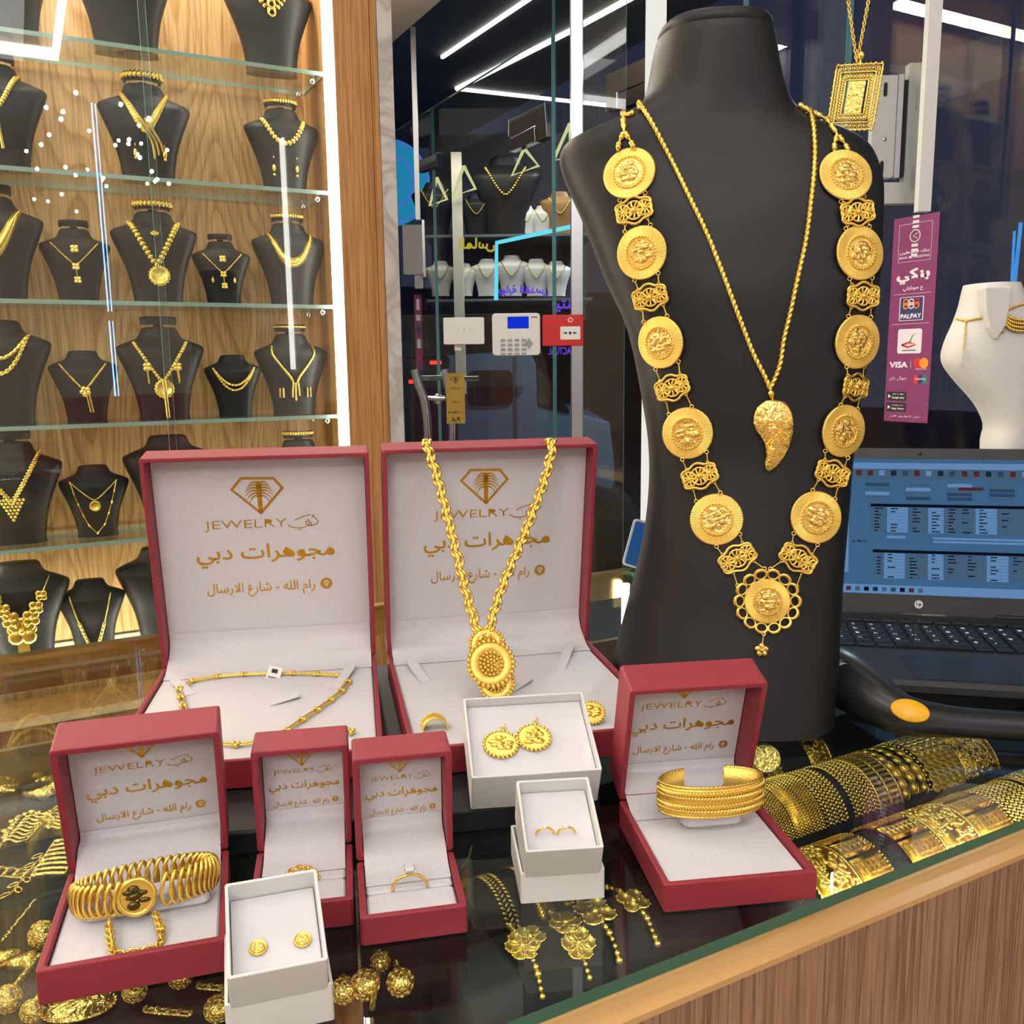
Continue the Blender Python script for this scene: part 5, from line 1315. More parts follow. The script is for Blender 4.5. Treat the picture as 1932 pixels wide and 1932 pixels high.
# ================================================================ UNDER THE GLASS: RIGHT, BRACELETS ON VELVET ROLLS
def roll(x0, x1, y, z, r, label):
    o = thing('velvet_roll', label, 'display roll', Matrix.Translation(((x0+x1)/2, y, .89)), 'velvet rolls under the glass')
    mb = MB(); K = Matrix.Translation((x0, y, z)) @ RY(pi/2); L = x1-x0
    mb.lathe([(r*.2, 0), (r*.9, 0), (r, .004), (r, L-.004), (r*.9, L), (r*.2, L)], 32, K); part('cushion_roll', mb, VELVET, o, world=True)
    mb = MB(); mb.box(x0+.01, x1-.01, y-r*.75, y+r*.75, .8905, z-r*.55); part('roll_base', mb, VELVET, o, world=True)
    return (y, z, r)
def roll_bracelet(R_, x0, wd, kind, label, a0=-75, a1=68, seed=1):
    """bracelet wrapped over a roll; angles from the top, minus to the front"""
    y, z, r = R_; o = thing('bracelet', label, 'bracelet', Matrix.Translation((x0, y, z+r)), None); rn = random.Random(seed)
    r2 = r+.0012; A0, A1 = R(a0), R(a1)
    def T(x, a, lift=.0): 
        n = Vector((0, sin(a), cos(a))); return frame(Vector((x, y, z))+n*(r2+lift), n, (1, 0, 0))
    def band(lo, hi, m, nm='band', th=.0012):
        mb = MB(); n = 40; rows = []
        for xx, rr in ((lo, r2), (lo, r2+th), (hi, r2+th), (hi, r2)): rows.append([(xx, y+rr*sin(A0+(A1-A0)*i/n), z+rr*cos(A0+(A1-A0)*i/n)) for i in range(n+1)])
        rows.append(rows[0]); mb.loft(rows, None, 0, True, False, False); part(nm, mb, m, o, world=True)
    L = r2*(A1-A0)
    mb = MB()
    if kind == 'mesh':
        band(x0-wd/2, x0+wd/2, GOLD_DARK)
        nu, nv = int(wd/.0022), int(L/.0024)
        for j in range(nv):
            for i in range(nu): 
                t = T(x0-wd/2+(i+.5)*wd/nu, A0+(A1-A0)*(j+.5*(i % 2)+.25)/nv, .0012) @ RZ(.7 if i % 2 else -.7); mb.add([(-.0011, -.0005, 0), (.0011, -.0005, 0), (.0011, .0005, 0), (-.0011, .0005, 0), (0, 0, .0006)], [(0, 1, 4), (1, 2, 4), (2, 3, 4), (3, 0, 4)], t)
        part('woven_links', mb, GOLD, o, world=True)
    elif kind == 'coins':
        nv = int(L/.0042); nu = max(1, int(wd/.0085))
        for j in range(nv):
            for i in range(nu):
                t = T(x0-wd/2+(i+.5)*wd/nu+(.2*wd/nu if j % 2 else 0), A0+(A1-A0)*(j+.5)/nv, .0008) @ RX(-.28); q = wd/nu*.52
                mb.lathe([(0, 0), (q, 0), (q, .0007), (q*.85, .001), (q*.8, .0006), (0, .0008)], 14, t, 0, False)
        part('coin_scales', mb, GOLD, o, world=True)
        e = MB(); 
        for s in (-1, 1):
            for j in range(nv): e.ball((0, 0, 0), .0014, T(x0+s*wd*.56, A0+(A1-A0)*(j+.5)/nv, .001), 0, 6, 4)
        part('edge_beads', e, GOLD, o, world=True)
    elif kind == 'ladder':
        nv = int(L/.0046)
        for j in range(nv): mb.box(-wd/2, wd/2, -.0011, .0011, 0, .002, T(x0, A0+(A1-A0)*(j+.5)/nv))
        part('bars', mb, GOLD, o, world=True)
        for s in (-1, 0, 1):
            e = MB(); e.rope([(x0+s*wd*.5, y+(r2+.0012)*sin(A0+(A1-A0)*i/30), z+(r2+.0012)*cos(A0+(A1-A0)*i/30)) for i in range(31)], .0012, .003, 6); part('side_chain', e, GOLD, o, world=True)
    elif kind == 'ovals':
        nv = int(L/.0085); nu = 3
        for j in range(nv):
            for i in range(nu):
                t = T(x0-wd/2+(i+.5)*wd/nu, A0+(A1-A0)*(j+.5+.3*(i % 2))/nv, .0008); mb.ball((0, 0, 0), .0038, t, 0, 8, 5, (.85, 1.05, .42)); mb.torus(.0042, .0005, t, 12, 4, 0, .9, 1.1)
        part('oval_links', mb, GOLD, o, world=True)
    elif kind == 'chain':
        nv = int(L/.0034); nu = int(wd/.0032)
        for j in range(nv):
            for i in range(nu): mb.ball((0, 0, 0), .0019, T(x0-wd/2+(i+.5)*wd/nu, A0+(A1-A0)*(j+.5*(i % 2)+.3)/nv, .0006) @ RZ(.6 if i % 2 else -.6), 0, 6, 4, (1.3, .6, .6))
        part('fine_links', mb, GOLD, o, world=True)
    elif kind == 'greek':
        nv = max(2, int(L/.0165)); g = .0006
        for j in range(nv):
            m2 = MB(); c = A0+(A1-A0)*(j+.5)/nv; hs = (A1-A0)/nv*.5-g/r2*2
            rows = []
            for xx, rr in ((x0-wd/2, r2), (x0-wd/2, r2+.0016), (x0+wd/2, r2+.0016), (x0+wd/2, r2)): rows.append([(xx, y+rr*sin(c-hs+2*hs*i/8), z+rr*cos(c-hs+2*hs*i/8)) for i in range(9)])
            rows.append(rows[0]); m2.loft(rows, None, 0, True, False, False)
            part('plate', m2, GOLD_DARK, o, world=True); m2 = MB()
            for k in range(int(wd/.0050)):
                xx = x0-wd/2+(k+.5)*.0050; 
                for da, w2_, h2_ in ((-.55, .0038, .0006), (.0, .0022, .0006), (.55, .0038, .0006)): m2.box(-w2_/2, w2_/2, -h2_*1.1, h2_*1.1, 0, .0011, T(xx, c+hs*da, .0014))
                m2.box(-.0021, -.0011, -.0036, .0036, 0, .0011, T(xx, c, .0014))
            for s in (-1, 1):
                for k in range(6): m2.ball((0, 0, 0), .0009, T(x0+s*wd*.46, c-hs+2*hs*(k+.5)/6, .0018), 0, 5, 3)
            part('key_pattern', m2, GOLD, o, world=True)
    elif kind == 'floral':
        band(x0-wd/2, x0+wd/2, GOLD_DARK)
        for k in range(int(L*wd/.000016)):
            t = T(x0+(rn.random()-.5)*wd*.9, A0+(A1-A0)*rn.random(), .0012) @ RZ(rn.random()*6); mb.ball((0, 0, 0), .0026, t, 0, 7, 5, (1.3, .55, .6))
        part('leaf_relief', mb, GOLD, o, world=True)
        for s in (-1, 1):
            e = MB(); e.rope([(x0+s*wd*.5, y+(r2+.0014)*sin(A0+(A1-A0)*i/30), z+(r2+.0014)*cos(A0+(A1-A0)*i/30)) for i in range(31)], .0014, .0035, 6); part('rope_edge', e, GOLD, o, world=True)
    return o
def xz(px, py, z): return PZ(px, py, z).x
R1 = roll(.430, 1.16, .434, .949, .036, 'front velvet roll of wide plate bracelets along the counter edge')
R2 = roll(.445, 1.16, .532, .950, .036, 'middle velvet roll of mesh and coin bracelets')
R3 = roll(.455, .80, .622, .944, .034, 'rear velvet roll under the big bust foot and scanner')
ROWS = [(R1, [(.475, .038, 'floral', 'wide leaf-relief gold bracelet at the left end of the front roll'), (.512, .031, 'greek', 'plate bracelet second from the left end of the front roll'), (.566, .036, 'greek', 'key-pattern plate bracelet after the black gap of the front roll'), (.605, .038, 'floral', 'leaf-relief bracelet right of the key-pattern one on the front roll'), (.646, .040, 'greek', 'key-pattern bracelet where the front roll nears the picture edge'), (.690, .044, 'chain', 'fine link bracelet far right on the front roll'), (.735, .036, 'floral', 'bracelet at the very right end of the front roll')]),
        (R2, [(.468, .032, 'coins', 'coin-scale gold bracelet at the left end of the middle roll'), (.503, .036, 'mesh', 'wide tight-mesh bracelet beside the coin-scale one'), (.539, .034, 'mesh', 'second tight-mesh bracelet, right of the wide one'), (.570, .026, 'chain', 'grainy chain bracelet before the black gap on the middle roll'), (.605, .030, 'chain', 'fine link bracelet after the black gap on the middle roll'), (.634, .027, 'ladder', 'ladder bracelet of narrow bars on the middle roll'), (.667, .037, 'ovals', 'oval-link bracelet below the yellow scanner button'), (.710, .044, 'coins', 'round-coin bracelet at the right of the middle roll'), (.758, .046, 'floral', 'leaf-relief bracelet under the scanner handle on the middle roll')]),
        (R3, [(.486, .012, 'chain', 'narrow bead bracelet left on the rear roll'), (.515, .010, 'chain', 'second narrow bead bracelet on the rear roll'), (.553, .020, 'ladder', 'fan-shaped bar bracelet by the bust foot on the rear roll'), (.590, .018, 'coins', 'overlapping coin bracelet between bust foot and scanner'), (.650, .026, 'floral', 'bracelet under the scanner head on the rear roll')])]
for R_, L in ROWS:
    for k, (x, wd, kind, lab) in enumerate(L): roll_bracelet(R_, x, wd, kind, lab, seed=k+3)
o = thing('signet_band', 'single wide gold band on the velvet beside the red cuff box lid', 'ring', Matrix.Translation((.452, .60, .9785)))
T = frame(PZ(1442, 1432, .978), UZ*.5-VH*.8, RH); mb = MB(); mb.lathe([(.0125, -.007), (.0135, -.007), (.0140, 0), (.0135, .007), (.0125, .007)], 30, T); part('band', mb, GOLD_HAMMER, o, world=True)
mb = MB(); mb.box(.43, .475, .585, .65, .8905, .962); single('velvet_block', mb, VELVET, 'black velvet block under the wide gold band', 'display pad')

# ---------------------------------------------------------------- middle: clover bracelets and flat bracelets
R4 = roll(.205, .420, .474, .938, .034, 'velvet roll of clover bracelets at the front of the counter')
R5 = roll(.150, .300, .546, .932, .036, 'velvet roll of flat bracelets behind the clover ones')
def roll_pt(R_, px, py, lift=.0):
    y, z, r = R_; d = ray(px, py); o = CAM-Vector((0, y, z)); a = d.y**2+d.z**2; b = 2*(o.y*d.y+o.z*d.z); c = o.y**2+o.z**2-(r+lift)**2; D = b*b-4*a*c
    if D < 0: t = -b/(2*a)
    else: t = (-b-sqrt(D))/(2*a)
    p = CAM+d*t; n = Vector((0, p.y-y, p.z-z)).normalized(); return p, n
def clover(mb, T, r, n):
    for k in range(n):
        a = 2*pi*k/n+pi/4; Q = T @ TR(r*.58*cos(a), r*.58*sin(a), 0)
        mb.lathe([(0, .0003), (r*.30, .0003), (r*.40, .0012), (r*.46, .0012), (r*.48, 0)], 14, Q, 0, True)
        for j in range(8): mb.ball((r*.47*cos(2*pi*j/8), r*.47*sin(2*pi*j/8), .0008), r*.07, Q, 0, 5, 3)
    mb.ball((0, 0, .001), r*.2, T, 0, 8, 5)
CL = [([(985, 1785, .0108, 6), (1000, 1768, .0098, 5)], [(963, 1748), (975, 1765), (1000, 1800), (1012, 1828), (1018, 1855), (1023, 1880)], 'clover bracelet with two flowers, leftmost on the clover roll'),
      ([(1066, 1741, .0105, 6), (1091, 1779, .0112, 6)], [(1040, 1722), (1056, 1732), (1080, 1762), (1100, 1806), (1106, 1826), (1112, 1845)], 'clover bracelet with a bright and a plain flower, second on the clover roll'),
      ([(1122, 1720, .0140, 4)], [(1070, 1705), (1095, 1702), (1125, 1725), (1148, 1758), (1160, 1785), (1168, 1812)], 'clover bracelet with one large four-leaf flower on the clover roll'),
      ([(1194, 1700, .0112, 4)], [(1145, 1675), (1165, 1680), (1190, 1698), (1218, 1728), (1230, 1755), (1240, 1780)], 'clover bracelet nearest the red cuff box')]
for fl, path, lab in CL:
    p0, _ = roll_pt(R4, fl[0][0], fl[0][1]); o = thing('clover_bracelet', lab, 'bracelet', p0)
    P = resample([roll_pt(R4, v.x, v.y, .002)[0] for v in smooth_path([(a, b, 0) for a, b in path], 4)], .0042); mb = MB()
    for i, p in enumerate(P): mb.ball(p, (.0027, .0018, .0018, .0022)[i % 4], None, 0, 8, 5)
    part('bead_chain', mb, GOLD, o, world=True)
    for x, y, r, n in fl:
        p, nn = roll_pt(R4, x, y, .0035); mb = MB(); clover(mb, frame(p, nn, (1, 0, 0)), r, n); part('clover_flower', mb, GOLD, o, world=True)
roll_bracelet(R5, xz(912, 1690, .95), .012, 'chain', 'flat bracelet under the glass beside the solitaire ring box', -60, 60)
roll_bracelet(R5, xz(962, 1660, .95), .014, 'mesh', 'flat mesh bracelet under the small white hoop box', -60, 60)
for px0, py0, px1, py1, lab in ((890, 1600, 872, 1640, 'fine gold chain behind the flat bracelets'), (1310, 1720, 1318, 1760, 'short fine chain under the red cuff box front'), (1170, 1570, 1215, 1640, 'fine gold chain in the shade beside the hoop box')):
    p, q = PZ(px0, py0, .8925), PZ(px1, py1, .8925); o = thing('fine_chain', lab, 'chain', p); mb = MB(); P = resample([p, p.lerp(q, .5)+RH*.002, q], .0032)
    for v in P: mb.ball(v+UZ*.0012, .0015, None, 0, 6, 4)
    part('links', mb, GOLD, o, world=True)

# ---------------------------------------------------------------- left: loose pieces on a velvet pad
ZL = .945
mb = MB(); mb.rbox(-.62, .135, EY+.012, .80, .8903, ZL, .004); single('velvet_pad', mb, VELVET, 'black velvet pad under the left of the counter glass', 'display pad')
def on_pad(px, py, lift=0.0): return PZ(px, py, ZL+lift)
def ms(px, py): return (on_pad(px, py)-CAM).dot(_f)/FPX
def loose(name, lab, cat, px, py, fn, m=None, group=None):
    p = on_pad(px, py); o = thing(name, lab, cat, p, group); s = ms(px, py)
    T = Matrix.Translation(p) @ RZ(YAW-pi/2)
    for nm, mb in fn(T, s): part(nm, mb, m or GOLD_HAMMER, o, world=True)
    return o
def crescent(rpx, ang):
    def f(T, s):
        mb = MB(); r = rpx*s; K = T @ TR(0, 0, r*.34) @ RZ(R(ang)); A = [(.35+4.9*i/22) for i in range(23)]
        mb.tube([(r*.72*cos(a), r*.72*sin(a), 0) for a in A], [r*(.08+.30*sin(pi*i/22)) for i in range(23)], 12, False, K); return [('hoop', mb)]
    return f
def ball_drop(rpx, L, ang, stem=True):
    def f(T, s):
        r = rpx*s; K = T @ RZ(R(ang)); mb = MB(); mb.ball((0, 0, r), r, K, 0, 16, 10)
        w_ = MB()
        for k in range(44):
            z = 1-2*(k+.5)/44; a = k*2.4; q = sqrt(1-z*z); w_.torus(r*.22, r*.05, K @ TR(0, 0, r) @ frame((q*cos(a)*r, q*sin(a)*r, z*r), (q*cos(a), q*sin(a), z), (1, 0, 0)), 8, 4)
        out = [('filigree_ball', mb), ('wire_rings', w_)]
        if stem:
            e = MB(); e.tube([(0, r*.9, r), (0, r*1.4, r*1.1), (0, r*1.4+L*s*1.7, r*.8)], [r*.34, r*.30, r*.22], 10, False, K); out.append(('stem', e))
        return out
    return f
def heart(rpx, ang):
    def f(T, s):
        r = rpx*s; K = T @ RZ(R(ang)); P = [(r*1.0*(sin(t)**3), r*.85*(cos(t)-.38*cos(2*t)-.12*cos(3*t)), 0) for t in [2*pi*i/28 for i in range(28)]]; mb = MB()
        mb.loft([[Vector((x*k, y*k, z)) for x, y, _ in P] for k, z in ((.8, 0), (1, r*.18), (.85, r*.45), (.5, r*.62), (.05, r*.66))], K); return [('heart', mb)]
    return f
def bars(wpx, hpx, n, ang, wavy=False):
    def f(T, s):
        K = T @ RZ(R(ang)); mb = MB(); W, H = wpx*s, hpx*s*1.5
        for i in range(n):
            y = H*(i/(n-1)-.5); mb.tube([(W*(j/8-.5), y+(H/n*.5*sin(j*.9) if wavy else 0), .0022+.0012*sin(j/8*pi)) for j in range(9)], H/n*.28, 6, False, K)
        e = MB(); 
        for sx_ in (-1, 1): e.rope([K @ Vector((sx_*W/2, H*(i/10-.5), .002)) for i in range(11)], .0013, .003, 6)
        return [('bars', mb), ('side_links', e)]
    return f
def blobs(wpx, hpx, n, ang, seed):
    def f(T, s):
        K = T @ RZ(R(ang)); rn = random.Random(seed); mb = MB(); W, H = wpx*s, hpx*s*1.5
        for i in range(n): t = i/(n-1); mb.ball((W*(rn.random()-.5), H*(t-.5), .003), (W*.28+.0006), K, 0, 8, 5, (1, .8, .6))
        return [('beads', mb)]
    return f
def leafy(wpx, hpx, n, ang):
    def f(T, s):
        K = T @ RZ(R(ang)); mb = MB(); W, H = wpx*s, hpx*s*1.5
        for i in range(n):
            t = i/(n-1); sx_ = 1 if i % 2 else -1; mb.torus(W*.26, .0008, K @ TR(sx_*W*.25, H*(t-.5), .002) @ RZ(sx_*.6), 12, 5, 0, .6, 1.2)
        mb.tube([(0, H*(i/8-.5), .002) for i in range(9)], .0009, 6, False, K); return [('leaves', mb)]
    return f
def ovalplate(rpx, k, ang):
    def f(T, s):
        r = rpx*s; K = T @ RZ(R(ang)); mb = MB(); mb.lathe([(0, .001), (r, .001), (r*.98, .0025), (r*.6, .005), (0, .0062)], 26, K, 0, True, 1, k)
        w_ = MB()
        for q in (.3, .55, .8, .98):
            for j in range(int(30*q)): a = 2*pi*j/int(30*q); w_.ball((r*q*cos(a), r*q*k*sin(a), .0062-.004*q), r*.05, K, 0, 5, 3)
        return [('filigree_plate', mb), ('granules', w_)]
    return f
LOOSE = [('hoop_earring', 'fat twisted hoop at the left picture edge under the glass', 'earring', 8, 1492, crescent(44, 60)), ('hoop_earring', 'fat crescent hoop beside the glass corner, left of the pair', 'earring', 42, 1492, crescent(46, -20)), ('hoop_earring', 'fat crescent hoop touching the coin-bracelet box lid', 'earring', 82, 1500, crescent(46, 200)),
 ('bracelet', 'column of paired gold beads at the left picture edge', 'bracelet', 16, 1572, blobs(26, 90, 16, 4, 2)), ('bracelet', 'wavy ladder bracelet under the crescent hoops', 'bracelet', 52, 1566, bars(42, 70, 9, 4, True)), ('brooch', 'bead cluster piece right of the wavy ladder', 'brooch', 86, 1552, blobs(26, 44, 12, 30, 5)), ('brooch', 'curled bar piece against the coin-bracelet box', 'brooch', 112, 1548, bars(30, 56, 7, 20, True)),
 ('bracelet', 'stacked bar bracelet against the coin-bracelet box', 'bracelet', 113, 1622, bars(58, 82, 8, 8)), ('bracelet', 'gold vine bracelet of open leaves', 'bracelet', 50, 1655, leafy(34, 90, 9, 4)), ('hoop_earring', 'plain thick tube hoop at the left picture edge', 'earring', 6, 1650, bars(26, 70, 6, 80)),
 ('fine_chain', 'thin upright chain below the vine bracelet', 'chain', 37, 1742, blobs(4, 86, 34, 3, 9)), ('heart_pendant', 'puffed heart drop at the left picture edge', 'pendant', 8, 1815, heart(30, 15)), ('heart_pendant', 'puffed heart drop beside the box corner', 'pendant', 50, 1822, heart(32, 170)), ('ball_earring', 'round filigree ball behind the box corner', 'earring', 82, 1785, ball_drop(24, 20, 0, False)),
 ('ball_earring', 'filigree ball with a stem, bottom left corner', 'earring', 17, 1908, ball_drop(25, 60, 4)), ('ball_earring', 'filigree ball right of the corner one', 'earring', 62, 1925, ball_drop(20, 30, 10)), ('filigree_brooch', 'large oval filigree piece under the front of the coin-bracelet box', 'brooch', 150, 1905, ovalplate(66, .62, 15)), ('ball_earring', 'pear-shaped filigree drop below the coin-bracelet box', 'earring', 256, 1888, ball_drop(22, 34, 6)), ('ball_earring', 'filigree ball at the lower right of the coin-bracelet box', 'earring', 342, 1862, ball_drop(22, 26, 0)), ('bar_earring', 'slim smooth gold stick standing before the coin-bracelet box', 'earring', 318, 1915, bars(10, 60, 5, 82)), ('bar_earring', 'slim gold stick left of the front white box', 'earring', 418, 1870, bars(10, 60, 5, 82)), ('ball_earring', 'filigree ball touching the front white box on its left', 'earring', 412, 1925, ball_drop(24, 20, 0))]
for nm, lab, cat, px, py, fn in LOOSE: loose(nm, lab, cat, px, py, fn)
for nm, lab, cat, px, py, fn in (('ball_earring', 'long tube earring with filigree ball right of the front white box', 'earring', 690, 1882, ball_drop(27, 66, 18)), ('ball_earring', 'filigree ball with a thick stick pointing down', 'earring', 716, 1838, ball_drop(23, 50, 182)), ('ball_earring', 'filigree ball with a curved loop, rightmost of the ball earrings', 'earring', 756, 1876, ball_drop(25, 34, 14)), ('ball_earring', 'filigree ball half behind the front white box', 'earring', 650, 1890, ball_drop(24, 50, 10))): loose(nm, lab, cat, px, py, fn)
for px, lab in ((1153, 'gold coin chain under the glass at the counter corner, left'), (1165, 'gold coin chain under the glass at the counter corner, right')):
    p = PZ(px, 1240, .8925); o = thing('coin_chain', lab, 'chain', p); mb = MB()
    for k in range(9): mb.ball(p+Vector((.012*sin(k*2.1), .012*cos(k*1.7), .004)), .006, None, 0, 8, 5, (1, 1, .5))
    part('coins', mb, GOLD_HAMMER, o, world=True)

# ================================================================ STOREFRONT FITTINGS
DP = (PD(900, 630, 2.06)-CAM).dot(VH)
def vplane(px, py, dist):
    """pixel -> point on the upright plane facing the shop's entrance axis, dist metres ahead"""
    d = ray(px, py); return CAM+d*(dist/d.dot(VH))
def vframe(px, py, dist): return frame(vplane(px, py, dist), -VH, RH)
def rect_px(x0, y0, x1, y1, dist):
    a, b = vplane(x0, (y0+y1)/2, dist), vplane(x1, (y0+y1)/2, dist); c, d = vplane((x0+x1)/2, y0, dist), vplane((x0+x1)/2, y1, dist)
    return frame((a+b+c+d)/4, -VH, RH), (b-a).length, (c-d).length
INK = mat('black_ink', (25, 25, 28), .6); GREYK = mat('grey_keys', (150, 152, 156), .5)
DS = DP-.0045
T, W, H = rect_px(838, 600, 914, 650, DS); o = thing('junction_box', 'plain white plastic box on the glass beside the alarm keypad', 'box', T)
mb = MB(); mb.prism(rrect(-W/2, W/2, -H/2, H/2, .003), 0, .024, T, 0, .0012); part('cover', mb, WHITEP, o, world=True)
mb = MB()
for k in range(4):
    x = -W*.2+k*W*.14; m = rrect(x-.0055, x+.0055, -.002, .007, .001, 1); mb.tube([(a, b, .0241) for a, b in m], .0004, 4, True, T)
part('embossed_marks', mb, WHITEP, o, world=True)
mb = MB(); mb.box(-W*.25, -W*.07, -H*.72, -H*.5, .002, .010, T); part('cable_clip', mb, WHITEP, o, world=True)
T, W, H = rect_px(929, 592, 1019, 671, DS); o = thing('alarm_keypad', 'white alarm keypad with a lit blue screen', 'alarm panel', T)
mb = MB(); mb.prism(rrect(-W/2, W/2, -H/2, H/2, .008), 0, .022, T, 0, .002); part('cover', mb, WHITEP, o, world=True)
mb = MB(); mb.prism(rrect(-W*.18, W*.26, H*.14, H*.42, .001), .022, .0226, T); part('screen', mb, emis('keypad_blue', (20, 60, 235), .85), o, world=True)
for r_ in range(4):
    for c in range(4):
        x, y = -W*.28+c*W*.145, -H*.14-r_*H*.108
        mb = MB(); mb.prism(rrect(x-W*.05, x+W*.05, y-H*.033, y+H*.033, .001, 1), .022, .0236, T); part('key', mb, GREYK, o, world=True)
mb = MB(); cx, cy = W*.26, -H*.22; mb.prism([(cx-W*.085, cy), (cx, cy-H*.13), (cx+W*.085, cy), (cx, cy+H*.13)], .022, .0236, T); part('arrow_pad', mb, GREYK, o, world=True)
mb = MB(); put_text(mb, 'PIMA', T @ TR(0, 0, .0223), W*.38, H*.40, W*.12, H*.045, bold=.02); part('lettering', mb, INK, o, world=True)
T, W, H = rect_px(1023, 595, 1099, 653, DS); o = thing('fire_call_point', 'red fire alarm call point with a white press panel', 'fire alarm', T)
REDP = mat('red_plastic', (196, 34, 34), .35, 0, .5)
mb = MB(); mb.prism(rrect(-W/2, W/2, -H/2, H/2, .004), 0, .030, T, 0, .002); part('cover', mb, REDP, o, world=True)
mb = MB(); mb.prism(rrect(-W*.07, W*.42, -H*.30, H*.12, .002), .030, .0312, T); part('press_panel', mb, WHITEP, o, world=True)
mb = MB(); z = .0315; c0 = W*.17; c1 = -H*.09
mb.add([(x, y, z) for x, y in circ(W*.035, 16, c0, c1)], [tuple(range(16))], T)
for s in (-1, 1): mb.add([(c0+s*W*.065, c1, z), (c0+s*W*.11, c1+H*.05, z), (c0+s*W*.11, c1+H*.02, z), (c0+s*W*.16, c1+H*.02, z), (c0+s*W*.16, c1-H*.02, z), (c0+s*W*.11, c1-H*.02, z), (c0+s*W*.11, c1-H*.05, z)], [tuple(range(7))], T)
part('arrows', mb, INK, o, world=True)
mb = MB(); hx, hy = W*.18, H*.32
stroke(mb, [(hx-W*.07, hy), (hx, hy+H*.09), (hx+W*.07, hy)], W*.02, T @ TR(0, 0, .0304)); stroke(mb, [(hx-W*.045, hy), (hx-W*.045, hy-H*.07), (hx-.001, hy-H*.02), (hx+W*.02, hy-H*.07), (hx+W*.045, hy-H*.02)], W*.02, T @ TR(0, 0, .0304))
part('house_mark', mb, WHITEP, o, world=True)
# hanging golden pull sign and the bowed handles of the door beyond
T, W, H = rect_px(842, 704, 877, 799, DP+.05); o = thing('pull_sign', 'small gold hanging sign with palm emblem and the word Pull, seen from behind', 'sign', T)
mb = MB(); mb.box(-W/2, W/2, -H/2, H/2, -.001, .001, T); part('plate', mb, mat('gold_card', (190, 146, 62), .4, .2), o, world=True)
mb = MB(); F2 = T @ TR(0, 0, .0013); emblem(mb, F2, 0, H*.36, W*.5); put_text(mb, 'JEWELRY', F2, 0, H*.19, W*.5, H*.05, mirror=True); put_text(mb, 'اسحب', F2, 0, -H*.06, W*.4, H*.10, mirror=True); put_text(mb, 'مجوهرات', F2, 0, -H*.27, W*.8, H*.09, mirror=True); put_text(mb, 'Pull', F2, 0, -H*.42, W*.4, H*.09, bold=.02, mirror=True)
part('lettering', mb, INK, o, world=True)
mb = MB(); mb.tube([(0, H/2, 0), (0, H/2+.05, 0)], .0006, 5, False, T); part('cord', mb, INK, o, world=True)
for pth, lab in (([(783, 697), (790, 725), (800, 752), (806, 790), (808, 830), (808, 900)], 'bowed chrome door pull handle, left'), ([(838, 697), (846, 728), (852, 760), (855, 800), (855, 840), (855, 900)], 'bowed chrome door pull handle behind the gold sign')):
    o = thing('pull_bar', lab, 'handle', vplane(*pth[2], DP+.30), 'door pull handles'); mb = MB(); pts = [vplane(v.x, v.y, DP+.30) for v in smooth_path([(a, b, 0) for a, b in pth], 5)]
    pts += [pts[-1]-UZ*.35, pts[-1]-UZ*.55]; mb.tube(pts, .0125, 10); part('bar', mb, CHROME, o, world=True)
    for p in (pts[3], pts[-1]+UZ*.1): part('fixing_post', MB().tube([p, p+Vector((.10, .02, 0))], .007, 8), CHROME, o, world=True)
o = thing('door_lock', 'small chrome lever lock between the two pull handles', 'lock', vplane(824, 751, DP+.32)); mb = MB(); mb.tube([vplane(808, 751, DP+.30), vplane(840, 751, DP+.30)], .006, 8); mb.lathe([(0, 0), (.014, 0), (.014, .012), (0, .014)], 16, vframe(826, 752, DP+.31)); part('lever', mb, CHROME, o, world=True)
def boxpx(name, lab, cat, x0, y0, x1, y1, dist, dep, m, group=None, rr=.003):
    T, W, H = rect_px(x0, y0, x1, y1, dist); o = thing(name, lab, cat, T, group); mb = MB(); mb.prism(rrect(-W/2, W/2, -H/2, H/2, min(rr, W*.3, H*.3)), -dep, 0, T, 0, .0012); part('body', mb, m, o, world=True); return o, T, W, H
# left conduit and magnet lock
def dX(px, py, off): return (PX(px, py, XS-off)-CAM).dot(VH)
T0, W0, H0 = rect_px(770, 55, 779, 412, 2.86)
mb = MB(); a, b = vplane(774, 52, 2.86), vplane(789, 415, 2.86); mb.box(-.007, .007, -.007, .007, 0, (a-b).length, Matrix.Translation(Vector((b.x, b.y, b.z))) @ RZ(YAW-pi/2)); single('cable_conduit', mb, GREYP, 'slim white cable conduit running down the far glass door', 'conduit')
o, T, W, H = boxpx('door_magnet', 'tall white door magnet lock on the far glass door', 'lock', 760, 424, 797, 518, dX(779, 470, .05), .03, GREYP)
mb = MB(); mb.box(W*.5, W*.62, -H*.55, H*.6, -.03, -.004, T); part('back_plate', mb, ALU, o, world=True)
mb = MB(); mb.box(W*.05, W*.45, -H*.78, -H*.5, -.026, -.006, T); part('bracket', mb, GREYP, o, world=True)
# chrome corner patches of the glass doors
def dX(px, py, off): return (PX(px, py, XS-off)-CAM).dot(VH)
def patch(pts, dist, lab):
    q = [PX(x, y, XS-.014) for (x, y, dz) in pts]; o = thing('patch_fitting', lab, 'fitting', q[0], 'chrome glass fittings'); n = Vector((.028, 0, 0))
    mb = MB(); k = len(q); mb.add(q+[p+n for p in q], [tuple(reversed(range(k))), tuple(range(k, 2*k))]+[(i, (i+1) % k, k+(i+1) % k, k+i) for i in range(k)]); part('plate', mb, CHROME, o, world=True, bevel=.002); return o
patch([(959, 225, 0), (1027, 192, -.1), (1031, 258, -.1), (1011, 268, -.07), (1009, 235, -.07), (959, 262, 0)], 2.75, 'square chrome patch fitting above the shop reflections'); patch([(959, 264, 0), (1007, 238, -.07), (1009, 266, -.07), (959, 287, 0)], 2.75, 'lower half of the square chrome patch fitting')
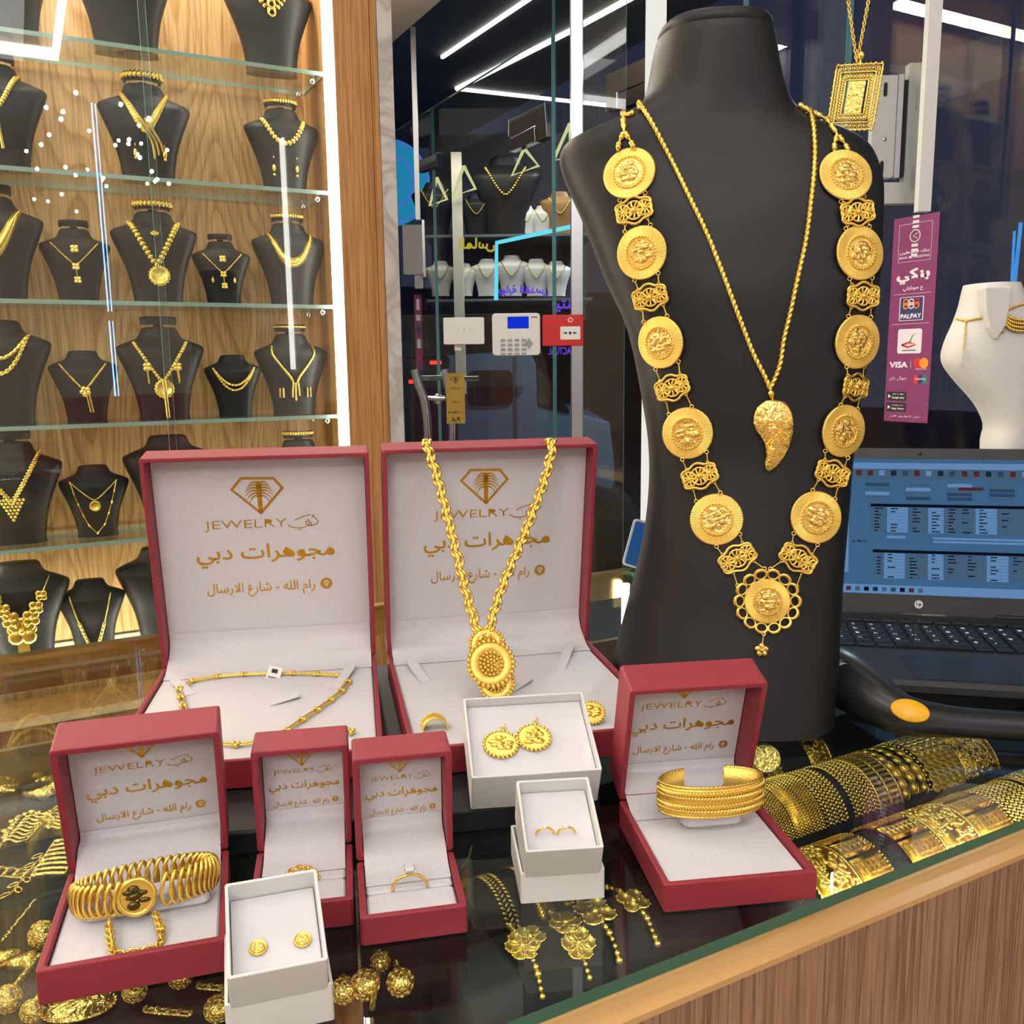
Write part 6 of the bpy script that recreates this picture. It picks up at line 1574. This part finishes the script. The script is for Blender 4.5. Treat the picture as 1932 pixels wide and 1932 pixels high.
patch([(786, 305, 0), (823, 288, -.1), (824, 314, -.1), (788, 326, 0)], 2.80, 'small chrome patch fitting at the far left glass door')
patch([(1143, 140, 0), (1250, 92, -.1), (1250, 140, -.1), (1164, 175, 0), (1164, 205, 0), (1143, 212, 0)], 1.72, 'large chrome patch fitting behind the big bust shoulder')
patch([(1166, 176, 0), (1226, 150, -.06), (1226, 185, -.06), (1168, 204, 0)], 1.72, 'mirror-like lower half of the large chrome patch fitting')
# right magnet lock, white conduit
o, T, W, H = boxpx('door_magnet', 'grey door magnet lock above the purple sticker', 'lock', 1646, 142, 1690, 336, dX(1690, 240, .02), .018, GREYP)
for y in (.36, -.40):
    mb = MB(); mb.prism(rrect(-W*.10, W*.06, H*y-.012, H*y+.012, .004), .0002, .0008, T); part('slot', mb, INK, o, world=True)
mb = MB(); mb.lathe([(0, .0002), (.0035, .0002), (.0035, .0014), (0, .0016)], 12, T @ TR(W*.05, -H*.12, 0)); part('screw', mb, ALU, o, world=True)
mb = MB(); mb.box(W*.52, W*1.0, -H*.48, H*.46, -.024, -.006, T); part('armature', mb, mat('dark_rubber', (24, 24, 27), .5), o, world=True)
mb = MB(); mb.box(W*.50, W*.72, -H*.5, H*.5, -.016, .004, T); part('edge_plate', mb, ALU, o, world=True)
mb = MB(); mb.box(W*1.02, W*1.62, -H*.75, H*.62, -.024, -.004, T); mb.box(-W*.2, W*1.02, -H*.75, -H*.54, -.024, -.004, T); part('bracket', mb, GREYP, o, world=True)
for y in (.27, -.5):
    mb = MB(); mb.prism(rrect(W*1.32, W*1.46, H*y-.020, H*y+.020, .003), -.004, -.0032, T); part('slot', mb, ALU, o, world=True)
a, b = vplane(1764, -30, 1.56), vplane(1740, 400, 1.56); mb = MB(); mb.box(-.0105, .0105, -.008, .008, 0, (a-b).length, Matrix.Translation(b) @ RZ(YAW-pi/2)); single('cable_conduit', mb, WHITEP, 'white square cable conduit beside the grey magnet lock', 'conduit')
# purple payment sticker on the glass
SXP = XS-.0062
tl, trr, bl_, br_ = PX(1690, 412, SXP), PX(1777, 400, SXP), PX(1665, 797, SXP), PX(1747, 795, SXP)
yl, yr, zt_, zb_ = (tl.y+bl_.y)/2, (trr.y+br_.y)/2, (tl.z+trr.z)/2, (bl_.z+br_.z)/2
SW, SHh = yl-yr, zt_-zb_; TS = frame(Vector((SXP, (yl+yr)/2, (zt_+zb_)/2)), (-1, 0, 0), (0, -1, 0))
o = thing('payment_sticker', 'tall purple payment sticker with bank and card marks on the glass', 'sticker', TS)
PK = [mat('sticker_purple', (132, 44, 104), .45), mat('sticker_white', (236, 228, 236), .5), mat('sticker_navy', (38, 48, 110), .5), mat('sticker_red', (212, 40, 44), .5), mat('sticker_orange', (240, 150, 40), .5), mat('sticker_black', (26, 24, 28), .5), mat('sticker_green', (120, 170, 60), .5), mat('sticker_teal', (30, 120, 130), .5)]
mb = MB(); mb.box(-SW/2, SW/2, -SHh/2, SHh/2, -.0004, .0002, TS, 0); part('sheet', mb, PK, o, world=True)
def U(v): return SHh*(.5-v)      # v: fraction down the sheet
def rec(mb, x0, x1, v0, v1, z, mi, r=.002): mb.add([(a, b, z) for a, b in rrect(SW*x0, SW*x1, U(v1), U(v0), r, 3)], [tuple(range(16))], TS, mi)
Z = TS @ TR(0, 0, .0007)
mb = MB()
for pts in ([(-.36, .035), (.36, .035), (.36, .215), (-.36, .215), (-.36, .035)],): stroke(mb, [(SW*a, U(b)) for a, b in pts], .0008, Z, 1)
mb.tube([(SW*.11*cos(a), U(.095)+SW*.11*sin(a), 0) for a in [2*pi*i/20 for i in range(20)]], .0012, 5, True, Z, 1)
for s in (-1, 1): 
    for k in range(3): mb.box(-SW*.07, SW*.07, U(.095)+s*SW*(.17+.09*k)-.0024, U(.095)+s*SW*(.17+.09*k)+.0024, 0, .0002, Z, 1)
stroke(mb, [(SW*.05, U(.082)), (-SW*.05, U(.095)), (SW*.05, U(.106))], .0014, Z, 1)
put_text(mb, 'بنك فلسطين', Z, 0, U(.170), SW*.66, SHh*.020, 1, .02); put_text(mb, 'BANK OF PALESTINE', Z, 0, U(.194), SW*.66, SHh*.011, 1, .02)
part('bank_mark', mb, PK, o, world=True)
mb = MB(); put_text(mb, 'بنكي', Z, 0, U(.285), SW*.74, SHh*.075, 1, .05); put_text(mb, 'ع موبايلي', Z, SW*.02, U(.345), SW*.46, SHh*.026, 1, .02); mb.box(-SW*.42, SW*.42, U(.370)-.0003, U(.370)+.0003, 0, .0001, Z, 1); part('mobile_mark', mb, PK, o, world=True)
mb = MB(); rec(mb, -.27, .27, .385, .50, .0004, 1); rec(mb, -.25, .25, .388, .497, .0006, 2)
for k, mi in enumerate((4, 1, 3, 4, 1, 4)): mb.torus(SW*.055, .0014, Z @ TR(SW*(-.12+.12*(k % 3)), U(.410+.018*(k//3)), .0002), 12, 5, mi)
put_text(mb, 'PALPAY', TS @ TR(0, 0, .0009), 0, U(.478), SW*.46, SHh*.024, 1, .04); mb.box(-SW*.42, SW*.42, U(.515)-.0003, U(.515)+.0003, 0, .0001, Z, 1); part('wallet_mark', mb, PK, o, world=True)
mb = MB(); rec(mb, -.27, .27, .540, .660, .0004, 1, .004)
stroke(mb, [(-SW*.17, U(.618)), (0, U(.606)), (SW*.14, U(.618)), (-SW*.03, U(.630)), (-SW*.17, U(.618))], .0035, Z, 3); stroke(mb, [(SW*.01, U(.605)), (SW*.06, U(.575)), (SW*.13, U(.562))], .004, Z, 6, 0, True); stroke(mb, [(-SW*.16, U(.645)), (SW*.16, U(.645))], .0016, Z, 5); part('book_mark', mb, PK, o, world=True)
mb = MB(); put_text(mb, 'VISA', Z, -SW*.22, U(.715), SW*.42, SHh*.032, 1, .05); mb.box(SW*.06-.0003, SW*.06+.0003, U(.735), U(.695), 0, .0001, Z, 1)
mb.add([(a, b, .0002) for a, b in circ(SW*.10, 20, SW*.22, U(.708))], [tuple(range(20))], Z, 3); mb.add([(a, b, .0003) for a, b in circ(SW*.10, 20, SW*.35, U(.708))], [tuple(range(20))], Z, 4); put_text(mb, 'mastercard', Z, SW*.285, U(.736), SW*.24, SHh*.008, 1)
put_text(mb, 'جوال باي', Z, -SW*.22, U(.785), SW*.40, SHh*.026, 1); rec(mb, .14, .44, .765, .808, .0004, 3, .001); rec(mb, .24, .34, .765, .808, .0006, 2, .001); rec(mb, .34, .44, .765, .808, .0007, 7, .001); put_text(mb, 'UnionPay', TS @ TR(0, 0, .0010), SW*.29, U(.786), SW*.26, SHh*.011, 1, .03); part('card_marks', mb, PK, o, world=True)
mb = MB()
for v, t1, t2 in ((.850, 'GET IT ON', 'Google play'), (.905, 'Available on the', 'App Store')):
    rec(mb, -.46, -.0, v, v+.045, .0004, 5, .002); put_text(mb, t1, TS @ TR(0, 0, .0007), -SW*.19, U(v+.012), SW*.26, SHh*.006, 1); put_text(mb, t2, TS @ TR(0, 0, .0007), -SW*.19, U(v+.030), SW*.30, SHh*.013, 1, .02)
    mb.add([(-SW*.42, U(v+.012), 0), (-SW*.42, U(v+.034), 0), (-SW*.36, U(v+.023), 0)], [(0, 1, 2)], Z, 1)
put_text(mb, 'حمل التطبيق الان', Z, 0, U(.972), SW*.7, SHh*.012, 1); part('store_badges', mb, PK, o, world=True)
# narrow purple strip sticker seen on the far door
T, W, H = rect_px(783, 556, 797, 700, dX(790, 628, .012)); o = thing('door_sticker', 'narrow purple sticker on the far glass door behind the white box', 'sticker', T); mb = MB(); mb.box(-W/2, W/2, -H/2, H/2, -.0005, .0005, T, 0); part('sheet', mb, PK, o, world=True)
mb = MB(); rec2 = lambda a, b, c, d, mi: mb.box(W*a, W*b, H*c, H*d, .0006, .0009, T, mi)
rec2(-.2, .2, .30, .44, 1); rec2(-.3, .3, .16, .24, 1); rec2(-.25, .25, .0, .09, 2); rec2(-.25, .25, -.20, -.08, 1); rec2(-.3, .3, -.34, -.30, 3); part('marks', mb, PK, o, world=True)
# blue card stand behind the bust
q = PZ(1196, 1086, 1.0003); T = Matrix.Translation(q) @ RZ(YAW-pi/2+.25) @ RX(-.12) @ RY(.32); o = thing('card_stand', 'blue rounded card leaning behind the big bust on the counter corner', 'card', T)
mb = MB(); mb.prism(rrect(-.025, .055, .012, .090, .006), -.002, .0, T @ RX(pi/2)); part('frame', mb, mat('clear_frame', (205, 215, 222), .2), o, world=True)
mb = MB(); mb.prism(rrect(-.0215, .0515, .0155, .0865, .004), .0, .0006, T @ RX(pi/2)); part('card_face', mb, mat('card_blue', (28, 92, 168), .35), o, world=True)
mb = MB(); put_text(mb, 'WELCOME'[:0] or 'بنك', T @ RX(pi/2) @ TR(0, 0, .0009), .015, .045, .03, .014); part('lettering', mb, mat('sticker_white'), o, world=True)

# pendant with filigree frame hung in the window
HD = 1.22
T = vframe(1613, 184, HD) @ RY(R(-33)) @ RZ(R(-7)); o = thing('filigree_pendant_necklace', 'rectangular filigree gold pendant on a link chain hanging in the window', 'necklace', T)
sc2 = HD/FPX*1.02; PW, PH = 78*sc2, 106*sc2
mb = MB()
for k in (1, .76, .50):
    n = 26
    pts = []
    for i in range(4):
        a, b = [(-1, -1), (1, -1), (1, 1), (-1, 1)][i], [(1, -1), (1, 1), (-1, 1), (-1, -1)][i]
        for j in range(10): t = j/10; pts.append(((a[0]+(b[0]-a[0])*t)*PW/2*k, (a[1]+(b[1]-a[1])*t)*PH/2*(k*.94+.06), .001))
    mb.tube(pts, .0011, 6, True, T)
part('frame_wires', mb, GOLD, o, world=True)
for k, nm in ((.88, 'outer_lattice'), (.62, 'inner_lattice')):
    mb = MB(); w_, h_ = PW/2*k, PH/2*(k*.94+.06)
    for sx_ in (-1, 1):
        for i in range(15): y = h_*(-1+2*(i+.5)/15); mb.lathe([(0, 0), (.0025, .0002), (.0018, .0010), (0, .0014)], 3, T @ TR(sx_*w_, y, .0004)); mb.torus(.0030, .0004, T @ TR(sx_*w_, y, .001), 8, 4)
        for i in range(9): x = w_*(-1+2*(i+.5)/9); mb.lathe([(0, 0), (.0025, .0002), (.0018, .0010), (0, .0014)], 3, T @ TR(x, sx_*h_, .0004)); mb.torus(.0030, .0004, T @ TR(x, sx_*h_, .001), 8, 4)
    part(nm, mb, GOLD, o, world=True)
mb = MB()
for i in range(38): a = 2*pi*i/38; x, y = cos(a), sin(a); m_ = max(abs(x), abs(y)); mb.ball((PW/2*x/m_*1.02, PH/2*y/m_*1.02, .001), .0016, T, 0, 6, 4)
part('scalloped_rim', mb, GOLD, o, world=True)
mb = MB(); mb.prism(rrect(-PW*.19, PW*.19, -PH*.25, PH*.25, .001), .0, .0018, T, 0, .0006); part('gold_bar', mb, GOLD_HAMMER, o, world=True)
mb = MB(); mb.tube([(0, PH*.5, .001), (0, PH*.56, .001)], .0014, 6, False, T); mb.lathe([(.0008, 0), (.004, .004), (.0045, .007), (.002, .010)], 10, T @ TR(0, PH*.56, .001) @ RX(-pi/2)); part('bail', mb, GOLD, o, world=True)
for x in (1590, 1652):
    mb = MB(); a, b = vplane(1617, 118, HD), vplane(x, -70, HD); P = resample([a, b], .0040)
    for i in range(len(P)-1): mb.tube([(.0030*cos(q), .0017*sin(q), 0) for q in [2*pi*j/10 for j in range(10)]], .0007, 5, True, frame((P[i]+P[i+1])/2, (-VH if i % 2 else (-VH+RH*.9)), P[i+1]-P[i]))
    part('link_chain', mb, GOLD, o, world=True)
a = vplane(1586, -70, HD); b = vplane(1656, -70, HD); mb = MB(); mb.tube([a, b], .003, 10); c = (a+b)/2; mb.tube([c, Vector((c.x, c.y, ZC))], .002, 8); single('hanging_rail', mb, CHROME, 'thin chrome T-bar from the ceiling carrying the filigree pendant', 'rail')

# white window bust and its jewellery
WD = 1.24
wl = vplane(1875, 760, WD)
OW = [(872, 1856, 1946), (830, 1856, 1940), (800, 1862, 1934), (760, 1842, 1938), (720, 1806, 1950), (692, 1784, 1968), (670, 1778, 1974), (640, 1786, 1968), (610, 1800, 1950), (580, 1812, 1932), (550, 1820, 1918), (537, 1824, 1912)]
rings = []
for v in smooth_path([(a, b, y) for y, a, b in OW], 3):
    p, q = vplane(v.x, v.z, WD), vplane(v.y, v.z, WD); c = (p+q)/2; hw = (q-p).length/2; ring = []
    for k in range(32): th = 2*pi*k/32; x, y = cos(th), sin(th); ring.append(c+RH*hw*abs(x)**.8*(1 if x > 0 else -1)+VH*(-.045*abs(y)**.9 if y > 0 else .03*abs(y)**.8)+UZ*0)
    rings.append(ring)
zlow = rings[0][0].z
base = [Vector((p.x, p.y, 1.0202)) for p in rings[0]]
rings = [base]+rings if zlow > 1.03 else rings
o = thing('window_bust', 'white leatherette bust at the right picture edge in the window', 'bust', Matrix.Translation((wl.x, wl.y, rings[0][0].z))); bm_ = MB(); bm_.loft(rings, None, 0, True); bvw = BVHTree.FromPolygons([v.copy() for v in bm_.v], bm_.f); part('torso', bm_, WHITEB, o, world=True)
def on_w(px, py, off=.002):
    d = ray(px, py).normalized(); h = bvw.ray_cast(CAM, d); return (h[0] if h[0] is not None else vplane(px, py, WD-.03))-VH*off
mb = MB(); q = [(1858, 542), (1910, 540), (1906, 580), (1898, 615), (1882, 640), (1868, 618), (1860, 585)]; pts = [vplane(x, y, WD-.052) for x, y in q]; mb.add(pts+[p+VH*.02 for p in pts], [tuple(reversed(range(7)))]+[(i, (i+1) % 7, 7+(i+1) % 7, 7+i) for i in range(7)]); part('ring_tongue', mb, WHITEB, o, world=True, bevel=.002)
zb = min(v.z for v in rings[0])
mb = MB(); mb.box(-.07, .12, -.05, .09, 1.0003, zb-.0002, Matrix.Translation((wl.x, wl.y, 0)) @ RZ(YAW-pi/2)); single('display_block', mb, WHITEB, 'white block under the window bust behind the laptop screen', 'display block')
o = thing('charm_chain', 'fine gold chain with a hanging tag on the white window bust', 'necklace', on_w(1850, 605)); mb = MB(); P = resample([on_w(v.x, v.y, .003) for v in smooth_path([(1802, 602, 0), (1822, 605, 0), (1848, 600, 0), (1868, 606, 0), (1890, 625, 0)], 6)], .0035)
for i, p in enumerate(P): mb.ball(p, .0017+.0008*(i % 2)*(i/len(P)), None, 0, 6, 4)
part('chain', mb, GOLD, o, world=True)
mb = MB(); P = resample([on_w(1820, 605, .003), on_w(1818, 640, .003), on_w(1815, 664, .003)], .0032)
for p in P: mb.ball(p, .0014, None, 0, 6, 4)
part('tail', mb, GOLD, o, world=True)
mb = MB(); T = frame(on_w(1819, 676, .004), -VH, RH) @ RZ(-.15); mb.box(-.005, .005, -.010, .010, 0, .0006, T); part('paper_tag', mb, mat('paper'), o, label='small white price tag', world=True)
o = thing('mesh_collar', 'thick gold mesh collar cut by the right picture edge', 'necklace', on_w(1915, 600)); mb = MB()
for r_ in range(4):
    P = resample([on_w(v.x, v.y+r_*7, .004) for v in smooth_path([(1890, 588, 0), (1905, 600, 0), (1925, 604, 0), (1945, 602, 0)], 5)], .0028)
    for p in P: mb.ball(p, .0021, None, 0, 6, 4)
part('mesh', mb, GOLD, o, world=True)
mb = MB(); P = resample([on_w(1890, 588, .004), on_w(1912, 578, .004), on_w(1940, 570, .004)], .003)
for p in P: mb.ball(p, .0018, None, 0, 6, 4)
part('upper_strand', mb, GOLD, o, world=True)

# ================================================================ BEYOND THE GLASS
BLUE = emis('neon_blue', (60, 150, 240), 1.1); CYAN = emis('neon_cyan', (110, 225, 250), 1.3); VIO = emis('neon_violet', (110, 70, 235), 1.1); YEL = emis('neon_yellow', (235, 205, 60), .8); WARM = emis('neon_warm', (240, 235, 170), 1.0)
def neon(pts, dist, r, m, lab, closed=False, group=None):
    mb = MB(); q = [vplane(x, y, dist) for x, y in pts]; mb.tube(q+([q[0]] if closed else []), r, 6); return single('neon_light', mb, m, lab, 'light', group)  # neon reflected in the glass, built as solid glowing tubes behind it
neon([(1926, 420), (1908, 596)], 2.1, .004, BLUE, 'blue neon tube at the right picture edge beyond the glass'); neon([(1914, 436), (1906, 590)], 2.12, .003, BLUE, 'thinner blue neon tube beside the right one')
neon([(1772, 718), (1830, 690), (1790, 655), (1880, 640)], 2.3, .002, BLUE, 'faint bent blue light line behind the purple sticker') if False else None
for pts, lab in ((((824, 335), (811, 388), (843, 376)), 'leftmost warm neon triangle beyond the glass'), (((875, 313), (855, 370), (897, 356)), 'second warm neon triangle beyond the glass'), (((989, 280), (966, 331), (1016, 313)), 'third warm neon triangle, under the chrome patch'), (((1075, 233), (1044, 303), (1078, 296)), 'rightmost warm neon triangle beside the metal post')): neon(pts, 4.4, .008, WARM, lab, True)
neon([(1076, 428), (937, 458), (936, 566)], 4.3, .010, CYAN, 'bent cyan neon line across the shop window beyond')
mb = MB(); T = vframe(735, 348, 5.2); r = 74*5.2/FPX; mb.lathe([(0, 0), (r, 0), (r, .06), (0, .06)], 40, T, 0, False); rr_ = [emis('sign_cyan', (40, 170, 225), .75), BLUE]
o = thing('round_sign', 'round lit cyan sign across the street, half behind the marble', 'sign', T); part('disc', mb, rr_[0], o, world=True); mb = MB(); mb.tube([(0, -r, .03), (0, -T.translation.z-.02, .03)], .05, 12, False, T); part('post', mb, ALU, o, world=True); mb = MB(); mb.torus(r*.62, r*.035, T @ TR(0, 0, .07), 30, 6); mb.torus(r*.97, r*.03, T @ TR(0, 0, .07), 40, 6); part('ring_line', mb, emis('sign_line', (90, 140, 250), .8), o, world=True)  # reflection of a sign, built as a lit disc on an added post
def textsign(s, x, y, w_, h_, dist, m, lab, mirror=True):
    T = vframe(x, y, dist); mb = MB(); k = dist/FPX; put_text(mb, s, T, 0, 0, w_*k, h_*k, bold=.03, mirror=mirror); b = [v+VH*.02 for v in mb.v]; single('neon_sign', mb, m, lab, 'sign')  # reflected signage built as solid lit letters behind the glass
textsign('الماس', 900, 462, 66, 26, 4.25, YEL, 'yellow mirrored Arabic neon word beyond the glass'); textsign('بوابة القدس', 988, 548, 92, 20, 4.25, VIO, 'violet mirrored Arabic neon line above the keypad'); textsign('بيتنا', 1064, 574, 44, 28, 4.0, VIO, 'violet mirrored neon word above the red call point'); textsign('ACTUAL', 1056, 662, 42, 14, 4.0, VIO, 'violet mirrored neon word under the red call point', True)
# reflections of shelves and busts in the glass, built as solid things behind it
sw = thing('window_display', 'dark shop window display with glass shelves beyond the entrance', 'display', vframe(960, 480, 4.5))
T = vframe(960, 480, 4.5); k = 4.5/FPX
mb = MB(); mb.box(-150*k, 150*k, -.30, .62, -.34, -.30, T); part('back_panel', mb, mat('dim_panel', (70, 68, 74), .7), sw, world=True)
for y in (447, 560): 
    mb = MB(); mb.box(-150*k, 150*k, -(y-480)*k-.012, -(y-480)*k, -.30, .06, T); part('shelf', mb, mat('dim_shelf', (96, 104, 112), .3), sw, world=True)
pl = MB(); pl.box(-.024, .024, -.75, .36, -.02, .02, vframe(864, 440, 4.45)); single('street_pillar', pl, mat('pale_pillar', (232, 226, 210), .6), 'pale upright pillar in front of the shop display beyond', 'pillar')
for px, py, hpx, wt, lab in ((822, 445, 92, 0, 'black bust left on the upper shelf beyond the glass'), (900, 446, 74, 0, 'dark bust second on the upper shelf beyond the glass'), (955, 447, 138, 0, 'tall black bust hung with gold in the window beyond'), (993, 447, 54, 1, 'white bust on the upper shelf beyond, left of two'), (1024, 447, 54, 1, 'white bust on the upper shelf beyond, right of two'), (1056, 447, 78, 2, 'tan bust by the metal post beyond the glass'),
                            (832, 559, 62, 1, 'white bust leftmost on the lower shelf beyond'), (876, 559, 58, 1, 'white bust second on the lower shelf beyond'), (920, 559, 66, 1, 'white bust third on the lower shelf beyond'), (966, 559, 72, 1, 'white bust fourth on the lower shelf beyond'), (1012, 559, 66, 1, 'white bust fifth on the lower shelf beyond'), (1050, 559, 62, 1, 'white bust rightmost on the lower shelf beyond')):
    p = vplane(px, py, 4.5); M = Matrix.Translation(p) @ RZ(YAW-pi/2) @ SCL(hpx*k); b = shop_bust(M, lab, False, wt == 1)
    if wt == 2: 
        for c in b.children: c.data = c.data.copy(); c.data.materials[0] = mat('tan_leather', (150, 112, 62), .5)
    nl = thing('shop_necklace', 'gold necklace on the '+lab, 'necklace', M @ Vector((0, -.2, .6)))
    for zl in ((.45, .65, .3, .1) if px == 958 else (.5,)):
        mb = MB(); beaded(mb, curve_on(.86, zl, .26, 1.5, .02, 24), .018, M, 2.0); part('chain', mb, GOLD, nl, world=True)
# van in the street
vt = vframe(930, 790, 5.6) ; k = 5.6/FPX; o = thing('van', 'grey-blue van parked in the street beyond the glass door', 'van', Matrix.Translation((vt.translation.x, vt.translation.y, 0)))
zg = -.02-vt.translation.z
def vp(x, y): return ((x-930)*k, -(y-790)*k)
VB = mat('van_paint', (92, 112, 140), .3, .2); VG = mat('van_glass', (14, 16, 20), .08)
mb = MB(); outl = [vp(845, 672), vp(1000, 664), vp(1012, 690), vp(1016, 760), vp(1150, 800), vp(1160, 880), vp(1160, 960)]+[(vp(1160, 0)[0], zg+.30), (vp(838, 0)[0], zg+.30)]+[vp(838, 900), vp(838, 760)]
mb.prism([(a, b) for a, b in reversed(outl)], -1.7, 0, vt, 0, .03); part('body', mb, VB, o, world=True)
mb = MB(); mb.prism(rrect(*(vp(884, 0)[0], vp(968, 0)[0], vp(0, 766)[1], vp(0, 700)[1]), .04), .0, .015, vt); part('side_window', mb, VG, o, world=True)
mb = MB(); mb.prism([vp(1018, 764), vp(1080, 784), vp(1080, 700), vp(1022, 696)][::-1] if False else [vp(1018, 764), vp(1075, 780), vp(1050, 735), vp(1018, 700)], -.05, .015, vt); part('front_window', mb, VG, o, world=True)
mb = MB(); mb.box(*(vp(972, 0)[0], vp(976, 0)[0]), *(vp(0, 930)[1], vp(0, 676)[1]), 0, .012, vt); part('door_seam', mb, mat('van_trim', (60, 74, 96), .4), o, world=True)
mb = MB(); mb.box(vp(978, 0)[0], vp(986, 0)[0], vp(0, 742)[1], vp(0, 728)[1], .0, .03, vt); part('door_handle', mb, mat('van_trim'), o, world=True)
for px in (872, 1110):
    x = vp(px, 0)[0]; w_ = thing if False else None; mb = MB(); mb.lathe([(.05, -.2), (.30, -.2), (.33, -.16), (.33, -.02), (.28, .01), (.2, .0), (.05, .02)], 28, vt @ TR(x, zg+.33, 0)); part('wheel', mb, mat('tyre', (20, 20, 22), .7), o, world=True)
cc = thing('parked_car', 'dark parked car with glowing red tail lights left of the van', 'car', Matrix.Translation(Vector((vplane(790, 700, 8.8).x, vplane(790, 700, 8.8).y, 0))))
ct = vframe(790, 720, 8.8); k = 6.6/FPX; zg = -.02-ct.translation.z
mb = MB(); mb.prism([(-.55, zg+.25), (.35, zg+.25), (.38, .0), (.30, .16), (.18, .42), (-.35, .44), (-.50, .1)], -1.6, 0, ct, 0, .05); part('body', mb, mat('car_dark', (38, 38, 46), .3), cc, world=True)
for x, y, w_ in ((822, 684, 22), (780, 720, 18)):
    T, W, H = rect_px(x-w_/2, y-3.5, x+w_/2, y+3.5, 8.78); mb = MB(); mb.prism(rrect(-W/2, W/2, -H/2, H/2, H*.3), 0, .02, T); part('tail_light', mb, emis('tail_red', (255, 60, 40), 2.2), cc, world=True)
for x in (-.35, .22):
    mb = MB(); mb.lathe([(.05, -.2), (.26, -.2), (.29, -.02), (.2, .01), (.05, .01)], 24, ct @ TR(x, zg+.29, 0)); part('wheel', mb, mat('tyre'), cc, world=True)

# ---------------------------------------------------------------- repeats share a group phrase
GR = {'jewelry_box': 'open red jewellery boxes on the counter', 'gift_box': 'white card boxes on the counter', 'clover_bracelet': 'clover bracelets under the counter glass', 'ball_earring': 'filigree ball earrings under the counter glass', 'heart_pendant': 'puffed heart drops under the counter glass', 'bar_earring': 'gold sticks under the counter glass', 'fine_chain': 'fine chains under the counter glass', 'coin_chain': 'coin chains at the counter corner', 'neon_light': 'neon lights beyond the glass', 'neon_sign': 'neon words beyond the glass', 'door_magnet': 'door magnet locks', 'cable_conduit': 'cable conduits', 'led_line_light': 'LED lines on the canopy', 'shop_necklace': 'necklaces in the shop window beyond', 'brooch': 'brooches under the counter glass'}
for o in list(COL.objects):
    if o.parent is None and o.get('category') and not o.get('group'):
        st = o.name.split('.')[0]; lab = o.get('label', '')
        if st in GR: o['group'] = GR[st]
        elif st == 'bracelet': o['group'] = 'bracelets on the cabinet busts' if 'on top' in lab else 'bracelets under the counter glass'
        elif st == 'hoop_earring': o['group'] = 'thick gold hoops under the counter glass'
        elif 'shelf' in lab and o['category'] == 'necklace': o['group'] = 'necklaces on the cabinet busts'
